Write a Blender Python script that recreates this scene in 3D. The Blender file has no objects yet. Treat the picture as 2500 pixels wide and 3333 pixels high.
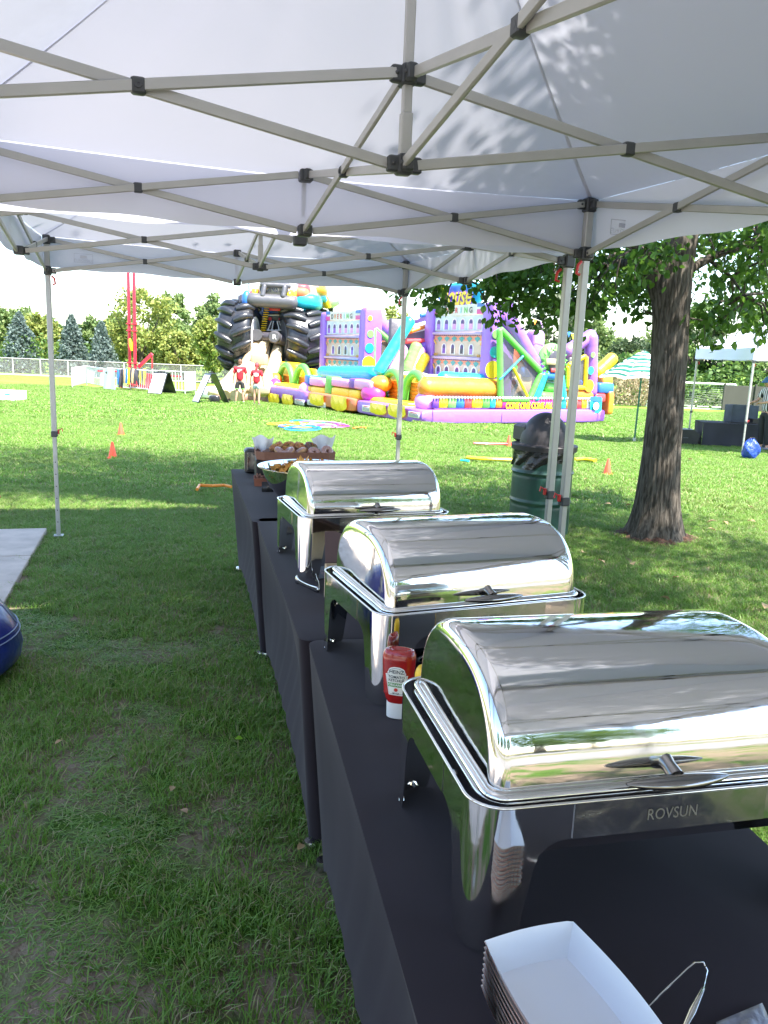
import bpy, bmesh, math, random
import numpy as np
from mathutils import Vector, Matrix
random.seed(7); RNG = np.random.default_rng(7)
S = bpy.context.scene; C = S.collection
R = math.radians

# ------------------------------------------------------------------ camera
FPX, PITCH, ROLL, CAMH = 2596.5, .1987, .0404, 1.614
cam_d = bpy.data.cameras.new('camera'); cam = bpy.data.objects.new('camera', cam_d); C.objects.link(cam)
cam_d.sensor_fit = 'VERTICAL'; cam_d.sensor_height = 36.0; cam_d.lens = 36.0*FPX/3333.0
cam_d.clip_start = .02; cam_d.clip_end = 2000
_f = Vector((0, math.cos(PITCH), -math.sin(PITCH))); _u0 = Vector((0, math.sin(PITCH), math.cos(PITCH))); _r0 = Vector((1, 0, 0))
_up = _u0*math.cos(ROLL) - _r0*math.sin(ROLL); _rt = _r0*math.cos(ROLL) + _u0*math.sin(ROLL)
cam.matrix_world = Matrix(((_rt.x, _up.x, -_f.x, 0), (_rt.y, _up.y, -_f.y, 0), (_rt.z, _up.z, -_f.z, CAMH), (0, 0, 0, 1)))
S.camera = cam
# ------------------------------------------------------------------ light
SUN_EL, SUN_AZ = R(60), R(134)           # azimuth clockwise from +Y
w = bpy.data.worlds.new('World'); S.world = w; w.use_nodes = True
nt = w.node_tree; bg = nt.nodes['Background']; sky = nt.nodes.new('ShaderNodeTexSky')
sky.sky_type = 'NISHITA'; sky.sun_disc = False; sky.sun_elevation = SUN_EL; sky.sun_rotation = SUN_AZ
sky.air_density = 1.0; sky.dust_density = .9; sky.ozone_density = 1.0
nt.links.new(sky.outputs[0], bg.inputs[0]); bg.inputs[1].default_value = .15
sd = bpy.data.lights.new('sun', 'SUN'); sd.energy = 4.6; sd.angle = R(.55); sd.color = (1, .95, .87)
so = bpy.data.objects.new('sun', sd); C.objects.link(so)
sv = Vector((math.sin(SUN_AZ)*math.cos(SUN_EL), math.cos(SUN_AZ)*math.cos(SUN_EL), math.sin(SUN_EL)))
so.rotation_euler = sv.to_track_quat('Z', 'Y').to_euler(); so.location = (0, 0, 30)
S.view_settings.view_transform = 'Standard'; S.view_settings.look = 'None'
S.view_settings.exposure = 2.0; S.view_settings.gamma = 1; S.view_settings.use_curve_mapping = False
S.render.engine = 'CYCLES'
try:
    S.cycles.max_bounces = 8; S.cycles.transparent_max_bounces = 24; S.cycles.caustics_reflective = False; S.cycles.caustics_refractive = False
except Exception: pass

# ------------------------------------------------------------------ geometry of the place
def zg(y):                                    # the lawn falls away gently beyond the tents
    t = (y-7)/1.5
    s = 1.5*(math.log1p(math.exp(t)) if t < 30 else t)
    if s > 75: s = 75 + 14*math.tanh((s-75)/14)
    return -.026*s
def ray(x, y):
    dx, dy = x-1250, y-1666.5
    c, s = math.cos(ROLL), math.sin(ROLL)
    X = dx*c+dy*s; U = dx*s-dy*c
    cp, sp = math.cos(PITCH), math.sin(PITCH)
    return (X, FPX*cp+U*sp, -FPX*sp+U*cp)
def on_z(x, y, z=0.0):
    r = ray(x, y); t = (z-CAMH)/r[2]; return Vector((r[0]*t, r[1]*t, z))
def on_y(x, y, Y):
    r = ray(x, y); t = Y/r[1]; return Vector((r[0]*t, Y, CAMH+r[2]*t))
def on_g(x, y):
    r = ray(x, y); lo, hi = .3, 300.0
    fn = lambda Y: CAMH+r[2]*Y/r[1]-zg(Y)
    for _ in range(60):
        m = (lo+hi)/2
        if fn(m) > 0: lo = m
        else: hi = m
    return Vector((r[0]*lo/r[1], lo, zg(lo)))
def px(p):
    X, Y, Z = p[0], p[1], p[2]-CAMH; c, s = math.cos(PITCH), math.sin(PITCH); d = Y*c-Z*s; U = Y*s+Z*c
    if d <= 0: return (-9e9, -9e9)
    x = FPX*X/d; y = -FPX*U/d; return (1250+x*math.cos(ROLL)-y*math.sin(ROLL), 1666.5+x*math.sin(ROLL)+y*math.cos(ROLL))

# ------------------------------------------------------------------ materials
MATS = {}
def mat(name, col, rough=.6, metal=0, var=0, vscale=8, bump=0, bscale=40, spec=.5, trans=0, coat=0, sheen=0, hsv=0, detail=5, coord='Object', bdist=.01, stretch=None, emis=None):
    if name in MATS: return MATS[name]
    m = bpy.data.materials.new(name); m.use_nodes = True; n = m.node_tree; L = n.links.new
    b = n.nodes['Principled BSDF']; MATS[name] = m
    b.inputs['Roughness'].default_value = rough; b.inputs['Metallic'].default_value = metal
    b.inputs['Specular IOR Level'].default_value = spec; b.inputs['Coat Weight'].default_value = coat; b.inputs['Coat Roughness'].default_value = .1
    b.inputs['Base Color'].default_value = (*col, 1)
    if sheen: b.inputs['Sheen Weight'].default_value = sheen
    tc = n.nodes.new('ShaderNodeTexCoord'); src = tc.outputs[coord]
    if stretch:
        mp = n.nodes.new('ShaderNodeMapping'); mp.inputs['Scale'].default_value = stretch; L(src, mp.inputs[0]); src = mp.outputs[0]
    if var:
        t = n.nodes.new('ShaderNodeTexNoise'); t.inputs['Scale'].default_value = vscale; t.inputs['Detail'].default_value = detail; L(src, t.inputs[0])
        mx = n.nodes.new('ShaderNodeMix'); mx.data_type = 'RGBA'
        mx.inputs[6].default_value = (*[max(0, c*(1-var)) for c in col], 1); mx.inputs[7].default_value = (*[min(1, c*(1+var)) for c in col], 1)
        rp = n.nodes.new('ShaderNodeMapRange'); rp.inputs[1].default_value = .3; rp.inputs[2].default_value = .7; L(t.outputs[0], rp.inputs[0])
        L(rp.outputs[0], mx.inputs[0]); L(mx.outputs[2], b.inputs['Base Color'])
    if bump:
        t2 = n.nodes.new('ShaderNodeTexNoise'); t2.inputs['Scale'].default_value = bscale; t2.inputs['Detail'].default_value = 4; L(src, t2.inputs[0])
        bp = n.nodes.new('ShaderNodeBump'); bp.inputs['Strength'].default_value = bump; bp.inputs['Distance'].default_value = bdist
        L(t2.outputs[0], bp.inputs['Height']); L(bp.outputs[0], b.inputs['Normal'])
    if trans:
        tr = n.nodes.new('ShaderNodeBsdfTranslucent'); ms = n.nodes.new('ShaderNodeMixShader'); ms.inputs[0].default_value = trans
        if var: L(mx.outputs[2], tr.inputs[0])
        else: tr.inputs[0].default_value = (*col, 1)
        out = n.nodes['Material Output']; L(b.outputs[0], ms.inputs[1]); L(tr.outputs[0], ms.inputs[2]); L(ms.outputs[0], out.inputs[0])
    return m
def flat(name, r, g, b_, rough=.45, **k): return mat(name, (r, g, b_), rough, var=k.pop('var', .12), vscale=k.pop('vscale', 3), **k)

# ------------------------------------------------------------------ mesh builder
class MB:
    def __init__(s): s.v = []; s.f = []; s.m = []; s.mi = 0
    def add(s, vs, fs, mi=None):
        o = len(s.v); s.v += [tuple(p) for p in vs]; s.f += [tuple(i+o for i in f) for f in fs]; s.m += [s.mi if mi is None else mi]*len(fs); return s
    def box(s, c, d, rz=0, M=None, mi=None, bev=0):
        x, y, z = d[0]/2, d[1]/2, d[2]/2
        if bev:
            b = min(bev, x*.45, y*.45, z*.45); vs = []
            for sz, q in ((-1, 1), (-1, 0), (1, 0), (1, 1)):
                zz = sz*z if q else sz*(z-b); i = b if q else 0; X, Y = x-i, y-i
                for p_, r_ in ((-1, -1), (1, -1), (1, 1), (-1, 1)):
                    A_, B_ = (p_*X, r_*(Y-b), zz), (p_*(X-b), r_*Y, zz)
                    vs += [A_, B_] if p_*r_ > 0 else [B_, A_]
            n = 8; fs = [tuple(range(n))[::-1], tuple(range(3*n, 4*n))]
            for k in range(3): fs += [(k*n+i, k*n+(i+1) % n, (k+1)*n+(i+1) % n, (k+1)*n+i) for i in range(n)]
        else:
            vs = [(a*x, b_*y, c_*z) for c_ in (-1, 1) for a, b_ in ((-1, -1), (1, -1), (1, 1), (-1, 1))]
            fs = [(3, 2, 1, 0), (4, 5, 6, 7), (0, 1, 5, 4), (1, 2, 6, 5), (2, 3, 7, 6), (3, 0, 4, 7)]
        A = Matrix.Translation(Vector(c)) @ (M.to_4x4() if M else Matrix.Rotation(rz, 4, 'Z'))
        return s.add([A @ Vector(p) for p in vs], fs, mi)
    def bar(s, p, q, wd, h, up=(0, 0, 1), mi=None, bev=.003):
        p, q = Vector(p), Vector(q); d = q-p; L = d.length; d.normalize(); u = Vector(up)
        sd_ = d.cross(u); sd_.normalize(); u = sd_.cross(d)
        M = Matrix((sd_, d, u)).transposed()
        return s.box((p+q)/2, (wd, L, h), M=M, mi=mi, bev=bev)
    def tube(s, pts, r, n=10, mi=None, cap=True, closed=False, flatz=1):
        pts = [Vector(p) for p in pts]; k = len(pts); rs = r if hasattr(r, '__len__') else [r]*k
        vs = []; fs = []; up = None
        for i, p in enumerate(pts):
            if closed: t = pts[(i+1) % k]-pts[i-1]
            else: t = pts[min(i+1, k-1)]-pts[max(i-1, 0)]
            t.normalize()
            if up is None:
                up = Vector((0, 0, 1)) if abs(t.z) < .9 else Vector((0, 1, 0))
            a = t.cross(up)
            if a.length < 1e-6: a = t.orthogonal()
            a.normalize(); up = a.cross(t); up.normalize()
            for j in range(n):
                th = 2*math.pi*j/n; vs.append(p+a*rs[i]*math.cos(th)+up*rs[i]*math.sin(th)*flatz)
        kk = k if closed else k-1
        for i in range(kk):
            for j in range(n):
                a0, a1 = i*n+j, i*n+(j+1) % n; b0, b1 = ((i+1) % k)*n+j, ((i+1) % k)*n+(j+1) % n; fs.append((a0, b0, b1, a1)[::-1])
        if cap and not closed: fs += [tuple(range(n)), tuple(range((k-1)*n, k*n))[::-1]]
        return s.add(vs, fs, mi)
    def lathe(s, prof, n=24, c=(0, 0, 0), M=None, mi=None, sx=1, sy=1):
        vs = []; fs = []
        for r, z in prof:
            for j in range(n): th = 2*math.pi*j/n; vs.append(Vector((r*sx*math.cos(th), r*sy*math.sin(th), z)))
        for i in range(len(prof)-1):
            for j in range(n): fs.append((i*n+j, i*n+(j+1) % n, (i+1)*n+(j+1) % n, (i+1)*n+j))
        if prof[0][0] > 1e-4: fs.append(tuple(range(n))[::-1])
        if prof[-1][0] > 1e-4: fs.append(tuple(range((len(prof)-1)*n, len(prof)*n)))
        A = Matrix.Translation(Vector(c)) @ (M.to_4x4() if M else Matrix.Identity(4))
        return s.add([A @ p for p in vs], fs, mi)
    def ball(s, c, r, n=16, m=10, M=None, mi=None):
        r = r if hasattr(r, '__len__') else (r, r, r); pr = [(max(math.sin(math.pi*i/m), 0), -math.cos(math.pi*i/m)) for i in range(m+1)]
        vs = []; fs = []
        for a, z in pr:
            for j in range(n): th = 2*math.pi*j/n; vs.append(Vector((a*math.cos(th)*r[0], a*math.sin(th)*r[1], z*r[2])))
        for i in range(m):
            for j in range(n): fs.append((i*n+j, i*n+(j+1) % n, (i+1)*n+(j+1) % n, (i+1)*n+j))
        A = Matrix.Translation(Vector(c)) @ (M.to_4x4() if M else Matrix.Identity(4))
        return s.add([A @ p for p in vs], fs, mi)
    def grid(s, fn, nu, nv, mi=None, cu=False):
        vs = [fn(i/(nu if cu else nu), j/nv) for j in range(nv+1) for i in range(nu if cu else nu+1)]; w_ = nu if cu else nu+1
        fs = [(j*w_+i, j*w_+(i+1) % w_, (j+1)*w_+(i+1) % w_, (j+1)*w_+i) for j in range(nv) for i in range(nu)]
        return s.add(vs, fs, mi)
    def prism(s, poly, d, M, mi=None):            # poly in local xz, extruded along local y by d
        n = len(poly); vs = [M @ Vector((a, -d/2, b)) for a, b in poly]+[M @ Vector((a, d/2, b)) for a, b in poly]
        fs = [tuple(range(n)), tuple(range(n, 2*n))[::-1]]+[(i, i+n, (i+1) % n+n, (i+1) % n) for i in range(n)]
        return s.add(vs, fs, mi)
    def mesh(s, name, mats, smooth=True, ang=40):
        me = bpy.data.meshes.new(name); me.from_pydata(s.v, [], s.f)
        for m in (mats if isinstance(mats, (list, tuple)) else [mats]): me.materials.append(m)
        if any(s.m): me.polygons.foreach_set('material_index', s.m)
        bm = bmesh.new(); bm.from_mesh(me); bmesh.ops.remove_doubles(bm, verts=bm.verts, dist=1e-5)
        bmesh.ops.recalc_face_normals(bm, faces=bm.faces)
        if smooth:
            for f in bm.faces: f.smooth = True
            a = math.radians(ang)
            for e in bm.edges:
                if len(e.link_faces) == 2 and e.calc_face_angle(0) > a: e.smooth = False
        bm.to_mesh(me); bm.free(); return me
    def obj(s, name, mats, parent=None, smooth=True, ang=40):
        o = bpy.data.objects.new(name, s.mesh(name, mats, smooth, ang)); C.objects.link(o)
        if parent: o.parent = parent
        return o
def tag(o, label=None, cat=None, group=None, kind=None):
    if label: o['label'] = label
    if cat: o['category'] = cat
    if group: o['group'] = group
    if kind: o['kind'] = kind
    return o
def thing(name, label, cat, loc=(0, 0, 0), rz=0, group=None):
    o = bpy.data.objects.new(name, None); C.objects.link(o); o.empty_display_size = .1
    o.location = loc; o.rotation_euler = (0, 0, rz); return tag(o, label, cat, group)
def kids(o, _c={}):
    return [x for x in C.objects if x.parent == o]
def dup(o, loc, rz=None, label=None, group=None, tree=None):
    tree = tree or [(c, kids(c)) for c in kids(o)]
    r = o.copy(); C.objects.link(r); r.location = loc
    if rz is not None: r.rotation_euler = (0, 0, rz)
    if label: r['label'] = label
    if group: r['group'] = group
    for c, gs in tree:
        c2 = c.copy(); C.objects.link(c2); c2.parent = r
        for g in gs: g2 = g.copy(); C.objects.link(g2); g2.parent = c2
    return r
def inst(name, me, parent, loc=(0, 0, 0), M=None):
    o = bpy.data.objects.new(name, me); C.objects.link(o); o.parent = parent
    if M is not None: o.matrix_local = M
    else: o.location = loc
    return o
def text_mesh(txt, size=1, extrude=0, bold=0, shear=0, space=1):
    cu = bpy.data.curves.new('lettering', 'FONT'); cu.body = txt; cu.size = size; cu.extrude = extrude; cu.offset = bold; cu.align_x = 'CENTER'; cu.align_y = 'CENTER'; cu.shear = shear; cu.space_character = space; cu.resolution_u = 3
    o = bpy.data.objects.new('lettering', cu); C.objects.link(o); dg = bpy.context.evaluated_depsgraph_get(); dg.update()
    me = bpy.data.meshes.new_from_object(o.evaluated_get(dg)); bpy.data.objects.remove(o); bpy.data.curves.remove(cu); return me
def text_obj(name, txt, size, m, parent, fn=None, M=None, **k):
    me = text_mesh(txt, size, **k); me.materials.clear(); me.materials.append(m)
    for v in me.vertices:
        if fn: v.co = fn(v.co.x, v.co.y, v.co.z)
        elif M is not None: v.co = M @ v.co
    me.name = name; o = bpy.data.objects.new(name, me); C.objects.link(o)
    if parent: o.parent = parent
    return o
def raw_mesh(name, V, F, mats, quads=True, cols=None, smooth=False):
    """V (n,3) float, F (m,k) int arrays"""
    me = bpy.data.meshes.new(name); me.vertices.add(len(V)); me.vertices.foreach_set('co', np.asarray(V, np.float32).ravel())
    k = F.shape[1]; me.loops.add(F.size); me.loops.foreach_set('vertex_index', F.astype(np.int32).ravel())
    me.polygons.add(len(F)); me.polygons.foreach_set('loop_start', np.arange(0, F.size, k, dtype=np.int32)); me.polygons.foreach_set('loop_total', np.full(len(F), k, np.int32))
    if cols is not None:
        at = me.attributes.new('tint', 'FLOAT', 'POINT'); at.data.foreach_set('value', np.asarray(cols, np.float32))
    for m in (mats if isinstance(mats, (list, tuple)) else [mats]): me.materials.append(m)
    if smooth: me.polygons.foreach_set('use_smooth', np.ones(len(F), bool))
    me.update(); me.validate(); return me
def skin(name, nodes, edges, m, parent, sub=1):
    """nodes: list of (x,y,z,rx,ry)"""
    me = bpy.data.meshes.new(name); me.from_pydata([n[:3] for n in nodes], edges, []); me.materials.append(m)
    o = bpy.data.objects.new(name, me); C.objects.link(o)
    if parent: o.parent = parent
    md = o.modifiers.new('skin', 'SKIN'); md.use_smooth_shade = True
    for i, n in enumerate(nodes): sv_ = me.skin_vertices[0].data[i]; sv_.radius = (n[3], n[4] if len(n) > 4 else n[3]); sv_.use_root = (i == 0)
    s_ = o.modifiers.new('sub', 'SUBSURF'); s_.levels = sub; s_.render_levels = sub
    dg = bpy.context.evaluated_depsgraph_get(); dg.update(); me2 = bpy.data.meshes.new_from_object(o.evaluated_get(dg)); me2.name = name
    if not me2.materials: me2.materials.append(m)
    o.modifiers.clear(); o.data = me2
    return o

# palette
chrome = mat('polished_steel', (.82, .81, .79), .045, 1, bump=.05, bscale=5, bdist=.02)
def smudge(m, lo, hi, sc=14):                     # fingerprints, haze and dried water on the steel
    n = m.node_tree; L = n.links.new; tc = n.nodes.new('ShaderNodeTexCoord'); t = n.nodes.new('ShaderNodeTexNoise'); t.inputs['Scale'].default_value = sc; t.inputs['Detail'].default_value = 8; t.inputs['Roughness'].default_value = .7; t.inputs['Distortion'].default_value = .8
    r_ = n.nodes.new('ShaderNodeMapRange'); r_.inputs[1].default_value = .42; r_.inputs[2].default_value = .72; r_.inputs[3].default_value = lo; r_.inputs[4].default_value = hi; L(tc.outputs['Object'], t.inputs[0]); L(t.outputs[0], r_.inputs[0]); L(r_.outputs[0], n.nodes['Principled BSDF'].inputs['Roughness'])
smudge(chrome, .035, .13)
chrome_s = mat('brushed_steel', (.62, .62, .61), .2, 1, bump=.04, bscale=9, bdist=.02)
smudge(chrome_s, .12, .3, 20)
darksteel = mat('dark_handle_steel', (.3, .29, .28), .16, 1)
frame_m = mat('painted_grey_tube', (.42, .42, .40), .38, .25, var=.06, bump=.02, bscale=200)
joint_m = mat('dark_plastic_joint', (.05, .055, .06), .45, var=.1)
red_m = mat('red_plastic', (.6, .03, .03), .35, var=.1)
black_m = mat('black_plastic', (.018, .018, .02), .4, var=.2)
white_m = mat('white_plastic', (.8, .8, .8), .4)
paper_m = mat('white_paper', (.8, .82, .86), .7, trans=.15)
# ================================================================== GROUND
def lawn_mat(name, blade):
    m = bpy.data.materials.new(name); m.use_nodes = True; n = m.node_tree; L = n.links.new; b = n.nodes['Principled BSDF']
    g = n.nodes.new('ShaderNodeNewGeometry')
    def noise(sc, det=3):
        t = n.nodes.new('ShaderNodeTexNoise'); t.inputs['Scale'].default_value = sc; t.inputs['Detail'].default_value = det; L(g.outputs['Position'], t.inputs[0]); return t.outputs[0]
    def mixc(a, b_, f, lo=.35, hi=.65):
        r = n.nodes.new('ShaderNodeMapRange'); r.inputs[1].default_value = lo; r.inputs[2].default_value = hi; L(f, r.inputs[0])
        x = n.nodes.new('ShaderNodeMix'); x.data_type = 'RGBA'; L(r.outputs[0], x.inputs[0])
        for k, c in ((6, a), (7, b_)):
            if isinstance(c, tuple): x.inputs[k].default_value = (*c, 1)
            else: L(c, x.inputs[k])
        return x.outputs[2]
    if blade:
        at = n.nodes.new('ShaderNodeAttribute'); at.attribute_name = 'tint'
        c = mixc((.108, .246, .028), (.165, .33, .04), noise(.9), .3, .7)
        c = mixc(c, (.245, .38, .085), at.outputs['Fac'], .45, 1.0)
        c = mixc((.42, .35, .20), c, at.outputs['Fac'], .07, .20)
        c = mixc(c, (.19, .27, .06), noise(.33, 4), .57, .75)
        b.inputs['Roughness'].default_value = .42; b.inputs['Specular IOR Level'].default_value = .4
        tr = n.nodes.new('ShaderNodeBsdfTranslucent'); ms = n.nodes.new('ShaderNodeMixShader'); ms.inputs[0].default_value = .38
        L(c, b.inputs['Base Color']); L(c, tr.inputs[0]); L(b.outputs[0], ms.inputs[1]); L(tr.outputs[0], ms.inputs[2]); L(ms.outputs[0], n.nodes['Material Output'].inputs[0])
    else:
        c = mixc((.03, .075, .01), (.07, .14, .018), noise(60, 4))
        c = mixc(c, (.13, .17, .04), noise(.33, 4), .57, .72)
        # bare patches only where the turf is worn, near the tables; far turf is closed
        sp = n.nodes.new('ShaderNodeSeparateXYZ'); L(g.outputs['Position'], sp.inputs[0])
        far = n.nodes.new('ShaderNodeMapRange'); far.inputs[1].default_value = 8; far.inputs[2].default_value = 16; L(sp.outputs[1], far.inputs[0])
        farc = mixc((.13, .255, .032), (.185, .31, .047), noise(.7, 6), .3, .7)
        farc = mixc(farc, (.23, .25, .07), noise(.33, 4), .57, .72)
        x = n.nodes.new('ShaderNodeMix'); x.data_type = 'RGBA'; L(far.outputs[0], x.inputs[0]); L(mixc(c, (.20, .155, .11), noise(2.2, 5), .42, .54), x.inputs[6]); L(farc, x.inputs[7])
        L(x.outputs[2], b.inputs['Base Color']); b.inputs['Roughness'].default_value = .9; b.inputs['Specular IOR Level'].default_value = .1
        bp = n.nodes.new('ShaderNodeBump'); bp.inputs['Strength'].default_value = .8; bp.inputs['Distance'].default_value = .05; L(noise(18, 6), bp.inputs['Height']); L(bp.outputs[0], b.inputs['Normal'])
    return m
ys = [-60, -30, -15, -6, -2, 0]+[i*.5 for i in range(1, 40)]+[20+i*2 for i in range(0, 50)]+[120, 140, 170, 220, 320, 600]
mb = MB(); xs = [-500, -200, -100, -60, -40, -25, -15, -8, -4, 0, 4, 8, 15, 25, 40, 60, 100, 200, 500]
mb.add([(x, y, zg(y)) for y in ys for x in xs], [(j*len(xs)+i, j*len(xs)+i+1, (j+1)*len(xs)+i+1, (j+1)*len(xs)+i) for j in range(len(ys)-1) for i in range(len(xs)-1)])
tag(mb.obj('lawn_ground', lawn_mat('turf', False)), kind='structure')

# concrete slab: two visible panels with a joint
conc = mat('pale_concrete', (.47, .40, .34), .85, var=.16, vscale=6, bump=.25, bscale=120)
slabroot = bpy.data.objects.new('concrete_pavement', None); C.objects.link(slabroot); slabroot['kind'] = 'structure'
p_tr, p_br = on_z(152, 1728), on_z(12, 1975)
ed = (p_br-p_tr); ed.z = 0; ed.normalize(); lf = Vector((ed.y, -ed.x, 0)); 
if lf.x > 0: lf = -lf
jt = on_z(105, 1818)
L1 = (jt-p_tr).dot(ed)
def slab(d0, d1, w0=0, w1=1.6):
    a, b_ = p_tr+ed*d0+lf*w0, p_tr+ed*d1+lf*w0; c_, d_ = p_tr+ed*d1+lf*w1, p_tr+ed*d0+lf*w1
    m = MB(); h = .025; q = .006; cen = (a+b_+c_+d_)/4
    tops = [p+(cen-p).normalized()*q for p in (a, b_, c_, d_)]
    vs = [(p.x, p.y, -.05) for p in (a, b_, c_, d_)]+[(p.x, p.y, h-q) for p in (a, b_, c_, d_)]+[(p.x, p.y, h) for p in tops]
    fs = [(i, (i+1) % 4, 4+(i+1) % 4, 4+i) for i in range(4)]+[(4+i, 4+(i+1) % 4, 8+(i+1) % 4, 8+i) for i in range(4)]+[(8, 9, 10, 11)]
    m.add(vs, fs); return m.obj('panel', conc, slabroot, smooth=False)
for d0, d1 in ((0, L1-.006), (L1+.006, L1*2+.9), (L1*2+.912, L1*3+2.3), (L1*3+2.312, L1*4+3.8), (L1*4+3.812, L1*5+5.4)):
    slab(d0, d1); slab(d0, d1, 1.612, 3.2)
slab_poly = [p_tr, p_tr+ed*9, p_tr+ed*9+lf*3.2, p_tr+lf*3.2]
def in_slab(x, y):
    d = Vector((x, y, 0))-p_tr; return -.0 < d.dot(ed) < 9.2 and .02 < d.dot(lf) < 3.25
# stand-in road and pavement added behind the camera for the steel to mirror, and dirt path at the far fence
asph = mat('asphalt', (.16, .155, .15), .9, var=.2, vscale=4, bump=.3, bscale=60)
m = MB(); m.box((0, -14, -.02), (160, 6, .06)); m.box((0, -5.2, -.03), (40, 4.6, .1)); tag(m.obj('road', asph, smooth=False), kind='structure')
dirt = mat('pale_dirt', (.5, .42, .3), .95, var=.2, vscale=1.2, bump=.3, bscale=20)
m = MB()
def strip(x0, ya, x1, yb, wd):
    n = 24
    for i in range(n):
        t0, t1 = i/n, (i+1)/n; P = []
        for t, s_ in ((t0, 0), (t1, 0), (t1, 1), (t0, 1)):
            x = x0+(x1-x0)*t; y = ya+(yb-ya)*t+s_*wd; P.append((x, y, zg(y)+.03))
        m.add(P, [(0, 1, 2, 3)])
strip(-60, 66, 60, 70, 5); tag(m.obj('dirt_path', dirt), kind='structure')

# ---- grass: patches of blades instanced on a jittered grid
def blades(n, size, hmin, hmax, wd, lean):
    b = RNG.random((n, 2))*size-size/2; h = RNG.uniform(hmin, hmax, n); a = RNG.uniform(0, 2*np.pi, n); l = RNG.uniform(.1, lean, n)*h
    wa = a+np.pi/2+RNG.normal(0, .4, n); dx, dy = np.cos(a)*l, np.sin(a)*l; wx, wy = np.cos(wa)*wd/2, np.sin(wa)*wd/2
    z = np.zeros(n)
    P = np.stack([np.stack([b[:, 0]-wx, b[:, 1]-wy, z-.004], 1), np.stack([b[:, 0]+wx, b[:, 1]+wy, z-.004], 1),
                  np.stack([b[:, 0]+dx*.4+wx*.8, b[:, 1]+dy*.4+wy*.8, h*.6], 1), np.stack([b[:, 0]+dx*.4-wx*.8, b[:, 1]+dy*.4-wy*.8, h*.6], 1),
                  np.stack([b[:, 0]+dx+wx*.1, b[:, 1]+dy+wy*.1, h*.92], 1), np.stack([b[:, 0]+dx-wx*.1, b[:, 1]+dy-wy*.1, h*.9], 1)], 1).reshape(-1, 3)
    i = np.arange(n)*6; F = np.concatenate([np.stack([i, i+1, i+2, i+3], 1), np.stack([i+3, i+2, i+4, i+5], 1)])
    return P, F, np.repeat(RNG.random(n), 6)
gm = lawn_mat('grass_blades', True)
WORN = [(*on_z(a, b)[:2], r_) for a, b, r_ in ((330, 2680, .26), (200, 2620, .18), (690, 2640, .16), (120, 3150, .28), (640, 2450, .16), (300, 2480, .2), (920, 2880, .12), (480, 2330, .2), (560, 2800, .14), (900, 2130, .14), (560, 1850, .2), (700, 1850, .12), (0, 3230, .2))]
def grass_field(name, srcs, pts, rots, scl, idx, label):
    me = bpy.data.meshes.new(name); me.vertices.add(len(pts)); me.vertices.foreach_set('co', np.asarray(pts, np.float32).ravel())
    a = me.attributes.new('rot', 'FLOAT_VECTOR', 'POINT'); a.data.foreach_set('vector', np.asarray(rots, np.float32).ravel())
    a = me.attributes.new('scl', 'FLOAT_VECTOR', 'POINT'); a.data.foreach_set('vector', np.asarray(scl, np.float32).ravel())
    a = me.attributes.new('pick', 'INT', 'POINT'); a.data.foreach_set('value', np.asarray(idx, np.int32))
    me.materials.append(gm)
    o = bpy.data.objects.new(name, me); C.objects.link(o); tag(o, kind='stuff')
    o['label'] = label; o['category'] = 'grass'
    ng = bpy.data.node_groups.new(name, 'GeometryNodeTree'); ng.interface.new_socket('Geometry', in_out='INPUT', socket_type='NodeSocketGeometry'); ng.interface.new_socket('Geometry', in_out='OUTPUT', socket_type='NodeSocketGeometry')
    N = ng.nodes; gi = N.new('NodeGroupInput'); go = N.new('NodeGroupOutput'); ip = N.new('GeometryNodeInstanceOnPoints'); jn = N.new('GeometryNodeJoinGeometry')
    for s_ in srcs:
        oi = N.new('GeometryNodeObjectInfo'); oi.inputs[0].default_value = s_; oi.inputs[1].default_value = True; ng.links.new(oi.outputs['Geometry'], jn.inputs[0])
    def at(nm, t):
        x = N.new('GeometryNodeInputNamedAttribute'); x.data_type = t; x.inputs[0].default_value = nm; return x.outputs[0]
    ng.links.new(gi.outputs[0], ip.inputs['Points']); ng.links.new(jn.outputs[0], ip.inputs['Instance']); ip.inputs['Pick Instance'].default_value = True
    ng.links.new(at('pick', 'INT'), ip.inputs['Instance Index']); ng.links.new(at('rot', 'FLOAT_VECTOR'), ip.inputs['Rotation']); ng.links.new(at('scl', 'FLOAT_VECTOR'), ip.inputs['Scale'])
    ng.links.new(ip.outputs[0], go.inputs[0]); md = o.modifiers.new('scatter', 'NODES'); md.node_group = ng
    return o
def srcs(k, *a):
    r = []
    for i in range(k):
        P, F, T = blades(*a); r.append(bpy.data.objects.new('grass_tuft', raw_mesh('grass_tuft', P, F, gm, cols=T)))
    return r
def vnoise(x, y, s, seed=0):                      # cheap smooth value noise
    x, y = x*s+seed*13.7, y*s-seed*7.1
    return .5+.25*(np.sin(x*1.7+np.sin(y*2.3+seed))+np.sin(y*1.9+1.3*np.sin(x*1.1)+2*seed))
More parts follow.
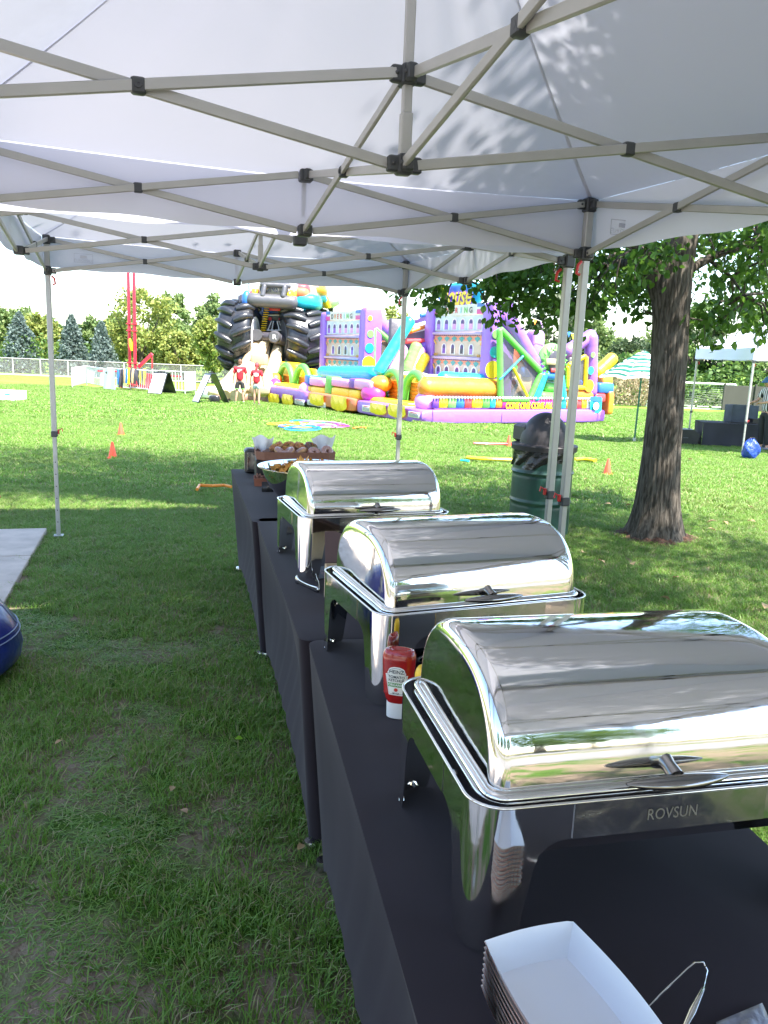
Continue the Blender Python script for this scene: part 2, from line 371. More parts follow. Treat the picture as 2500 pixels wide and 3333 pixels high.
def field(name, x0, x1, y0, y1, st, S_, label, ok=lambda x, y: True, persp=True):
    P = []; Q = []; K = []; I = []
    for yy in np.arange(y0, y1, st):
        lim = (.62*yy+2.2) if persp else 99
        for xx in np.arange(max(x0, -lim), min(x1, lim), st):
            x, y = xx+random.uniform(-.35, .35)*st, yy+random.uniform(-.35, .35)*st
            if not ok(x, y): continue
            v = float(vnoise(x, y, 1.1, 2)*.5+vnoise(x, y, 3.1, 5)*.5)
            s = (.62+.75*v+random.uniform(-.15, .15)) if y < 6 else (.8+.3*v+random.uniform(-.08, .08)); 
            if y < 6 and v < .32: s *= .45
            if y < 5:
                for wx_, wy_, wr_ in WORN:
                    d_ = math.hypot(x-wx_, y-wy_)/wr_
                    if d_ < 1: s *= .12+.7*d_*d_

            P.append((x, y, zg(y))); Q.append((random.uniform(-.06, .06), random.uniform(-.06, .06), random.randrange(4)*math.pi/2+random.uniform(-.3, .3))); K.append((1.12, 1.12, s)); I.append(random.randrange(len(S_)))
    return grass_field(name, S_, P, Q, K, I, label)
field('grass', -5, 6, .9, 9, .14, srcs(7, 250, .16, .018, .046, .0034, 1.6), 'short mown lawn grass in the shade around the tables', lambda x, y: not in_slab(x, y))
field('grass', -12, 14, 9, 20, .4, srcs(5, 620, .46, .03, .055, .009, 1.4), 'sunlit mown lawn grass between the tents and the inflatables')
field('grass', -24, 26, 20, 44, 1.0, srcs(4, 1100, 1.15, .035, .06, .02, 1.4), 'bright sports field grass around and beyond the inflatables')
# ================================================================== CANOPY TENTS
def fabric_mat(name, col, tr, wr=.25):
    m = bpy.data.materials.new(name); m.use_nodes = True; n = m.node_tree; L = n.links.new; b = n.nodes['Principled BSDF']
    b.inputs['Base Color'].default_value = (*col, 1); b.inputs['Roughness'].default_value = .55; b.inputs['Specular IOR Level'].default_value = .3
    t = n.nodes.new('ShaderNodeBsdfTranslucent'); t.inputs[0].default_value = (*[c*1.05 for c in col], 1)
    ms = n.nodes.new('ShaderNodeMixShader'); ms.inputs[0].default_value = tr
    tc = n.nodes.new('ShaderNodeTexCoord'); mp = n.nodes.new('ShaderNodeMapping'); mp.inputs['Scale'].default_value = (1.2, 1.2, 1.2); L(tc.outputs['Object'], mp.inputs[0])
    w1 = n.nodes.new('ShaderNodeTexNoise'); w1.inputs['Scale'].default_value = 1.3; w1.inputs['Detail'].default_value = 3; w1.inputs['Distortion'].default_value = 1.4; L(mp.outputs[0], w1.inputs[0])
    bp = n.nodes.new('ShaderNodeBump'); bp.inputs['Strength'].default_value = wr; bp.inputs['Distance'].default_value = .06; L(w1.outputs[0], bp.inputs['Height'])
    L(bp.outputs[0], b.inputs['Normal']); L(bp.outputs[0], t.inputs['Normal'])
    L(b.outputs[0], ms.inputs[1]); L(t.outputs[0], ms.inputs[2]); L(ms.outputs[0], n.nodes['Material Output'].inputs[0]); return m
canvas_m = fabric_mat('white_canopy_fabric', (.645, .66, .76), .16, .10)
HS = 1.465
def tent(label, cx, cy, yaw, Hu, Hl, gz=(0, 0, 0, 0), val=.25, bright=None, clipz=.85, base=0, legs=None, peak=3.25, logo=True):
    T = thing('canopy_tent', label, 'canopy tent', (cx, cy, base), yaw, 'white pop-up canopy tents')
    cs = [(-HS, -HS), (HS, -HS), (HS, HS), (-HS, HS)]
    def V(p, z): return Vector((p[0], p[1], z))
    for i, c in enumerate(cs):
        m = MB(); m.box((c[0], c[1], (Hu+clipz)/2), (.04, .04, Hu-clipz), bev=.005)
        m.box((c[0], c[1], (clipz+gz[i])/2), (.031, .031, clipz-gz[i]), bev=.003)
        lg = m.obj('leg', frame_m, T)
        m = MB()
        for k in range(6):
            m.box((c[0], c[1]-.0165, gz[i]+.12+k*.1), (.008, .002, .008)); m.box((c[0]-.0165, c[1], gz[i]+.12+k*.1), (.002, .008, .008))
        m.obj('pin_hole', black_m, lg)['kind'] = 'stuff'
        m = MB(); m.box((c[0], c[1], gz[i]+.004), (.075, .075, .006), bev=.002); m.obj('foot_plate', frame_m, T)
        m = MB(); m.box((c[0], c[1], clipz), (.05, .05, .05), bev=.006); cl = m.obj('height_clip', joint_m, T)
        sx, sy = (1 if c[0] < 0 else -1), (1 if c[1] < 0 else -1)
        m = MB(); m.box((c[0]+sx*.032, c[1], clipz+.018), (.014, .022, .04), bev=.005); m.tube([(c[0]+sx*.036, c[1], clipz+.03), (c[0]+sx*.06, c[1], clipz+.045), (c[0]+sx*.063, c[1], clipz+.02)], .005, 6)
        m.obj('release_lever', red_m, cl)
        for z, nm in ((Hu, 'corner_bracket'), (Hl, 'slider_bracket')):
            m = MB(); m.box((c[0], c[1], z), (.056, .056, .07), bev=.006); m.box((c[0]+sx*.045, c[1], z), (.04, .028, .045), bev=.004); m.box((c[0], c[1]+sy*.045, z), (.028, .04, .045), bev=.004)
            for q in ((c[0]+sx*.05, c[1]-.016, z), (c[0]-.016, c[1]+sy*.05, z)): m.ball(q, .006, 8, 6)
            o = m.obj(nm, joint_m, T)
        m = MB(); m.tube([(c[0]+sx*.03, c[1]+sy*.02, Hl-.04), (c[0]+sx*.05, c[1]+sy*.025, Hl-.06), (c[0]+sx*.055, c[1]+sy*.025, Hl-.1), (c[0]+sx*.035, c[1]+sy*.02, Hl-.105)], .008, 7); m.obj('release_lever', red_m, o)
    bars = []
    def X(P0, P1, off):
        """scissor pair between two posts (upper/lower ends)"""
        d = (Vector(P1)-Vector(P0)).normalized(); s = Vector((-d.y, d.x, 0))*off
        a, b = Vector((*P0, 0)), Vector((*P1, 0)); a += Vector((d.x, d.y, 0))*.035; b -= Vector((d.x, d.y, 0))*.035
        sag = lambda p: -.0
        for (z0, z1, sg) in ((Hu, Hl, 1), (Hl, Hu, -1)):
            m = MB(); m.bar(a+s*sg+Vector((0, 0, z0)), b+s*sg+Vector((0, 0, z1)), .013, .03, bev=.0025); m.obj('truss_bar', frame_m, T)
        mid = (a+b)/2+Vector((0, 0, (Hu+Hl)/2)); ang = math.atan2(d.y, d.x)
        m = MB(); m.box(mid, (.038, .033, .04), rz=ang, bev=.004)
        Mx = Matrix.Rotation(ang, 3, 'Z') @ Matrix.Rotation(R(90), 3, 'X')
        for sg in (-1, 1): m.lathe([(.0001, 0), (.009, 0), (.009, .004), (.004, .004), (.004, .002), (.0001, .002)], 10, mid+s.normalized()*.017*sg, M=Mx)
        m.obj('pivot_joint', joint_m, T)
    mids = [(0, -HS), (HS, 0), (0, HS), (-HS, 0)]
    for i in range(4):
        a, b = cs[i], cs[(i+1) % 4]; M_ = mids[i]
        X(a, M_, .009); X(M_, b, .009)
        for z, nm in ((Hu, 'mid_bracket'), (Hl, 'mid_bracket')):
            m = MB(); m.box((M_[0], M_[1], z), (.06, .06, .052), bev=.005)
            dd = Vector((-M_[0], -M_[1], 0)).normalized(); m.box(Vector((M_[0], M_[1], z))+dd*.045, (.03, .03, .045), bev=.004); m.obj(nm, joint_m, T)
        X(M_, (0, 0), .009)
        t = Vector((b[0]-a[0], b[1]-a[1], 0)).normalized(); n_ = Vector((M_[0], M_[1], 0)).normalized(); P0 = Vector((M_[0], M_[1], 0))+n_*.036
        m = MB(); m.add([P0-t*.045+V((0, 0), Hu+.045), P0+t*.045+V((0, 0), Hu+.045), P0+t*.012+V((0, 0), Hu-.02), P0+t*.009+n_*.01+V((0, 0), Hu-.17), P0-t*.009+n_*.01+V((0, 0), Hu-.17), P0-t*.012+V((0, 0), Hu-.02)], [(0, 1, 2, 5), (5, 2, 3, 4)])
        m.obj('tie_strap', canvas_m, T)
    for z, nm in ((Hu, 'hub'), (Hl, 'hub')):
        m = MB(); m.box((0, 0, z), (.044, .044, .056), bev=.005)
        for d in ((1, 0), (-1, 0), (0, 1), (0, -1)): m.box((d[0]*.034, d[1]*.034, z), (.034 if d[0] else .03, .034 if d[1] else .03, .044), bev=.004); m.ball((d[0]*.036+d[1]*.016, d[1]*.036+d[0]*.016, z), .006, 8, 6)
        m.obj(nm, joint_m, T)
    m = MB(); m.box((0, 0, (Hl+Hl+.14)/2), (.032, .032, .14), bev=.003); m.box((0, 0, (Hl+.12+peak-.05)/2), (.026, .026, peak-.05-Hl-.12), bev=.003); m.obj('centre_pole', frame_m, T)
    # canopy roof: four curved panels + valances, seam lines kept as mesh creases
    E = HS+.035; ze = Hu+.03
    def roof(pa, pb):
        def f(u, v):
            a = Vector((pa[0]*E/HS, pa[1]*E/HS, 0)); b = Vector((pb[0]*E/HS, pb[1]*E/HS, 0))
            p = (a*(1-u)+b*u)*(1-v)
            h = ze+(peak-ze)*(v*.82+.18*v*v)
            sag = -.07*math.sin(math.pi*u)*math.sin(math.pi*min(1, v*1.05))*(1-v*.5)
            rid = .07*u*(1-u)*math.sin(u*math.pi*9+v*3)*math.exp(-min(u, 1-u)*5)*math.sin(math.pi*v)
            edge = -.03*math.sin(math.pi*u)*(1-v)**6+.012*(math.sin(u*64+v*5*u)*math.exp(-u*8)*u*6+math.sin((1-u)*58)*math.exp(-(1-u)*8)*(1-u)*6)*math.sin(math.pi*v)
            return p+Vector((0, 0, h+sag+rid+edge))
        return f
    for i in range(4):
        a, b = cs[i], cs[(i+1) % 4]; m = MB(); m.grid(roof(a, b), 48, 36); m.obj('roof_panel', canvas_m, T, ang=60); g_ = roof(a, b); mm = MB(); mm.add([g_(0, v)+(Vector((b[0]-a[0], b[1]-a[1], 0)).normalized()*s_*.014*(1-v)+Vector((0, 0, -.004-(.0 if s_ else .003)))) for v in [k/24 for k in range(24)] for s_ in (-1, 0, 1)], [(k*3+q, k*3+q+1, k*3+q+4, k*3+q+3) for k in range(23) for q in (0, 1)]); mm.obj('ridge_seam', canvas_m, T)
    for i in range(4):
        a, b = cs[i], cs[(i+1) % 4]; a_ = Vector((a[0], a[1], 0))*E/HS; b_ = Vector((b[0], b[1], 0))*E/HS; nrm = (a_+b_).normalized()
        ph = random.uniform(0, 6)
        def f(u, v):
            p = a_*(1-u)+b_*u
            out = .002+.014*math.sin(u*19+ph)*v*min(1, 3*v)+.03*math.sin(math.pi*u)*v
            z = ze-.03*math.sin(math.pi*u)*(1)-v*(val-.02*math.sin(math.pi*u))-.006*math.sin(u*31)*v
            return p+nrm*out+Vector((0, 0, z))
        m = MB(); m.grid(f, 48, 6); m.obj('valance', canvas_m, T, ang=60)
    return T
t0 = tent('white canopy tent right over and behind the camera, in front of the nearest one', .0175+3.02*math.sin(.3015), 2.4604-3.02*math.cos(.3015), .3015, 2.382, 2.144, val=.255)
t1 = tent('white canopy tent over the nearest chafing dish, filling the top of the photo', .0175, 2.4604, .3015, 2.382, 2.144, val=.255)
t2 = tent('second white canopy tent behind the nearest one, above the far end of the tables', -.8815, 5.4771, .2893, 2.36, 2.128, val=.235, gz=(0, 0, 0, 0))
# printed care label on the valance of each tent (flat print)
print_m = flat('faint_print', .5, .52, .6)
def valance_label(T, x, z, yaw, inner):
    L_ = MB(); L_.add([(-.07, 0, -.035), (.07, 0, -.035), (.07, 0, .035), (-.07, 0, .035)], [(0, 1, 2, 3)])
    for c in ((0, .0, .036, .144, .002), (0, 0, -.036, .144, .002)): pass
    M_ = Matrix.Translation(Vector(x)) @ Matrix.Rotation(yaw, 4, 'Z')
    o = MB()
    for (cx_, cz_, w_, h_) in ((0, .033, .14, .003), (0, -.033, .14, .003), (-.069, 0, .003, .066), (.069, 0, .003, .066), (0, .01, .05, .02)): o.box((cx_, 0, cz_), (w_, .001, h_))
    p = o.obj('printed_label', print_m, T, smooth=False); p.matrix_local = M_
    t = text_obj('lettering', 'EUROMAX', .03, print_m, p, M=Matrix.Translation((0, .001, -.018)) @ Matrix.Rotation(R(90), 4, 'X')); return p
valance_label(t2, (-1.27, HS+.03, 2.27), 0, 0, 0) if False else valance_label(t2, (-1.2, HS+.028, 2.24), 0, 0, 0)
valance_label(t1, (HS+.028, 1.18, 2.24), R(90), 0, 0)

# third tent, right background: fit its near-left leg to the photograph
pf = on_g(2412, 1487)
# ================================================================== TABLES with fitted black covers
cloth_m = mat('black_stretch_cloth', (.021, .0155, .0205), .88, var=.15, vscale=3, bump=.2, bscale=7, sheen=.08, spec=.2, bdist=.002)
TH = .74
def table(label, FL, yaw, W=.74, L=1.79):
    T = thing('folding_table', label, 'table', (FL[0], FL[1], 0), yaw, 'black covered tables in a row')
    # local: x right 0..W, y back 0..-L (towards the camera)
    m = MB(); m.box((W/2, -L/2, TH-.022), (W-.03, L-.03, .03), bev=.01); m.obj('tabletop', flat('table_plastic', .5, .5, .48), T)
    for sx in (.09, W-.09):
        for sy in (-.09, -L+.09): m = MB(); m.tube([(sx, sy, .02), (sx, sy, TH-.03)], .014, 8); m.obj('leg', flat('table_leg_grey', .3, .3, .3, metal=.5), T)
    r = .035; per = []
    for cx_, cy_, a0 in ((W-r, -r, 0), (r, -r, 90), (r, -L+r, 180), (W-r, -L+r, 270)):
        for k in range(6): a = R(a0+k*18); per.append((cx_+r*math.cos(a), cy_+r*math.sin(a), 0))
    # resample sides
    full = []
    for i, p in enumerate(per):
        q = per[(i+1) % len(per)]; full.append((p, 'c'))
        d = math.dist(p[:2], q[:2])
        if d > .2:
            n = int(d/.06)
            for k in range(1, n): full.append(((p[0]+(q[0]-p[0])*k/n, p[1]+(q[1]-p[1])*k/n, k/n), 'l' if abs(q[1]-p[1]) > abs(q[0]-p[0]) else 'e'))
    N_ = len(full); rows = 14; vs = []; fs = []
    cen = Vector((W/2, -L/2))
    for j in range(rows+1):
        v = j/rows
        for (x, y, u), kd in full:
            arch = (math.sin(math.pi*u)**.4)*(.095 if kd == 'l' else .2) if kd != 'c' else 0
            zb = .012+arch; z = TH-(TH-zb)*v
            flare = 1-.05*math.sin(math.pi*v*.5)      # stretched in towards the feet
            side = math.sin(math.pi*u) if kd != 'c' else 0
            inx = .055*v+.075*side*math.sin(math.pi*min(1, v*1.0))**1.2+.005*math.sin(u*61)*v*side
            dx = x-cen.x; dy = y-cen.y
            nx, ny = (0, 0)
            if kd == 'l': nx = -1 if dx > 0 else 1
            elif kd == 'e': ny = -1 if dy > 0 else 1
            else: nx, ny = (-1 if dx > 0 else 1), (-1 if dy > 0 else 1)
            cx2 = .055*v
            X = x+(nx*inx if nx else (-(abs(dx)/(W/2))*cx2*(1 if dx > 0 else -1)))
            Y = y+(ny*inx if ny else (-(abs(dy)/(L/2))*cx2*(1 if dy > 0 else -1)))
            zz = z+.003*(1 if j == 0 else 0)
            vs.append((X, Y, zz))
    for j in range(rows): fs += [(j*N_+i, j*N_+(i+1) % N_, (j+1)*N_+(i+1) % N_, (j+1)*N_+i) for i in range(N_)]
    # top with softened edge
    o = len(vs); ins = [(cen.x+(p[0][0]-cen.x)*(1-.012/W*2), cen.y+(p[0][1]-cen.y)*(1-.012/L*2), TH+.005) for p in full]; vs += ins
    fs += [(i, o+i, o+(i+1) % N_, (i+1) % N_) for i in range(N_)]; fs.append(tuple(range(o, o+N_)))
    m = MB(); m.add(vs, fs); m.obj('stretch_cover', cloth_m, T, ang=50)
    for sx, sy in ((.055, -.055), (.055, -L+.055), (W-.055, -.055), (W-.055, -L+.055)):
        m = MB(); m.lathe([(.0001, 0), (.024, 0), (.026, .01), (.02, .03), (.0001, .032)], 12, (sx, sy, 0)); m.obj('foot_cap', chrome_s, T)
    return T
TB = TH+.006
table('nearest black covered table, under the front chafing dish', (-.215, 2.30), R(11.6))
table('middle black covered table, under the second chafing dish and serving tongs', (-.66, 4.03), R(13.6))
table('farthest black covered table, with donuts and the steel bowl on it', (-1.11, 5.66), R(14.5))

# ================================================================== CHAFING DISHES
CW, CD, CR = .625, .47, .055
def rr(W, D, r, n=8, seg=.012, off=0):
    """rounded rectangle perimeter, list of (x, y, nx, ny, s) with s = signed distance to nearest corner middle"""
    pts = []; W2, D2 = W/2, D/2; arc = math.pi*r/2
    cor = [(-W2+r, -D2+r, 180, 0), (W2-r, -D2+r, 270, 1), (W2-r, D2-r, 0, 2), (-W2+r, D2-r, 90, 3)]
    for i, (cx_, cy_, a0, ci) in enumerate(cor):
        for k in range(n+1):
            a = R(a0+90*k/n); pts.append((cx_+r*math.cos(a), cy_+r*math.sin(a), math.cos(a), math.sin(a), ci, arc*(k/n-.5)))
        nx_ = cor[(i+1) % 4]; a = R(a0+90); p = pts[-1]; b = R(nx_[2]); q = (nx_[0]+r*math.cos(b), nx_[1]+r*math.sin(b)); d = math.dist(p[:2], q); m_ = max(2, int(d/seg))
        for k in range(1, m_):
            t = k/m_; s_ = arc/2+d*t; e = arc/2+d*(1-t)
            pts.append((p[0]+(q[0]-p[0])*t, p[1]+(q[1]-p[1])*t, p[2], p[3], ci if t <= .5 else nx_[3], s_ if t <= .5 else -e))
    return pts
def zlow(s):
    s = abs(s)
    if s < .073: return 0
    if s < .086: return (s-.073)/.013*.135
    if s < .136: t = (s-.086)/.05; return .135+.045*math.sqrt(max(0, 1-(1-t)**2))
    return .18
def sweep(m, path, prof, closed=True, mi=None):
    n = len(path); k = len(prof); vs = []
    for p in path:
        for o_, z in prof: vs.append((p[0]+p[2]*o_, p[1]+p[3]*o_, z))
    fs = [(i*k+j, ((i+1) % n)*k+j, ((i+1) % n)*k+j+1, i*k+j+1) for i in range(n if closed else n-1) for j in range(k-1)]
    return m.add(vs, fs, mi)
def chafing(label):
    T = thing('chafing_dish', label, 'chafing dish', group='roll-top chafing dishes')
    path = rr(CW, CD, CR, 10, .006)
    # legs: corner sheets; bands between them
    LEG = .142
    for ci in range(4):
        seg = [p for p in path if p[4] == ci and abs(p[5]) <= LEG]
        if ci == 0: seg.sort(key=lambda p: p[5])
        seg.sort(key=lambda p: p[5]); m = MB(); rows = 16; k = rows+1
        vs = []; 
        for p in seg:
            z0 = zlow(p[5])
            for j in range(k):
                z = z0+(.235-z0)*j/rows; tz = max(0, (.18-z)/.18); w_ = 1-.16*tz
                # taper the leg towards its foot by pulling points along the sheet to the corner
                c0 = min(seg, key=lambda q: abs(q[5])); x = p[0]+(c0[0]-p[0])*(1-w_)*.9; y = p[1]+(c0[1]-p[1])*(1-w_)*.9
                vs.append((x, y, z))
        fs = [(i*k+j, (i+1)*k+j, (i+1)*k+j+1, i*k+j+1) for i in range(len(seg)-1) for j in range(rows)]
        m.add(vs, fs); o = m.obj('leg', chrome, T, ang=60); sl = o.modifiers.new('gauge', 'SOLIDIFY'); sl.thickness = .0016; sl.offset = -1; o.modifiers.new('crisp', 'EDGE_SPLIT').split_angle = R(35)
        c0 = min(seg, key=lambda q: abs(q[5])); mm = MB()
        for q in (-.035, .035):
            a = min(seg, key=lambda z_: abs(z_[5]-q)); mm.tube([(a[0]-a[2]*.012, a[1]-a[3]*.012, .004), (a[0]-a[2]*.002, a[1]-a[3]*.002, .004)], .006, 8)
        mm.obj('foot', chrome, o)
    for a_, b_, nm in ((0, 1, 'front_plate'), (1, 2, 'side_band'), (2, 3, 'rear_band'), (3, 0, 'side_band')):
        seg = [p for p in path if (p[4] == a_ and p[5] > LEG-.006) or (p[4] == b_ and p[5] < -LEG+.006)]
        m = MB()
        if a_ in (0, 2): seg.sort(key=lambda p: p[0]*(1 if a_ == 0 else -1))
        else: seg.sort(key=lambda p: p[1]*(1 if a_ == 1 else -1))
        sweep(m, seg, [(.0018, .1805), (.0018, .236)], closed=False); o = m.obj(nm, chrome_s if a_ == 0 else chrome, T, ang=60); sl = o.modifiers.new('gauge', 'SOLIDIFY'); sl.thickness = .0012; sl.offset = -1; o.modifiers.new('crisp', 'EDGE_SPLIT').split_angle = R(35)
        if a_ == 0:
            eng = mat('engraving', (.3, .29, .27), .5, .8)
            text_obj('lettering', 'ROVSUN', .026, eng, o, M=Matrix.Translation((.0, -CD/2-.0026, .207)) @ Matrix.Rotation(R(90), 4, 'X') @ Matrix.Diagonal((.82, 1, 1, 1)), space=1.02)
    m = MB(); sweep(m, path, [(.0002, .2355), (.0022, .2365), (.0026, .238), (.0018, .2395), (-.0006, .24), (-.0026, .239), (-.0028, .237)]); m.obj('rim_lip', chrome, T, ang=70)
    # water pan with stepped flange, standing inside the frame
    pw, pd = CW-.038, CD-.034
    pp = rr(pw, pd, .05, 10, .02); m = MB()
    sweep(m, pp, [(-.045, .12), (-.030, .226), (-.022, .2335), (-.014, .2345), (-.011, .239), (-.007, .2395), (-.005, .236), (-.001, .237), (.001, .235), (.0005, .229), (-.004, .227)])
    m.add([(p[0]-p[2]*.045, p[1]-p[3]*.045, .12) for p in pp], [tuple(range(len(pp)))]); m.obj('water_pan', chrome, T, ang=50)
    # lid
    lw, ld, lh = pw-.03, pd-.02, .180; r = .028; rings = []
    N = 40
    def sec(inset, x):
        P = []
        for i in range(N+1):
            a = math.pi*i/N; c_, s_ = -math.cos(a), math.sin(a)
            e = .78
            y = (ld/2-inset*.9)*math.copysign(abs(c_)**e, c_); z = (lh-inset)*abs(s_)**e
            P.append((x, y, .238+z))
        return P
    xs_ = []
    for k in range(9): a = R(90*k/8); xs_.append((-lw/2+r*(1-math.sin(a)), r*(1-math.cos(a))))
    xs_ = [(x, i) for x, i in xs_][::-1]
    left = [( -lw/2+r*(1-math.sin(R(90*k/8))), r*(1-math.cos(R(90*k/8)))) for k in range(9)][::-1]   # from x=-lw/2+r (inset 0) outward
    L_ = sorted([(x, i) for x, i in left], key=lambda q: q[0])
    # end face at x=-lw/2 has the largest inset
    L_ = [(-lw/2+r-r*math.sin(R(90*k/8)) , r-r*math.cos(R(90*k/8))) for k in range(8, -1, -1)]
    mid_ = [(-lw/2+r+(lw-2*r)*k/14, 0) for k in range(1, 14)]
    xs_ = L_+mid_+[(-x, i) for x, i in L_[::-1]]
    m = MB(); vs = [p for x, i in xs_ for p in sec(i, x)]; k = N+1
    fs = [(a*k+j, (a+1)*k+j, (a+1)*k+j+1, a*k+j+1) for a in range(len(xs_)-1) for j in range(N)]
    fs += [tuple(range(k))[::-1], tuple(range((len(xs_)-1)*k, len(xs_)*k))]
    m.add(vs, fs); lid = m.obj('roll_top_lid', chrome, T, ang=50)
    m = MB(); lp = rr(lw+.012, ld+.014, .03, 8, .02); sweep(m, lp, [(-.008, .2385), (-.005, .2455), (-.001, .2465), (.0015, .244), (.0035, .245), (.0055, .243), (.006, .2395), (.004, .2365)]); m.obj('lid_bead', chrome, lid, ang=70)
    # handle: base boss, neck and a tapered spindle grip
    y0 = -ld/2+.004; zh = .238+.047; m = MB()
    m.tube([(.0, y0+.012, zh-.01), (.0, y0-.012, zh-.014), (.0, y0-.032, zh-.02)], [.016, .011, .013], 12)
    n = 18; pts = [(.0-.084+.168*i/n, y0-.036-.006*math.sin(math.pi*i/n), zh-.022) for i in range(n+1)]
    m.tube(pts, [.003+.0135*math.sin(math.pi*min(1, max(0, i/n)))**.75 for i in range(n+1)], 14, flatz=.62)
    m.obj('handle', darksteel, lid, ang=60)
    # fuel shelf with two holders
    m = MB(); m.box((0, -.04, .125), (.4, .12, .003), bev=.001)
    for x in (-.15, .15): m.lathe([(.05, .127), (.052, .135), (.05, .135), (.048, .128)], 20, (x, -.04, 0))
    for x in (-.17, .17): m.bar((x, -.04, .127), (x, -.04, .2), .012, .002, up=(0, 1, 0))
    m.obj('fuel_shelf', chrome_s, T)
    return T
dishes = [((.152, 1.028), R(13.2), 'nearest and largest looking chafing dish, with a big handle on its mirror lid'),
          ((.003, 1.85), R(22.5), 'middle chafing dish behind the ketchup bottle, its polished lid closed'),
          ((-.306, 2.95), R(20), 'farthest chafing dish, beside the steel bowl of chips')]
d0 = chafing(dishes[0][2]); tree0 = [(c, kids(c)) for c in kids(d0)]; DM = []
for i, (fl, yaw, lab) in enumerate(dishes):
    M_ = Matrix.Rotation(yaw, 4, 'Z'); off = M_ @ Vector((-CW/2+.008, -CD/2+.008, 0)); loc = Vector((fl[0], fl[1], TB))-off
    if i == 0: d0.location = loc; d0.rotation_euler = (0, 0, yaw)
    else: dup(d0, loc, yaw, lab, tree=tree0)
    DM.append(Matrix.Translation(loc) @ M_)
def dl(i, x, y, z=0): return DM[i] @ Vector((x, y, z))

# ================================================================== THINGS ON THE TABLES
# ketchup bottle
def bottle(name, label, cat, loc, rz, body_m, cap_m, hh=.175, lean=0):
    T = thing(name, label, cat, loc, rz); T.rotation_euler = (lean, 0, rz)
    prof = [(.0, .0255, .0215), (.04, .0265, .0225), (.0405, .026, .0215), (.052, .031, .023), (.062, .035, .0235), (.068, .0355, .024), (.1, .038, .0245), (.14, .0405, .025), (.155, .041, .0255), (.166, .0385, .0235), (.173, .034, .02), (.1745, .025, .014), (.168, .012, .007)]
    def ring(a, b, z, n=36):
        e = .8; return [(a*math.copysign(abs(math.cos(t))**e, math.cos(t)), b*math.copysign(abs(math.sin(t))**e, math.sin(t)), z) for t in [2*math.pi*i/n for i in range(n)]]
    def loft(rows):
        m = MB(); n = 36; vs = [p for z, a, b in rows for p in ring(a, b, z*hh/.175)]
        m.add(vs, [(j*n+i, j*n+(i+1) % n, (j+1)*n+(i+1) % n, (j+1)*n+i) for j in range(len(rows)-1) for i in range(n)]+[tuple(range(n))[::-1], tuple(range((len(rows)-1)*n, len(rows)*n))]); return m
    loft([(0, .024, .02), (.001, .0255, .0215)]+prof[1:2]+[(.0405, .025, .021)]).obj('cap', cap_m, T, ang=45)
    fine = []; pr = prof[2:]
    for i in range(len(pr)-1):
        for k in range(3): t = k/3; fine.append(tuple(pr[i][q]*(1-t)+pr[i+1][q]*t for q in range(3)))
    fine.append(pr[-1]); fine = [(z, a+.0006*math.sin(z*420)*(1 if z < .07 else 0), b) for z, a, b in fine]
    loft(fine).obj('bottle_body', body_m, T, ang=50)
    def surf(x, z, lift):                          # label coordinates -> on the -y face
        a = np.interp(z*.175/hh, [p[0] for p in prof[:9]], [p[1] for p in prof[:9]]); b = np.interp(z*.175/hh, [p[0] for p in prof[:9]], [p[2] for p in prof[:9]])
        c_ = max(-1, min(1, x/a)); t = math.acos(abs(c_)**(1/.8)); y = -b*abs(math.sin(t))**.8; return Vector((x, y-lift, z))
    return T, surf
ket_m = mat('red_ketchup_bottle', (.34, .012, .012), .18, coat=.6, var=.15, vscale=20)
kT, ks = bottle('ketchup_bottle', 'red ketchup bottle standing upside down on its white cap', 'ketchup bottle', on_z(1292, 2328, TB), R(-14), ket_m, white_m, .172, R(0))
def patch(nm, poly, m, lift, par, sf, n=10):
    """polygon given as rows (z, x0, x1) wrapped on the bottle"""
    mb_ = MB(); vs = []
    for z, x0, x1 in poly:
        for i in range(n+1): vs.append(sf(x0+(x1-x0)*i/n, z, lift))
    mb_.add(vs, [(j*(n+1)+i, j*(n+1)+i+1, (j+1)*(n+1)+i+1, (j+1)*(n+1)+i) for j in range(len(poly)-1) for i in range(n)]); return mb_.obj(nm, m, par)
def keystone(sc, c=.098, ex=0):
    rows = []; 
    for z, w_ in ((-.036, .0175), (-.02, .0205), (0, .0245), (.016, .0275), (.0161, .0225), (.022, .0228), (.0225, .021), (.029, .0195), (.033, .015), (.036, .006)): rows.append((c+z*sc+ex, -w_*sc, w_*sc))
    return rows
lab_w = white_m; lab_g = flat('label_green', .06, .28, .06); lab_k = flat('label_ink', .02, .04, .05); lab_l = flat('label_line', .25, .32, .3)
lb = patch('label', keystone(1), lab_w, .0006, kT, ks)
patch('label_border', keystone(.92), lab_l, .0009, lb, ks); patch('label_field', keystone(.885), flat('label_paper', .78, .8, .76), .0012, lb, ks)
patch('label_band', [(.0835, -.0205, .0205), (.0935, -.0212, .0212)], lab_g, .0015, lb, ks)
for txt, z, sz, mm, sp in (('HEINZ', .1215, .0125, lab_k, 1), ('TOMATO', .1085, .0095, lab_k, 1), ('KETCHUP', .1, .0088, lab_k, 1), ('ORGANIC', .0885, .0085, lab_w, 1), ('20 OZ', .067, .006, lab_k, 1)):
    text_obj('lettering', txt, sz, mm, lb, fn=lambda x, y, q, z=z: ks(x, y+z, .0018), bold=.0002)
m = MB(); m.add([ks(.0048*math.cos(a), .0765+.0046*math.sin(a), .0019) for a in [2*math.pi*i/14 for i in range(14)]], [tuple(range(14))]); m.obj('tomato_print', flat('tomato_red', .6, .03, .02), lb)
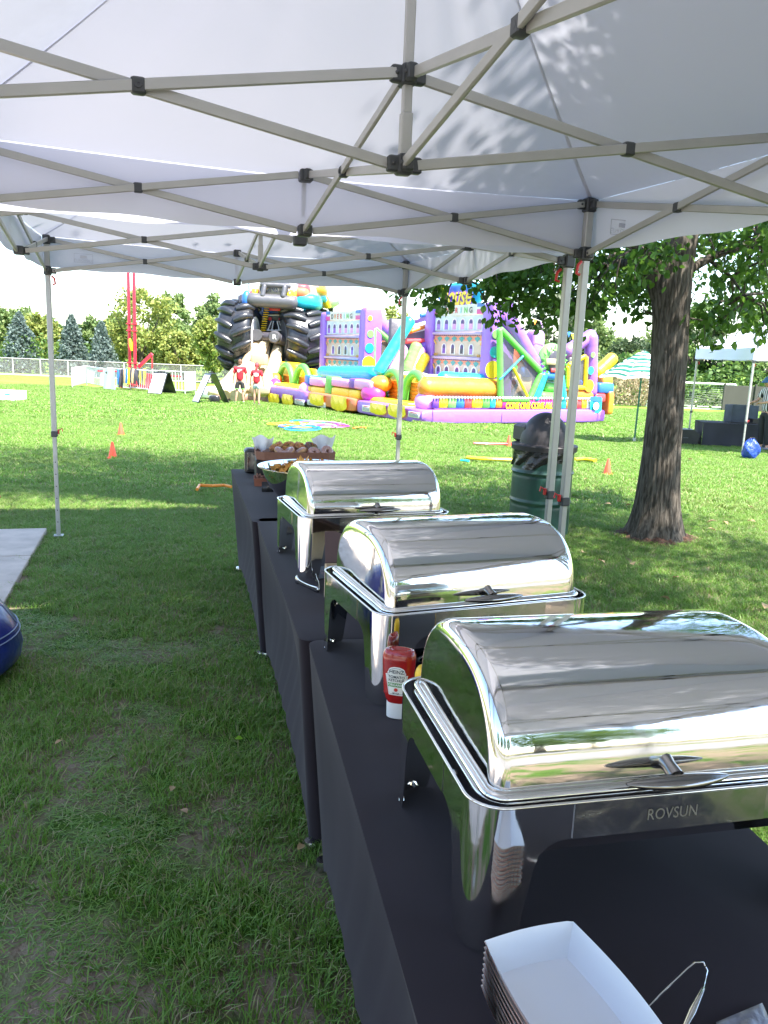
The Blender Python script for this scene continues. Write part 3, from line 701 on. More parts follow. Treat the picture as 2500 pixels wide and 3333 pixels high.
mT, ms_ = bottle('mustard_bottle', 'yellow mustard bottle with white cap, half hidden behind the nearest chafing dish', 'mustard bottle', on_z(1398, 2392, TB), R(10), flat('mustard_yellow', .8, .5, .02), white_m, .17)
# fuel cans under the dishes
def can(label, loc, r, h, body, band, rz=0, name='fuel_can', grp='cans under the chafing dishes'):
    T = thing(name, label, 'can', loc, rz, grp)
    m = MB(); m.lathe([(.0001, 0), (r*.96, 0), (r, .003), (r, h-.003), (r*.96, h), (r*.93, h-.003), (.0001, h-.004)], 28); m.obj('can_body', body, T)
    m = MB(); m.lathe([(r+.0006, h*.12), (r+.0006, h*.86)], 28); m.obj('paper_label', band, T)
    text_obj('lettering', 'SAFE HEAT', r*.42, lab_k, T, fn=lambda x, y, q: Vector(((r+.0014)*math.sin(x/r), -(r+.0014)*math.cos(x/r), y+h*.62)))
    text_obj('lettering', 'METHANOL GEL FUEL', r*.2, lab_k, T, fn=lambda x, y, q: Vector(((r+.0014)*math.sin(x/r), -(r+.0014)*math.cos(x/r), y+h*.38)))
    return T
tin = mat('tin_metal', (.55, .55, .56), .3, .9)
can('small fuel can with a lilac label on the shelf under the nearest chafing dish', dl(0, -.13, -.06, .127), .043, .058, tin, flat('lilac_label', .33, .33, .6))
can('grey and white labelled can standing under the middle chafing dish', dl(1, .045, -.12, .0), .045, .1, tin, flat('grey_label', .55, .55, .52))
can('small fuel can on the shelf under the farthest chafing dish', dl(2, .12, -.06, .127), .043, .058, tin, flat('blue_grey_label', .3, .32, .4))
# black tray with a polished wire handle under the middle dish
T = thing('black_tray', 'black plastic tray with a shiny wire handle under the middle chafing dish', 'tray', dl(1, -.03, -.02, 0), R(20.5))
m = MB(); P = rr(.3, .2, .03, 6, .05); sweep(m, P, [(-.03, .004), (-.012, .006), (0, .06), (.008, .062), (.008, .058), (.002, .057)]); m.add([(p[0]-p[2]*.03, p[1]-p[3]*.03, .004) for p in P], [tuple(range(len(P)))]); m.obj('tray_body', mat('glossy_black', (.012, .013, .018), .18), T)
m = MB(); m.tube([(-.12, -.105, .06), (-.12, -.118, .075), (-.11, -.122, .082), (.06, -.122, .082), (.07, -.118, .075), (.07, -.105, .06)], .004, 8); m.obj('wire_handle', chrome, T)
# tongs
def tongs(label, loc, rz, L_=.17):
    T = thing('serving_tongs', label, 'tongs', loc, rz)
    for s_ in (-1, 1):
        n = 16; m = MB(); vs = []; fs = []
        for i in range(n+1):
            t = i/n; x = L_*t; wd = .008+.012*math.exp(-((t-.93)/.1)**2)+.003*math.exp(-((t)/.2)**2); y = s_*(.004+.034*math.sin(t*math.pi*.5)); zc = .012
            cup = .006*math.exp(-((t-.93)/.08)**2)
            for k in range(5): q = (k-2)/2; vs.append((x, y-s_*cup*(1-q*q)*-1, zc+q*wd))
        fs = [(i*5+k, (i+1)*5+k, (i+1)*5+k+1, i*5+k+1) for i in range(n) for k in range(4)]
        m.add(vs, fs); o = m.obj('arm', chrome_s, T, ang=60); o.modifiers.new('gauge', 'SOLIDIFY').thickness = .0015
    m = MB(); vs = []; 
    for i in range(9):
        a = math.pi/2+math.pi*i/8
        for k in range(2): vs.append((.004*math.cos(a), .0045*math.sin(a), .003+k*.018))
    m.add(vs, [(i*2, i*2+2, i*2+3, i*2+1) for i in range(8)]); o = m.obj('spring_bend', chrome_s, T); o.modifiers.new('gauge', 'SOLIDIFY').thickness = .0015
    return T
a_, b_ = on_z(1035, 1930, TB), on_z(985, 1885, TB); d = b_-a_
tongs('small steel serving tongs lying on the middle table', a_, math.atan2(d.y, d.x), .15)
a_, b_ = on_z(2300, 3150, TB), on_z(2110, 3420, TB)
# wire tongs beside the paper trays
T = thing('wire_tongs', 'thin wire tongs loop lying on the nearest table beside the paper trays', 'tongs')
pts = [on_z(2060, 3340, TB+.02), on_z(2110, 3278, TB+.02), on_z(2150, 3235, TB+.025), on_z(2240, 3150, TB+.035), on_z(2262, 3134, TB+.037), on_z(2290, 3134, TB+.037), on_z(2302, 3160, TB+.035), on_z(2290, 3215, TB+.03), on_z(2250, 3290, TB+.02), on_z(2215, 3370, TB+.012)]
m = MB(); m.tube(pts, .0016, 8); m.obj('wire', chrome, T)
for i, j in ((0, 1), (7, 9)):
    m = MB(); m.tube([pts[i], (Vector(pts[i])+Vector(pts[j]))/2, pts[j]], [.002, .0045, .002], 8, flatz=.4); m.obj('arm', chrome_s, T)
# clear plastic bag corner
plastic_m = mat('clear_grey_plastic', (.2, .21, .25), .25, var=.2, vscale=30, bump=.4, bscale=60)
m = MB(); q = [on_z(2330, 3333, TB+.002), on_z(2480, 3270, TB+.004), on_z(2530, 3320, TB+.004), on_z(2560, 3420, TB+.002), on_z(2340, 3450, TB+.002)]
def bil(u, v): 
    a = q[0].lerp(q[1], u); b = q[4].lerp(q[3], u); p = a.lerp(b, v); return p+Vector((0, 0, .003+.004*math.sin(u*9+v*7)*math.sin(math.pi*v)))
m.grid(bil, 10, 8); o = m.obj('plastic_packet', plastic_m); o.modifiers.new('gauge', 'SOLIDIFY').thickness = .003
tag(o, 'grey translucent plastic packet at the bottom right of the nearest table', 'packet')
# stack of white paper food trays
z_r = TB+.115
A, B = on_z(1578, 3062, z_r), on_z(1866, 2996, z_r); u_ = (B-A).normalized(); v_ = Vector((u_.y, -u_.x, 0)); wd = (B-A).length; ln = .235
print('tray stack', wd, A, B)
T = thing('paper_tray_stack', 'stack of white paper food trays with red checked sides on the nearest table', 'paper trays', (A.x, A.y, TB), math.atan2(u_.y, u_.x))
def plaid():
    m = bpy.data.materials.new('red_checked_paper'); m.use_nodes = True; n = m.node_tree; L = n.links.new; b = n.nodes['Principled BSDF']; b.inputs['Roughness'].default_value = .7
    tc = n.nodes.new('ShaderNodeTexCoord'); outs = []
    for d in ('X', 'Y', 'Z'):
        w_ = n.nodes.new('ShaderNodeTexWave'); w_.bands_direction = d; w_.inputs['Scale'].default_value = 55; w_.inputs['Distortion'].default_value = 1.5; L(tc.outputs['Object'], w_.inputs[0]); g = n.nodes.new('ShaderNodeMath'); g.operation = 'GREATER_THAN'; g.inputs[1].default_value = .86; L(w_.outputs['Fac'], g.inputs[0]); outs.append(g.outputs[0])
    a = n.nodes.new('ShaderNodeMath'); a.operation = 'MAXIMUM'; L(outs[0], a.inputs[0]); L(outs[1], a.inputs[1]); c = n.nodes.new('ShaderNodeMath'); c.operation = 'MAXIMUM'; L(a.outputs[0], c.inputs[0]); L(outs[2], c.inputs[1])
    x = n.nodes.new('ShaderNodeMix'); x.data_type = 'RGBA'; x.inputs[6].default_value = (.75, .7, .66, 1); x.inputs[7].default_value = (.66, .36, .31, 1); L(c.outputs[0], x.inputs[0]); L(x.outputs[2], b.inputs['Base Color']); return m
pl = plaid(); nt_ = 9
for k in range(nt_):
    zt = .115-.0085*(nt_-1-k); dep = .042; fl_ = .016; m = MB(); jx, jy = random.uniform(-.0008, .0008), random.uniform(-.001, .001)
    top = []; bot = []; NN = 14
    bow = lambda t: .010*math.sin(math.pi*t)
    for i in range(NN): t = i/NN; top.append((wd*t, bow(t)*.5, zt))
    for i in range(NN): t = i/NN; top.append((wd+bow(t)*.9, -ln*t, zt-.002))
    for i in range(NN): t = i/NN; top.append((wd*(1-t), -ln-bow(t)*.5, zt))
    for i in range(NN): t = i/NN; top.append((-bow(t)*.9, -ln*(1-t), zt-.002))
    for i, p in enumerate(top): cx_, cy_ = wd/2, -ln/2; bot.append((cx_+(p[0]-cx_)*(1-2*fl_/wd), cy_+(p[1]-cy_)*(1-2*fl_/ln), zt-dep))
    n = len(top); m.add([(x+jx, y+jy, z) for x, y, z in top]+bot, [(i, (i+1) % n, n+(i+1) % n, n+i) for i in range(n)])
    m.add([(x, y, z) for x, y, z in bot], [tuple(range(n))])
    # outside skin slightly proud, printed
    m.mi = 1; m.add([(x+(x-wd/2)*.008, y+(y+ln/2)*.006, z-.0012) for x, y, z in top]+[(x+(x-wd/2)*.012, y+(y+ln/2)*.008, z-.0006) for x, y, z in bot], [(i, n+i, n+(i+1) % n, (i+1) % n) for i in range(n)])
    m.obj('paper_tray', [paper_m, pl], T, ang=35)
# ---- far table: riser, donut box, napkin dispenser, bowl, small tray
def frame_at(p, yaw): return p, yaw
card_m = mat('brown_cardboard', (.22, .1, .065), .75, var=.12, vscale=30); kraft = mat('kraft_card', (.55, .42, .27), .8, var=.08, vscale=20)
steel_b = mat('bowl_steel', (.8, .8, .8), .07, 1)
def opentray(T, w_, d_, h_, m_in, th=.004, chamf=.0, z0=0, nm='tray_wall', flare=.01):
    P = [(-w_/2+chamf, -d_/2), (w_/2-chamf, -d_/2), (w_/2, -d_/2+chamf), (w_/2, d_/2-chamf), (w_/2-chamf, d_/2), (-w_/2+chamf, d_/2), (-w_/2, d_/2-chamf), (-w_/2, -d_/2+chamf)] if chamf else [(-w_/2, -d_/2), (w_/2, -d_/2), (w_/2, d_/2), (-w_/2, d_/2)]
    n = len(P); k = 1+flare/max(w_, .01); m = MB()
    rings = [[(x, y, z0) for x, y in P], [(x*k, y*k, z0+h_) for x, y in P], [((abs(x*k)-th)*math.copysign(1, x), (abs(y*k)-th)*math.copysign(1, y), z0+h_) for x, y in P], [((abs(x)-th)*math.copysign(1, x), (abs(y)-th)*math.copysign(1, y), z0+th) for x, y in P]]
    m.add([p for r_ in rings for p in r_], [(j*n+i, j*n+(i+1) % n, (j+1)*n+(i+1) % n, (j+1)*n+i) for j in range(3) for i in range(n)]+[tuple(range(n))[::-1], tuple(range(3*n, 4*n))])
    return m.obj(nm, m_in, T, smooth=False)
YB = 5.2
bl, br_ = on_y(818, 1502, YB-.04), on_y(1075, 1497, YB+.07); bc = (bl+br_)/2; bw = (br_-bl).length; byaw = math.atan2(br_.y-bl.y, br_.x-bl.x)
T = thing('display_riser', 'black riser box holding up the donut tray on the far table', 'riser', (bc.x-.05, bc.y+.16, TB), byaw)
m = MB(); m.box((0, 0, (bc.z-TB)/2), (bw*.82, .26, bc.z-TB-.002), bev=.006); m.obj('riser_box', black_m, T)
T = thing('donut_tray', 'brown cardboard tray lined with tissue paper and full of donuts', 'donut tray', (bc.x, bc.y+.17, bc.z), byaw)
opentray(T, bw, .34, .055, card_m, .003, .05)
for sx, w0 in ((-1, .1), (1, .11)):
    m = MB(); cx_ = sx*bw*.40
    def f(u, v, cx_=cx_, sx=sx): return Vector((cx_+(u-.5)*w0*(1+.5*v), .1+.03*math.sin(u*7)-.06*v*u, .03+.1*v+.012*math.sin(u*9+v*4)+(.02 if sx > 0 else 0)*u*v))
    m.grid(f, 10, 6); m.obj('tissue_paper', paper_m, T)
glaze = mat('glazed_donut', (.38, .22, .2), .28, coat=.6, var=.25, vscale=30); choc = mat('chocolate_glaze', (.1, .035, .02), .3, coat=.4, var=.3, vscale=40)
sprk = mat('sprinkled_glaze', (.42, .17, .06), .5, var=.75, vscale=160, bump=.8, bscale=200, detail=2)
def donut(label, loc, mt, grp, tilt=0, R_=.04, topm=None):
    T = thing('donut', label, 'donut', loc, random.uniform(0, 6), grp); T.rotation_euler.x = tilt
    m = MB(); pts = [(R_*.62*math.cos(a), R_*.62*math.sin(a), .017) for a in [2*math.pi*i/20 for i in range(20)]]; m.tube(pts, .019, 10, closed=True); m.obj('dough', mat('donut_dough', (.45, .25, .12), .7, var=.2, vscale=40), T)
    m = MB(); pts = [(R_*.62*math.cos(a), R_*.62*math.sin(a), .0195) for a in [2*math.pi*i/20 for i in range(20)]]; m.tube(pts, .0188, 10, closed=True, flatz=.98); o = m.obj('icing', mt, T)
    if topm:
        m = MB()
        for _ in range(60):
            a, b = random.uniform(0, 6.28), random.uniform(.2, 2.9); rr_ = .0195
            p = Vector(((R_*.62+rr_*math.cos(b))*math.cos(a), (R_*.62+rr_*math.cos(b))*math.sin(a), .0195+rr_*math.sin(b))); q = Vector((random.gauss(0, 1), random.gauss(0, 1), random.gauss(0, .4))).normalized()*.0035; m.mi = random.randrange(4); m.bar(p-q, p+q, .0016, .0016, up=(.1, .2, 1), bev=0)
        m.obj('sprinkles', topm, T)
    return T
sprs = [flat('sprinkle_red', .7, .05, .05), flat('sprinkle_orange', .8, .3, .03), flat('sprinkle_green', .1, .5, .1), flat('sprinkle_yellow', .8, .65, .05)]
MT = Matrix.Translation((bc.x, bc.y+.17, bc.z)) @ Matrix.Rotation(byaw, 4, 'Z')
gl = ['donut with pale pink glaze, leftmost of the glazed front row', 'glazed donut second from the left in the front row', 'glazed donut in the middle of the front row', 'glazed donut fourth from the left in the front row', 'plain glazed donut leaning up at the right end of the tray']
for i, f_ in enumerate((.28, .43, .58, .73, .89)):
    donut(gl[i], MT @ Vector((-bw/2+bw*f_, -.1, .034+(.012 if i == 4 else 0))), glaze, 'glazed donuts', R(38+(20 if i == 4 else 0)), .043)
sl = ['sprinkled donut at the left of the back row', 'sprinkled donut second from the left of the back row', 'sprinkled donut third from the left of the back row', 'dark sprinkled donut at the right of the back row']
for i, f_ in enumerate((.28, .43, .57, .71)):
    donut(sl[i], MT @ Vector((-bw/2+bw*f_, .01, .055)), sprk if i < 3 else choc, 'sprinkled donuts', R(30), .05, sprs)
for i, f_ in enumerate((.1, .17)):
    donut(['chocolate donut at the left end of the tray beside the tissue', 'second chocolate donut in the left corner of the tray'][i], MT @ Vector((-bw/2+bw*f_+.02, -.04+.1*i, .012)), choc, 'chocolate donuts', 0, .042)
# napkin dispenser
p = on_z(808, 1541, TB); T = thing('napkin_dispenser', 'black napkin dispenser with a chrome face at the far end of the tables', 'napkin dispenser', (p.x+.02, p.y+.06, TB), R(14))
m = MB(); m.box((0, 0, .085), (.115, .15, .17), bev=.015); m.obj('housing', black_m, T)
m = MB(); m.box((0, -.076, .09), (.085, .004, .12), bev=.002); m.obj('face_plate', chrome_s, T)
m = MB(); m.box((-.058, 0, .09), (.004, .1, .12), bev=.002); m.obj('face_plate', chrome_s, T)
# steel bowl with tortilla chips
bp_ = Vector((-.42, 4.42, TB)); T = thing('mixing_bowl', 'large polished steel bowl of orange chips behind the farthest chafing dish', 'bowl', bp_)
prof = [(.0001, 0), (.06, 0), (.075, .006), (.12, .05), (.155, .11), (.176, .17), (.186, .215), (.2, .219), (.2, .2225), (.184, .22), (.173, .17), (.152, .113), (.117, .055), (.07, .012), (.0001, .008)]
prof = [(r_*1.47, z) for r_, z in prof]; m = MB(); m.lathe(prof, 64); m.obj('bowl_shell', steel_b, T, ang=60)
chip_m = mat('tortilla_chip', (.62, .3, .05), .6, var=.3, vscale=40, bump=.3, bscale=150)
def chip_mesh(s):
    m = MB(); P = [(0, .03, 0), (.027, -.018, 0), (-.027, -.018, 0)]; n = 5
    def f(a, b):
        p = Vector(P[0])*(1-a-b)+Vector(P[1])*a+Vector(P[2])*b; p.z = 12*s*(p.x*p.x-p.y*p.y)*.6; return p
    vs = []; ix = {}
    for i in range(n+1):
        for j in range(n+1-i): ix[i, j] = len(vs); vs.append(f(i/n, j/n))
    fs = []
    for i in range(n):
        for j in range(n-i):
            fs.append((ix[i, j], ix[i+1, j], ix[i, j+1]))
            if i+j < n-1: fs.append((ix[i+1, j], ix[i+1, j+1], ix[i, j+1]))
    m.add(vs, fs); me = m.mesh('tortilla_chip', chip_m); return me
cm_ = [chip_mesh(1), chip_mesh(-1), chip_mesh(.5)]
for i in range(230):
    a = random.uniform(0, 6.28); r_ = .245*math.sqrt(random.random()); z = .195+.065*(1-(r_/.25)**2)*random.uniform(.2, 1)-.02*(r_/.25)
    o = bpy.data.objects.new('tortilla_chip', random.choice(cm_)); C.objects.link(o); o.location = bp_+Vector((r_*math.cos(a), r_*math.sin(a), z)); o.rotation_euler = (random.uniform(-1, 1), random.uniform(-1, 1), random.uniform(0, 6))
    o.scale = [random.uniform(.8, 1.15)]*3; tag(o, 'crisp orange tortilla chip heaped in the steel bowl', 'chip', 'tortilla chips in the steel bowl')
# little wooden tray of chocolate pieces
p = on_z(838, 1583, TB); wood_r = mat('reddish_wood', (.24, .085, .05), .6, var=.35, vscale=12, stretch=(1, 8, 1))
T = thing('sweets_tray', 'small reddish wooden tray of chocolate pieces between dispenser and bowl', 'small tray', (p.x+.04, p.y+.07, TB), R(10))
opentray(T, .14, .12, .05, wood_r, .005); m = MB()
for i in range(140): m.box((random.uniform(-.062, .062), random.uniform(-.052, .052), .02+random.random()*.04), (.014, .007, .007), M=Matrix.Rotation(random.uniform(0, 6), 3, Vector((random.gauss(0, 1), random.gauss(0, 1), random.gauss(0, 1))).normalized()))
o = m.obj('chocolate_pieces', mat('chocolate_bits', (.16, .07, .045), .6, var=.5, vscale=90), T, smooth=False); o['kind'] = 'stuff'
p = on_z(870, 1600, TB); T = thing('tent_card', 'small black folded tent card at the foot of the steel bowl', 'sign card', (p.x, p.y+.01, TB), R(10))
m = MB(); m.add([(-.035, -.02, 0), (.035, -.02, 0), (.035, 0, .06), (-.035, 0, .06), (-.035, .02, 0), (.035, .02, 0)], [(0, 1, 2, 3), (3, 2, 5, 4)]); o = m.obj('card', black_m, T); o.modifiers.new('gauge', 'SOLIDIFY').thickness = .0012
# cardboard box left of the middle dish, kraft outside, flap open
p, p2_ = on_z(1079, 1992, TB), on_z(1056, 1942, TB); by_ = math.atan2(p2_.y-p.y, p2_.x-p.x)-math.pi/2; bl2 = (p2_-p).length
T = thing('cardboard_box', 'open kraft cardboard box standing just left of the middle chafing dish', 'box', (p.x, p.y, TB), by_)
m = MB(); m.box((0, bl2/2, .062), (.003, bl2, .122)); m.obj('side_panel', kraft, T, smooth=False)
m = MB(); m.box((.1, bl2, .062), (.2, .003, .122)); m.obj('back_panel', kraft, T, smooth=False)
m = MB(); m.box((.1, bl2/2, .003), (.197, bl2-.004, .003)); m.obj('box_floor', kraft, T, smooth=False)
m = MB(); m.add([(.0, bl2+.002, .124), (.2, bl2+.002, .124), (.2, bl2+.09, .15), (.05, bl2+.10, .215), (.01, bl2+.10, .215)], [(0, 1, 2, 3, 4)]); o = m.obj('flap', mat('dark_brown_card', (.085, .05, .045), .8, var=.1), T, smooth=False); o.modifiers.new('gauge', 'SOLIDIFY').thickness = .003
p = on_z(1035, 1870, TB); T = thing('menu_sign', 'black menu card lying on the middle table beside the tongs', 'menu card', (p.x, p.y, TB), R(28))
m = MB(); m.box((.02, .01, .003), (.12, .16, .004)); bc_ = m.obj('card', black_m, T, smooth=False)
gold = flat('pinkish_print', .3, .16, .15); text_obj('lettering', 'BAR', .045, gold, T, M=Matrix.Translation((.02, .0, .006)) @ Matrix.Rotation(R(-90), 4, 'Z'))

# ================================================================== TRASH CAN
pc = on_y(1752, 1700, 7.45); tx, ty = pc.x, 7.45
T = thing('trash_can', 'green steel drum trash can with black dome lid and bin bag', 'trash can', (tx, ty, zg(ty)-.05), 0)
z_l = on_y(1660, 1441, ty).z-T.location.z; z_t = on_y(1760, 1342, ty).z-T.location.z; rd = (on_y(1858, 1600, ty).x-on_y(1664, 1600, ty).x)/2
green_d = mat('dark_green_enamel', (.010, .048, .036), .45, var=.3, vscale=5, bump=.06, bscale=12, coat=.2)
m = MB(); H = z_l-.01; pr = [(rd*.98, 0), (rd, .012)]
zb = [on_y(1665, y_, ty).z-T.location.z for y_ in (1621, 1527)]
zz = np.linspace(.02, H, 70)
pr += [(rd+.012*sum(math.exp(-((z-b)/.011)**2) for b in zb)-.004*sum(math.exp(-((z-b+.03)/.012)**2) for b in zb), z) for z in zz]
m.lathe(pr, 56); m.obj('drum', green_d, T, ang=60)
# bag skirt, wrinkled, diagonal hem
def bag(u, v):
    a = 2*math.pi*u; hem = .12+.075*math.cos(a-R(205))+.02*math.sin(a*5); r_ = rd+.008+.009*math.sin(a*9+v*6+3*math.sin(a*2))*v+.004*math.sin(a*17+v*11)*v
    return Vector((r_*math.cos(a), r_*math.sin(a), z_l-.012-hem*v))
m = MB(); m.grid(bag, 160, 18, cu=True); m.obj('bin_bag', mat('black_bin_bag', (.012, .012, .014), .25, bump=.5, bscale=5, bdist=.03, stretch=(1, 1, 2.5)), T, ang=80)
dome_m = mat('charcoal_dome_plastic', (.03, .026, .029), .55, bump=.1, bscale=300)
m = MB(); rl = rd*1.075; m.lathe([(rd*1.0, z_l-.05), (rl, z_l-.048), (rl+.006, z_l-.005), (rl, z_l+.002), (rd*.82, z_l+.006), (rd*.8, z_l+.02)], 56); m.obj('lid_ring', dome_m, T)
m = MB(); m.lathe([(rd*.815*math.cos(a), z_l+.004+(z_t-z_l)*math.sin(a)) for a in [math.pi/2*i/16 for i in range(17)]][:-1]+[(.0001, z_t)], 48); m.obj('dome_lid', dome_m, T, ang=60)
m = MB(); m.box((-rd*.55, rd*.35, z_l+.09), (rd*.6, .3, .17), rz=R(15), bev=.025); m.obj('lid_flap', dome_m, T)

# ================================================================== FOREGROUND TREE
def bark_mat(name, c1, c2, sc=1):
    m = bpy.data.materials.new(name); m.use_nodes = True; n = m.node_tree; L = n.links.new; b = n.nodes['Principled BSDF']; b.inputs['Roughness'].default_value = .92; b.inputs['Specular IOR Level'].default_value = .15
    tc = n.nodes.new('ShaderNodeTexCoord'); mp = n.nodes.new('ShaderNodeMapping'); mp.inputs['Scale'].default_value = (42*sc, 42*sc, 7*sc); L(tc.outputs['Object'], mp.inputs[0])
    v = n.nodes.new('ShaderNodeTexNoise'); v.inputs['Scale'].default_value = 1; v.inputs['Detail'].default_value = 6; v.inputs['Distortion'].default_value = .6; L(mp.outputs[0], v.inputs[0])
    rp = n.nodes.new('ShaderNodeValToRGB'); rp.color_ramp.elements[0].position = .38; rp.color_ramp.elements[1].position = .62; rp.color_ramp.elements[0].color = (*c1, 1); rp.color_ramp.elements[1].color = (*c2, 1); L(v.outputs[0], rp.inputs[0]); L(rp.outputs[0], b.inputs['Base Color'])
    bp = n.nodes.new('ShaderNodeBump'); bp.inputs['Strength'].default_value = .8; bp.inputs['Distance'].default_value = .018; L(v.outputs[0], bp.inputs['Height']); L(bp.outputs[0], b.inputs['Normal']); return m
bark = bark_mat('furrowed_bark', (.05, .042, .034), (.14, .12, .10))
def leaf_mat(name, c1, c2, tr=.45, rough=.4):
    m = bpy.data.materials.new(name); m.use_nodes = True; n = m.node_tree; L = n.links.new; b = n.nodes['Principled BSDF']; b.inputs['Roughness'].default_value = rough; b.inputs['Specular IOR Level'].default_value = .4
    at = n.nodes.new('ShaderNodeAttribute'); at.attribute_name = 'tint'; oi = n.nodes.new('ShaderNodeObjectInfo')
    x = n.nodes.new('ShaderNodeMix'); x.data_type = 'RGBA'; x.inputs[6].default_value = (*c1, 1); x.inputs[7].default_value = (*c2, 1); L(at.outputs['Fac'], x.inputs[0])
    t = n.nodes.new('ShaderNodeBsdfTranslucent'); ms = n.nodes.new('ShaderNodeMixShader'); ms.inputs[0].default_value = tr
    hs = n.nodes.new('ShaderNodeHueSaturation'); hs.inputs['Value'].default_value = 1.25; hs.inputs['Hue'].default_value = .485; L(x.outputs[2], hs.inputs['Color'])
    L(x.outputs[2], b.inputs['Base Color']); L(hs.outputs[0], t.inputs[0]); L(b.outputs[0], ms.inputs[1]); L(t.outputs[0], ms.inputs[2]); L(ms.outputs[0], n.nodes['Material Output'].inputs[0]); return m
leaf_m = leaf_mat('linden_leaf', (.035, .10, .014), (.10, .215, .03), .52)
# leaf template (folded, pointed oval) : 8 verts, 6 quads-ish as quads
LT = np.array([(0, 0, 0), (.30, -.22, .05), (.62, -.25, .04), (1, 0, -.08), (.62, .25, .04), (.30, .22, .05), (.33, 0, 0), (.66, 0, -.02)])
LF = np.array([(0, 1, 6, 5), (1, 2, 7, 6), (2, 3, 4, 7), (6, 7, 4, 5)])
def leaf_frames(n, droop=.5):
    d = RNG.normal(size=(n, 3)); d[:, 2] -= droop*1.4; d /= np.linalg.norm(d, axis=1)[:, None]
    u = RNG.normal(size=(n, 3)); u[:, 2] += .9; s = np.cross(d, u); s /= np.linalg.norm(s, axis=1)[:, None]; u = np.cross(s, d); return d, s, u
def leaves(pos, size, droop=.5):
    n = len(pos); d, s, u = leaf_frames(n, droop); sz = size*RNG.uniform(.6, 1.15, n)
    V = pos[:, None]+sz[:, None, None]*(LT[None, :, 0:1]*d[:, None]+LT[None, :, 1:2]*s[:, None]*1.25+LT[None, :, 2:3]*u[:, None])
    F = (np.arange(n)*8)[:, None, None]+LF[None]; return V.reshape(-1, 3), F.reshape(-1, 4), np.repeat(RNG.random(n), 8), (d, s, u, sz)
def tent_top(x, y):
    """height of the canopy over (x, y), or -1 outside the tents"""
    for cx_, cy_, yw, Hu in ((.0175, 2.4604, .3015, 2.382), (-.8815, 5.4771, .2893, 2.36)):
        dx, dy = x-cx_, y-cy_; a = dx*math.cos(yw)+dy*math.sin(yw); b = -dx*math.sin(yw)+dy*math.cos(yw); k = max(abs(a), abs(b))
        if k < 1.62: return Hu+.12+(3.25-Hu)*max(0, 1-k/1.5)
    return -1
class Tree: pass
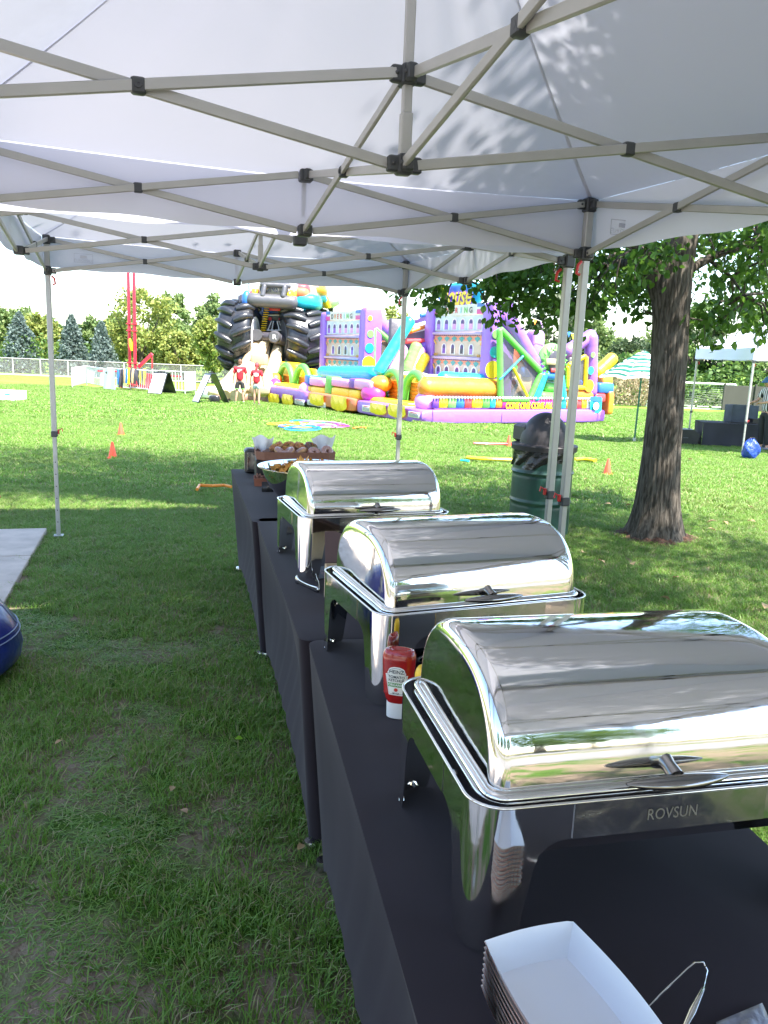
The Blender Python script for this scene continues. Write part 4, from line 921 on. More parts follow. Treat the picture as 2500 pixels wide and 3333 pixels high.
def big_tree(label, limbs, clumps, size, nleaf, nparts, grp=None, base=None):
    T = thing('shade_tree', label, 'tree', base, 0)
    B = Vector(base); 
    tm = MB(); pts, rs = limbs[0]; k = len(pts)
    # trunk: fine tube with furrows and root flare
    n = 96; sm = 7; P = []; Rr = []
    for i in range(k-1):
        for q in range(sm):
            t = q/sm; p0 = Vector(pts[max(i-1, 0)]); p1 = Vector(pts[i]); p2 = Vector(pts[i+1]); p3 = Vector(pts[min(i+2, k-1)])
            P.append(.5*((2*p1)+(p2-p0)*t+(2*p0-5*p1+4*p2-p3)*t*t+(3*p1-p0-3*p2+p3)*t**3)); Rr.append(rs[i]*(1-t)+rs[i+1]*t)
    P.append(Vector(pts[-1])); Rr.append(rs[-1]); vs = []; fs = []
    for i, p in enumerate(P):
        for j in range(n):
            a = 2*math.pi*j/n; h = p.z-pts[0][2]
            fur = .008*abs(math.sin(a*13+1.2*math.sin(h*2.1+a)+.5*math.sin(h*5)))+.004*math.sin(a*29+h*3)
            flare = .10*math.exp(-max(0, h)*5.5)*(1+.35*math.sin(a*5+1))+.03*math.exp(-((h-1.15)/.14)**2)*math.exp(-((a-4.9)/.4)**2)
            r_ = Rr[i]+fur*Rr[i]/.2+flare; vs.append((p.x+r_*math.cos(a)-B.x, p.y+r_*math.sin(a)-B.y, p.z-B.z))
    fs = [(i*n+j, i*n+(j+1) % n, (i+1)*n+(j+1) % n, (i+1)*n+j) for i in range(len(P)-1) for j in range(n)]
    tm.add(vs, fs); tm.obj('trunk', bark, T, ang=70)
    for pts, rs in limbs[1:]:
        m = MB(); m.tube([Vector(p)-B for p in pts], rs, 12); m.obj('limb', bark, T, ang=80)
    # twigs to each clump
    anchors = [Vector(p) for l in limbs for p in l[0][1:]]; m = MB()
    for c, r_, n_ in clumps:
        a = min(anchors, key=lambda q: (q-Vector(c)).length); c_ = Vector(c); md = (a+c_)/2+Vector((random.uniform(-.1, .1), random.uniform(-.1, .1), .12*(a-c_).length))
        m.tube([a-B, md-B, c_-B, c_-B+Vector((random.uniform(-.1, .1), random.uniform(-.1, .1), -.8*r_))], [.012+.006*(a-c_).length, .011, .006, .002], 5)
    o = m.obj('twigs', bark, T); o['kind'] = 'stuff'
    pos = []
    for c, r_, n_ in clumps:
        q = RNG.normal(size=(n_, 3))*np.array([r_, r_, r_*.75])*.55+np.array(c); pos.append(q)
    pos = np.concatenate(pos); keep = np.array([p[2] > tent_top(p[0], p[1]) for p in pos]); pos = pos[keep]
    V, F, tn, (d, s, u, sz) = leaves(pos, size)
    # the leaves that show largest become parts of their own
    big = np.zeros(len(pos), bool); score = np.full(len(pos), 1e9)
    if nparts:
        for i, p in enumerate(pos):
            a, b = px(p)
            if 1240 < a < 2500 and 870 < b < 1130: score[i] = np.linalg.norm(p-np.array([0, 0, CAMH]))-.6*sz[i]/size
        big[np.argsort(score)[:nparts]] = True; big &= score < 1e8
    keepv = ~np.repeat(big, 8); idx = np.cumsum(keepv)-1; Fk = F[~np.repeat(big, 4)]
    o = bpy.data.objects.new('foliage', raw_mesh('foliage', V[keepv]-np.array(base), idx[Fk], leaf_m, cols=tn[keepv], smooth=True)); C.objects.link(o); o.parent = T; o['kind'] = 'stuff'
    lm = [raw_mesh('leaf', LT*np.array([1, 1.25, 1]), LF, leaf_m, cols=np.full(8, t), smooth=True) for t in (.1, .35, .6, .9)]
    for i in np.where(big)[0]:
        M_ = Matrix(((d[i][0]*sz[i], s[i][0]*sz[i], u[i][0]*sz[i], pos[i][0]-B.x), (d[i][1]*sz[i], s[i][1]*sz[i], u[i][1]*sz[i], pos[i][1]-B.y), (d[i][2]*sz[i], s[i][2]*sz[i], u[i][2]*sz[i], pos[i][2]-B.z), (0, 0, 0, 1)))
        inst('leaf', lm[i % 4], T, M=M_)
    return T
TY = 7.45; q = lambda x, y, Y=TY: tuple(on_y(x, y, Y))
tb = q(2132, 1745); tb = (tb[0], TY, zg(TY)-.06)
def at2(x, y, dY=0): p = on_y(x, y, TY+dY); return (p.x, p.y, p.z)
limbs = [([tb, at2(2140, 1640), at2(2155, 1450), at2(2172, 1250), at2(2183, 1050), at2(2185, 930), at2(2205, 820), at2(2228, 730), at2(2245, 600, -.1), at2(2250, 380, -.2), at2(2230, 0, -.4)], [.235, .19, .163, .153, .156, .172, .150, .135, .12, .11, .09]),
         ([at2(2160, 960), at2(2130, 880), at2(2080, 800, -.1), at2(2000, 700, -.2), at2(1880, 560, -.5), at2(1700, 300, -.9)], [.12, .10, .08, .07, .06, .04]),
         ([at2(2200, 900), at2(2330, 830, .2), at2(2480, 780, .3), at2(2700, 700, .4)], [.05, .035, .03, .02]),
         ([at2(2130, 870), at2(1980, 850, .5), at2(1800, 840, .9), at2(1600, 850, 1.0), at2(1450, 880, .9)], [.05, .035, .025, .018, .01]),
         ([at2(2130, 820), at2(2000, 770, .3), at2(1900, 770, .5)], [.08, .05, .03]),
         ([at2(2300, 840, .2), at2(2380, 900, .2), at2(2420, 960, .1)], [.02, .014, .006])]
cl = []
def region(x0, x1, y0, y1, Y0, Y1, n, r_, k):
    for _ in range(n):
        p = on_y(random.uniform(x0, x1), random.uniform(y0, y1), random.uniform(Y0, Y1)); cl.append((tuple(p), r_*random.uniform(.7, 1.2), k))
region(1700, 2120, 760, 960, 7.2, 9.2, 26, .3, 75); region(1720, 2110, 930, 1040, 7.4, 9, 13, .2, 45)
region(2270, 2560, 700, 960, 7.3, 9.5, 22, .3, 80); region(2260, 2520, 950, 1060, 7.3, 9, 11, .2, 50); region(2280, 2360, 1040, 1100, 7.4, 8, 2, .14, 30)
region(2040, 2210, 770, 900, 6.75, 7.15, 7, .16, 30); region(1520, 1740, 840, 930, 7.6, 9, 11, .22, 55); region(1590, 1710, 940, 1010, 7.6, 8.4, 5, .15, 34); region(1600, 1680, 1010, 1045, 7.6, 8.2, 2, .11, 26)
region(1370, 1530, 830, 920, 7.8, 9, 7, .2, 44); region(1390, 1460, 920, 1010, 7.7, 8.4, 4, .14, 34)
region(1230, 1370, 830, 905, 7.7, 8.6, 5, .15, 34); region(1265, 1300, 905, 960, 7.8, 8.2, 2, .09, 18)
def shell(c, r_, n, rad, k, inner=.3):
    out = 0
    while out < n:
        v = np.array([random.gauss(0, 1) for _ in range(3)]); v /= np.linalg.norm(v); t = random.uniform(inner, 1)**.5; p = np.array(c)+v*t*np.array(r_)
        if p[2] < tent_top(p[0], p[1])+.3 or p[2] < 2.9: continue
        a, b = px(p)
        if -60 < a < 1850 and 800 < b < 1200: continue
        xs_, ys_ = p[0]-.416*(p[2]-2.7), p[1]+.4*(p[2]-2.7); e_ = rad*1.0; bad = False    # leave all but the tents' right-hand roof panels in the sun
        for cx_, cy_, yw in ((.0175, 2.4604, .3015), (-.8815, 5.4771, .2893)):
            dx, dy = xs_-cx_, ys_-cy_; aa = dx*math.cos(yw)+dy*math.sin(yw); bb = -dx*math.sin(yw)+dy*math.cos(yw)
            if abs(aa) < 1.5+e_ and abs(bb) < 1.5+e_ and aa-abs(bb) < e_*.9+.1 and not (aa > 1.1): bad = True
        if bad: continue
        cl.append((tuple(p), rad*random.uniform(.7, 1.3), k)); out += 1
shell((2.3, 7.0, 6.0), (3.6, 3.4, 2.9), 150, .5, 120); shell((1.0, 6.2, 8.4), (3.4, 3.2, 2.2), 110, .5, 120); shell((-.9, 6.6, 9.6), (3.6, 2.6, 1.3), 150, .55, 130)
big_tree('thick-trunked shade tree with furrowed bark right of the tents', limbs, cl, .085, 0, 300, base=tb)
# worn soil and litter at the trunk foot
def mound(u, v):
    a = 2*math.pi*u; r_ = (.16+.30*v)*(1+.16*math.sin(a*3+1)*v+.07*math.sin(a*7)*v+.05*math.sin(a*17)); return Vector((tb[0]+r_*math.cos(a), tb[1]+r_*math.sin(a), zg(TY)+.10*(1-v)**1.4+.012*math.sin(a*23+v*40)*(1-v)-.004))
m = MB(); m.grid(mound, 90, 14, cu=True); tag(m.obj('bare_soil', mat('reddish_soil', (.11, .055, .035), .95, var=.5, vscale=30, bump=1, bscale=60, bdist=.03)), kind='structure')
# second tree just outside the right edge of the picture: its crown shades the right-hand lawn
cl = []; shell((5.0, .7, 6.6), (4.3, 4.4, 2.6), 210, .55, 150); shell((2.6, -2.2, 6.8), (2.3, 2.2, 1.5), 60, .5, 120); shell((2.8, 1.2, 6.3), (1.3, 2.2, .9), 70, .5, 170, 0); shell((2.5, 2.6, 4.7), (1.4, 1.9, .7), 70, .38, 150, 0)  # later shells are added unseen to shade the near table and right roof panels
b2 = (7.2, 1.5, 0); limbs2 = [([(7.2, 1.5, -.05), (7.2, 1.5, .8), (7.1, 1.45, 1.8), (7.0, 1.4, 2.8), (6.7, 1.3, 4.2), (6.2, 1.2, 6)], [.27, .23, .21, .2, .16, .08]),
    ([(7.0, 1.4, 2.6), (5.8, 1.0, 4.0), (4.2, .6, 5.4), (3.0, .4, 6.4)], [.12, .1, .07, .03]), ([(7.05, 1.4, 2.9), (7.6, 2.6, 4.2), (6.6, 4, 6)], [.11, .08, .03]), ([(6.8, 1.3, 3.8), (8.4, .4, 5.5), (9, .2, 7)], [.1, .06, .03])]
big_tree('second shade tree beyond the right edge, overhanging the lawn', limbs2, cl, .095, 0, 0, base=b2)

# unseen third tree added past the left edge to shade the left lawn
cl = []; shell((-3.4, 2.6, 8.6), (4.6, 5.0, 1.7), 95, .6, 120)
limbs3 = [([(-5.6, .4, -.05), (-5.6, .4, .8), (-5.5, .5, 2.2), (-5.3, .7, 4.0), (-4.8, 1.2, 5.8), (-4.2, 1.8, 7.4)], [.27, .23, .21, .18, .14, .08]), ([(-5.3, .7, 4.0), (-4.0, 2.6, 6.2), (-3, 4.4, 7.8)], [.11, .08, .03]), ([(-5.0, 1.0, 5.2), (-6.2, 2.6, 7), (-6.6, 3.6, 8)], [.1, .06, .03]), ([(-5.2, .8, 4.6), (-3.4, .2, 6.6), (-2, -.6, 8)], [.1, .06, .03])]
big_tree('unseen shade tree added beyond the left edge, its high crown shading the lawn', limbs3, cl, .1, 0, 0, base=(-5.6, .4, 0))

# fallen leaves on the grass
fl_m = leaf_mat('fallen_leaf', (.34, .2, .1), (.42, .32, .16), .15, .6); fl_g = leaf_mat('fresh_leaf', (.2, .42, .03), (.25, .5, .04), .3, .5)
fl_me = [raw_mesh('fallen_leaf', LT*np.array([1, 1.2, 2.2]), LF, fl_m, cols=np.full(8, t), smooth=True) for t in (.1, .6)]+[raw_mesh('fallen_leaf', LT*np.array([1, 1.2, 2.2]), LF, fl_g, cols=np.full(8, .5), smooth=True)]
spots = [(565, 2600, 1, .05, 'small tan dead leaf on the grass left of the tables'), (610, 2690, 0, .06, 'dry curled leaf on the worn turf at lower left'), (967, 2812, 1, .05, 'tan dead leaf upright in the grass beside the table foot'), (790, 2440, 2, .045, 'bright yellow-green leaf lying on the shaded grass'), (180, 2460, 0, .04, None),
         (1990, 1655, 1, .09, None), (2052, 1657, 0, .09, None), (1900, 1817, 1, .08, None), (1945, 1842, 1, .08, None), (2295, 1718, 1, .11, 'long tan leaf on the grass right of the tree trunk'), (2330, 1745, 1, .09, None), (2350, 1711, 0, .09, None), (2440, 1664, 1, .1, None), (2485, 2005, 1, .09, 'orange leaf on the shaded grass at the right edge'), (2145, 1965, 1, .08, None), (2205, 1900, 0, .07, None), (1900, 1572, 0, .09, None), (2245, 1505, 0, .12, 'orange leaf on sunlit grass right of the trunk'), (1620, 1710, 1, .08, None), (2430, 1710, 1, .1, None), (1700, 1980, 0, .06, None), (2060, 1860, 1, .07, None), (1880, 1950, 0, .06, None)]
for x, y, k, s_, lab in spots:
    p = on_g(x, y); o = bpy.data.objects.new('fallen_leaf', fl_me[k]); C.objects.link(o); o.location = (p.x, p.y, p.z+.05); o.scale = (s_*(.75 if y > 2100 else 1),)*3
    o.rotation_euler = (random.uniform(-.5, .5), random.uniform(-.6, .3), random.uniform(0, 6))
    tag(o, lab or 'small dry fallen leaf lying on the mown lawn', 'fallen leaf', None if lab else 'fallen leaves on the lawn')
# blue padded bag at the left edge
T = thing('blue_bag', 'blue padded round bag with pale seams on the grass at the left edge', 'bag', (-2.14, 3.55, 0))
pr = [(.16, 0), (.33, .015), (.405, .08), (.42, .16), (.4, .25), (.34, .34), (.25, .41), (.15, .445), (.05, .455), (.0001, .457)]
m = MB(); m.lathe(pr, 40); m.obj('bag_body', mat('shiny_blue_vinyl', (.015, .03, .22), .32, var=.4, vscale=3, bump=.4, bscale=5, bdist=.04, coat=.3), T)
sm_m = flat('pale_seam', .25, .32, .5)
for zz_, rr_ in ((.22, .412), (.245, .404)): m = MB(); m.tube([(rr_*math.cos(a), rr_*math.sin(a), zz_) for a in [2*math.pi*i/48 for i in range(48)]], .003, 5, closed=True); m.obj('seam', sm_m, T)
for a in range(6):
    a = a*math.pi/3+.35; m = MB(); m.tube([(r_*1.005*math.cos(a), r_*1.005*math.sin(a), z+.002) for r_, z in pr[1:9]], .0028, 5); m.obj('seam', sm_m, T)
# ================================================================== FAR TREES AND FENCES
def far_mat(name, c1, c2): return leaf_mat(name, c1, c2, .35, .6)
FM = {'green': far_mat('foliage_green', (.05, .12, .025), (.14, .23, .05)), 'yellow': far_mat('foliage_yellow_green', (.14, .21, .045), (.33, .35, .09)), 'pale': far_mat('foliage_pale', (.11, .19, .06), (.24, .31, .11)),
      'spruce': far_mat('foliage_spruce', (.085, .125, .115), (.20, .26, .24)), 'dark': far_mat('foliage_dark', (.03, .06, .025), (.08, .12, .05)), 'tan': far_mat('dry_reeds', (.3, .24, .14), (.5, .42, .28))}  # spruce tones lightened, distance haze put into the leaf colour
barkf = bark_mat('far_bark', (.06, .05, .04), (.14, .12, .1), .3)
def far_tree(label, x, ytop, wpx, Y, kind, conifer=False, n=None, grp=None, low=.12):
    top = on_y(x, ytop, Y); g = zg(Y); H = top.z-g; rw = wpx/FPX*Y/2; T = thing('spruce_tree' if conifer else 'tree', label, 'tree', (top.x, Y, g), random.uniform(0, 6), grp)
    m = MB(); m.tube([(0, 0, -.3), (.05*rw, 0, H*.35), (0, 0, H*(.95 if conifer else .6))], [.06*rw+.1, .05*rw+.06, .03], 8); m.obj('trunk', barkf, T)
    if not conifer:
        m = MB()
        for _ in range(6):
            a = random.uniform(0, 6.28); m.tube([(0, 0, H*.25), (rw*.35*math.cos(a), rw*.35*math.sin(a), H*.45), (rw*.6*math.cos(a), rw*.6*math.sin(a), H*.65)], [.03*rw+.04, .02*rw+.02, .02], 6)
        m.obj('limbs', barkf, T)
    lf = Y/75*.34
    if conifer:
        n = n or 5200; t = RNG.random(n)**.75; ang = RNG.uniform(0, 2*np.pi, n); tier = np.floor(t*17)/17+.03; rad = rw*(1-t)**.7*(.62+.22*np.sin(ang*7+tier*40)+.18*np.sin(ang*3+t*9)+.4*RNG.random(n)); rad *= np.sqrt(RNG.uniform(.35, 1, n))
        z = H*(.03+.97*t)-rad*.28; pos = np.stack([rad*np.cos(ang), rad*np.sin(ang), z], 1); lf *= .85; drp = 0
    else:
        nc = 60; C_ = []
        while len(C_) < nc:
            v = RNG.normal(size=3); v /= np.linalg.norm(v); r_ = RNG.uniform(.35, 1)**.5; p = np.array([v[0]*rw*.86, v[1]*rw*.86, H*(.5+low*.5)+v[2]*H*(.5-low*.5)*.9])
            p[:2] *= r_; p[2] = H*(.5+low*.5)+(p[2]-H*(.5+low*.5))*r_; C_.append(p)
        n = n or 6200; ci = RNG.integers(0, nc, n); cr = RNG.uniform(.16, .30, nc)*rw; q = RNG.normal(size=(n, 3)); q /= np.linalg.norm(q, axis=1)[:, None]; q *= (cr[ci]*RNG.uniform(.5, 1.05, n))[:, None]; q[:, 2] *= .8
        pos = np.array(C_)[ci]+q; drp = .2
    V, F, tn, _ = leaves(pos, lf, drp)
    o = bpy.data.objects.new('crown', raw_mesh('crown', V, F, FM[kind], cols=tn, smooth=True)); C.objects.link(o); o.parent = T; return T
G1 = 'trees beyond the far fence'
for a in (('dense broadleaf tree at the far left edge of the treeline', 30, 985, 190, 88, 'pale'), ('bright yellow-green tree between the two leftmost spruces', 125, 1005, 130, 84, 'yellow'), ('round yellow-green tree just right of the left tent leg', 195, 1055, 120, 86, 'yellow'),
          ('small pale tree behind the blue spruce', 300, 1020, 110, 92, 'pale'), ('largest yellow-green maple, behind the red ride poles', 452, 918, 255, 76, 'yellow'),
          ('tall pale tree to the right of the largest maple', 562, 935, 130, 90, 'pale'), ('low yellow-green tree between the maple and the giant truck', 590, 1070, 150, 74, 'yellow'), ('slender pale poplar rising behind the yellow maple by the truck', 690, 945, 130, 94, 'pale'),
          ('yellow maple with a bare trunk right beside the giant truck tyre', 695, 1010, 140, 66, 'yellow'), ('yellow tree seen between the two inflatable towers', 1275, 990, 170, 80, 'yellow'),
          ('light green tree behind the inflatable slope', 1740, 1075, 130, 74, 'pale'), ('tall dark green tree behind the double tent legs', 1815, 925, 190, 80, 'dark'), ('pale green tree behind the right tent leg', 1925, 960, 170, 86, 'pale'),
          ('grey green tree behind the green striped umbrella', 2070, 1090, 210, 72, 'dark'), ('hazy pale tree behind the shade tree trunk', 2180, 1060, 200, 84, 'pale'), ('green bushy tree behind the soccer goal', 2290, 965, 200, 60, 'green'),
          ('dark bushy tree above the grey wall', 2400, 950, 200, 58, 'dark'), ('yellowish tree at the right edge behind the far tent', 2510, 960, 190, 56, 'pale')):
    far_tree(*a, grp=G1)
for i, (x, yt, w_, kd) in enumerate(((80, 1060, 150, 'pale'), (170, 1035, 120, 'green'), (265, 1075, 150, 'pale'), (385, 1010, 150, 'green'), (505, 1060, 170, 'pale'), (630, 1040, 150, 'pale'), (735, 1060, 150, 'green'), (1240, 1075, 220, 'pale'), (1990, 1085, 180, 'pale'), (1680, 1085, 150, 'green'))):
    far_tree(['pale tree in the back row behind the leftmost spruce', 'green tree in the back row right of the left tent leg', 'pale back-row tree between two spruces', 'green back-row tree left of the largest maple', 'pale back-row tree right of the largest maple', 'pale back-row tree above the sandwich board', 'green back-row tree beside the giant truck', 'pale back-row tree between the inflatable towers', 'pale back-row tree left of the striped umbrella', 'green back-row tree behind the slope of the nearer inflatable'][i], x, yt, w_, 98, kd, grp='back row of trees')
for a in (('large blue-grey spruce at the far left', 62, 1020, 165, 78, 'spruce'), ('grey spruce between the tent leg and the red ride', 232, 1028, 135, 76, 'spruce'), ('blue spruce left of the red ride poles', 330, 1052, 120, 72, 'spruce')): far_tree(*a, conifer=True, grp='blue spruces')
for i, (x, y, w_) in enumerate(((955, 914, 26), (978, 912, 26), (1045, 925, 34), (1078, 942, 28), (1000, 925, 24))): far_tree(('distant dark conifer tip showing above the giant truck, %s' % ['leftmost', 'second from left', 'tallest, right of the middle', 'rightmost', 'in the middle'][i]), x, y, w_, 120, 'dark', True, 900, 'distant conifer tips')
# low hedge masses along the far edge: one stuff object
pos = []
for x in np.arange(-60, 62, .55):
    Yh = 79+x*.03; h = 2.3+1.2*math.sin(x*.33)+random.uniform(-.4, .4); k = 70
    pos.append(np.stack([x+RNG.normal(0, .5, k), Yh+RNG.normal(0, .8, k), zg(Yh)+RNG.random(k)*h], 1))
for x in np.arange(14, 40, .4):
    Yh = 53+(x-20)*.1; k = 80; h = 2.6+.8*math.sin(x*.9); pos.append(np.stack([x+RNG.normal(0, .4, k), Yh+RNG.normal(0, .6, k), zg(Yh)+RNG.random(k)*h], 1))
pos = np.concatenate(pos); V, F, tn, _ = leaves(pos, .36, .1); o = bpy.data.objects.new('hedge', raw_mesh('hedge', V, F, FM['green'], cols=tn, smooth=True)); C.objects.link(o); tag(o, 'low green shrubs and hedge running behind the far edge of the field', 'hedge', kind='stuff')
pos = []
for x in np.arange(13.8, 16.6, .05):
    k = 26; pos.append(np.stack([x+RNG.normal(0, .2, k), 50+RNG.normal(0, .4, k), zg(50)+RNG.random(k)*1.9], 1))
pos = np.concatenate(pos); V, F, tn, _ = leaves(pos, .2, -1.5); o = bpy.data.objects.new('reeds', raw_mesh('reeds', V, F, FM['tan'], cols=tn)); C.objects.link(o); tag(o, 'dry tan reeds at the field edge beside the striped umbrella', 'reeds', kind='stuff')
# stand-in trees added behind the camera for the steel lids to mirror
for i, (x, y, w_, H_) in enumerate(((-9, -24, 7, 9), (-1, -27, 8, 10), (8, -25, 8, 9), (17, -22, 9, 11), (-19, -22, 8, 9), (26, -30, 10, 12))):
    T = thing('tree', 'stand-in street tree across the road, %s of the row' % ['second from the left end', 'third from the left end', 'third from the right end', 'second from the right end', 'at the left end', 'the tallest, at the right end'][i], 'tree', (x, y, 0), 0, 'stand-in trees across the road')
    m = MB(); m.tube([(0, 0, -.2), (.1, 0, H_*.5)], [.3, .15], 8); m.obj('trunk', barkf, T); n = 2600; q = RNG.normal(size=(n, 3)); q /= np.linalg.norm(q, axis=1)[:, None]; q *= RNG.uniform(.55, 1.05, n)[:, None]*np.array([w_/2, w_/2, H_*.36]); q[:, 2] += H_*.62
    V, F, tn, _ = leaves(q, .5, .2); o = bpy.data.objects.new('crown', raw_mesh('crown', V, F, FM['green'], cols=tn)); C.objects.link(o); o.parent = T
# chain link fence at the far left
galv = mat('galvanised_steel', (.5, .5, .48), .5, .5)
def mesh_mat(name, sc, wd, col):
    m = bpy.data.materials.new(name); m.use_nodes = True; n = m.node_tree; L = n.links.new; b = n.nodes['Principled BSDF']; b.inputs['Base Color'].default_value = (*col, 1); b.inputs['Roughness'].default_value = .6
    tc = n.nodes.new('ShaderNodeTexCoord'); outs = []
    for rot in (45, -45):
        mp = n.nodes.new('ShaderNodeMapping'); mp.inputs['Rotation'].default_value = (0, R(rot), 0); L(tc.outputs['Object'], mp.inputs[0]); w_ = n.nodes.new('ShaderNodeTexWave'); w_.inputs['Scale'].default_value = sc; L(mp.outputs[0], w_.inputs[0])
        g = n.nodes.new('ShaderNodeMath'); g.operation = 'GREATER_THAN'; g.inputs[1].default_value = 1-wd; L(w_.outputs['Fac'], g.inputs[0]); outs.append(g.outputs[0])
    a = n.nodes.new('ShaderNodeMath'); a.operation = 'MAXIMUM'; L(outs[0], a.inputs[0]); L(outs[1], a.inputs[1]); L(a.outputs[0], b.inputs['Alpha']); return m
cl_m = mesh_mat('chain_link', 5.5, .055, (.3, .31, .3))
fence = thing('chain_link_fence', 'long galvanised chain-link fence along the far side of the field', 'fence')
pA, pB = on_y(-120, 1218, 71), on_y(560, 1200, 69); xa, xb = -36.0, -13.0
def fpt(t): return Vector((xa+(xb-xa)*t, 72-2.4*t, 0))
m = MB(); NF = 9
for i in range(NF+1):
    p = fpt(i/NF); z = zg(p.y); mm = MB(); mm.tube([(p.x, p.y, z), (p.x, p.y, z+1.42)], .055, 8); mm.obj('fence_post', galv, fence)
    if i < NF:
        q_ = fpt((i+1)/NF); z2 = zg(q_.y); mm = MB(); mm.tube([(p.x, p.y, z+1.4), (q_.x, q_.y, z2+1.4)], .04, 6); mm.obj('top_rail', galv, fence)
        mm = MB(); mm.add([(p.x, p.y, z+.05), (q_.x, q_.y, z2+.05), (q_.x, q_.y, z2+1.38), (p.x, p.y, z+1.38)], [(0, 1, 2, 3)]); mm.obj('mesh_panel', cl_m, fence, smooth=False)
# grey wall / fence at right background
wall_m = flat('weathered_grey_fence', .06, .057, .05, .9, vscale=.8); T = thing('field_wall', 'low weathered grey fence wall behind the far tent', 'wall', (0, 0, 0))
for i in range(10):
    x0 = 20.5+i*1.9; mm = MB(); mm.box((x0+.93, 49.5, zg(49)+.75), (1.8, .06, 1.5), bev=.02); mm.obj('fence_panel', wall_m, T); mm = MB(); mm.box((x0, 49.45, zg(49)+.8), (.12, .14, 1.62), bev=.02); mm.obj('fence_post', wall_m, T)

# ================================================================== GENERIC PUFFY SHAPES
def pillow(m, c, d, e=.35, M=None, n=20, k=12, mi=None):
    f = lambda v, e: math.copysign(abs(v)**e, v)
    vs = []
    for j in range(k+1):
        ph = -math.pi/2+math.pi*j/k
        for i in range(n): th = 2*math.pi*i/n; vs.append(Vector((d[0]/2*f(math.cos(ph), e)*f(math.cos(th), e), d[1]/2*f(math.cos(ph), e)*f(math.sin(th), e), d[2]/2*f(math.sin(ph), e))))
    A = Matrix.Translation(Vector(c)) @ (M.to_4x4() if M is not None else Matrix.Identity(4))
    return m.add([A @ v for v in vs], [(j*n+i, j*n+(i+1) % n, (j+1)*n+(i+1) % n, (j+1)*n+i) for j in range(k) for i in range(n)], mi)
def log(m, p, q, r, seams=0, n=16, flatz=1):
    p, q = Vector(p), Vector(q); L_ = (q-p).length; d = (q-p)/L_; T_ = []; Rr = []
    N = 5+max(6, seams*4)
    for i in range(5): a = math.pi/2*i/4; T_.append(r*.8*(1-math.cos(a)) if i else 0); Rr.append(r*max(.12, math.sin(a)))
    for i in range(1, N): t = r*.8+(L_-1.6*r)*i/N; T_.append(t); Rr.append(r*(1-(.035*(abs(math.cos(math.pi*i/N*max(1, seams)))**12) if seams else 0)))
    for i in range(4, -1, -1): a = math.pi/2*i/4; T_.append(L_-r*.8*(1-math.cos(a)) if i else L_); Rr.append(r*max(.12, math.sin(a)))
    return m.tube([p+d*t for t in T_], Rr, n, flatz=flatz)
def vin(name, r, g, b_): return mat(name, (r, g, b_), .38, var=.06, vscale=1.5, bump=.35, bscale=3.2, bdist=.05, coat=.15)
V_ = dict(purple=vin('vinyl_purple', .30, .13, .62), dpurple=vin('vinyl_deep_purple', .16, .05, .42), lilac=vin('vinyl_lilac', .46, .24, .66), pink=vin('vinyl_pink', .72, .30, .62), cyan=vin('vinyl_cyan', .02, .50, .62), blue=vin('vinyl_blue', .03, .16, .55), yellow=vin('vinyl_yellow', .85, .60, .02),
          orange=vin('vinyl_orange', .80, .26, .03), dorange=vin('vinyl_burnt_orange', .62, .17, .07), green=vin('vinyl_green', .12, .52, .08), lgreen=vin('vinyl_light_green', .2, .52, .12), red=vin('vinyl_red', .68, .06, .07), white=vin('vinyl_white', .68, .68, .7), magenta=vin('vinyl_magenta', .66, .05, .32), cream=vin('vinyl_cream', .56, .46, .30), tan=vin('vinyl_tan', .55, .40, .22),
          black=mat('vinyl_black', (.022, .023, .027), .33, bump=.35, bscale=3, bdist=.05, coat=.2, var=.2), grey=vin('vinyl_grey', .085, .085, .095), dark=vin('vinyl_dark', .06, .055, .07))
def P1(T, nm, mt, fn, label=None):
    m = MB(); fn(m); o = m.obj(nm, V_[mt] if isinstance(mt, str) else mt, T, ang=50)
    if label: o['label'] = label
    return o

# ================================================================== OBSTACLE COURSES
OB0 = on_g(1370, 1380); YAW = R(30); sdir = Vector((math.cos(YAW), math.sin(YAW), 0)); tdir = Vector((-math.sin(YAW), math.cos(YAW), 0)); EYE = Vector((0, 0, CAMH))
def side(x, y, b=0.0):                      # pixel -> local point on the plane y=b
    r_ = Vector(ray(x, y)); O_ = OB0+tdir*b; t = (O_-EYE).dot(tdir)/r_.dot(tdir); p = EYE+r_*t-OB0; return Vector((p.dot(sdir), b, p.z))
def frnt(x, y, a=0.0):
    r_ = Vector(ray(x, y)); O_ = OB0+sdir*a; t = (O_-EYE).dot(sdir)/r_.dot(sdir); p = EYE+r_*t-OB0; return Vector((a, p.dot(tdir), p.z))
def mixv(a, b, t): return a+(b-a)*t
def arch_poly(w_, h, n=10): return [(-w_/2, 0), (w_/2, 0)]+[(w_/2*math.cos(math.pi*i/n), h-w_/2+w_/2*math.sin(math.pi*i/n)*1.1) for i in range(n+1)]
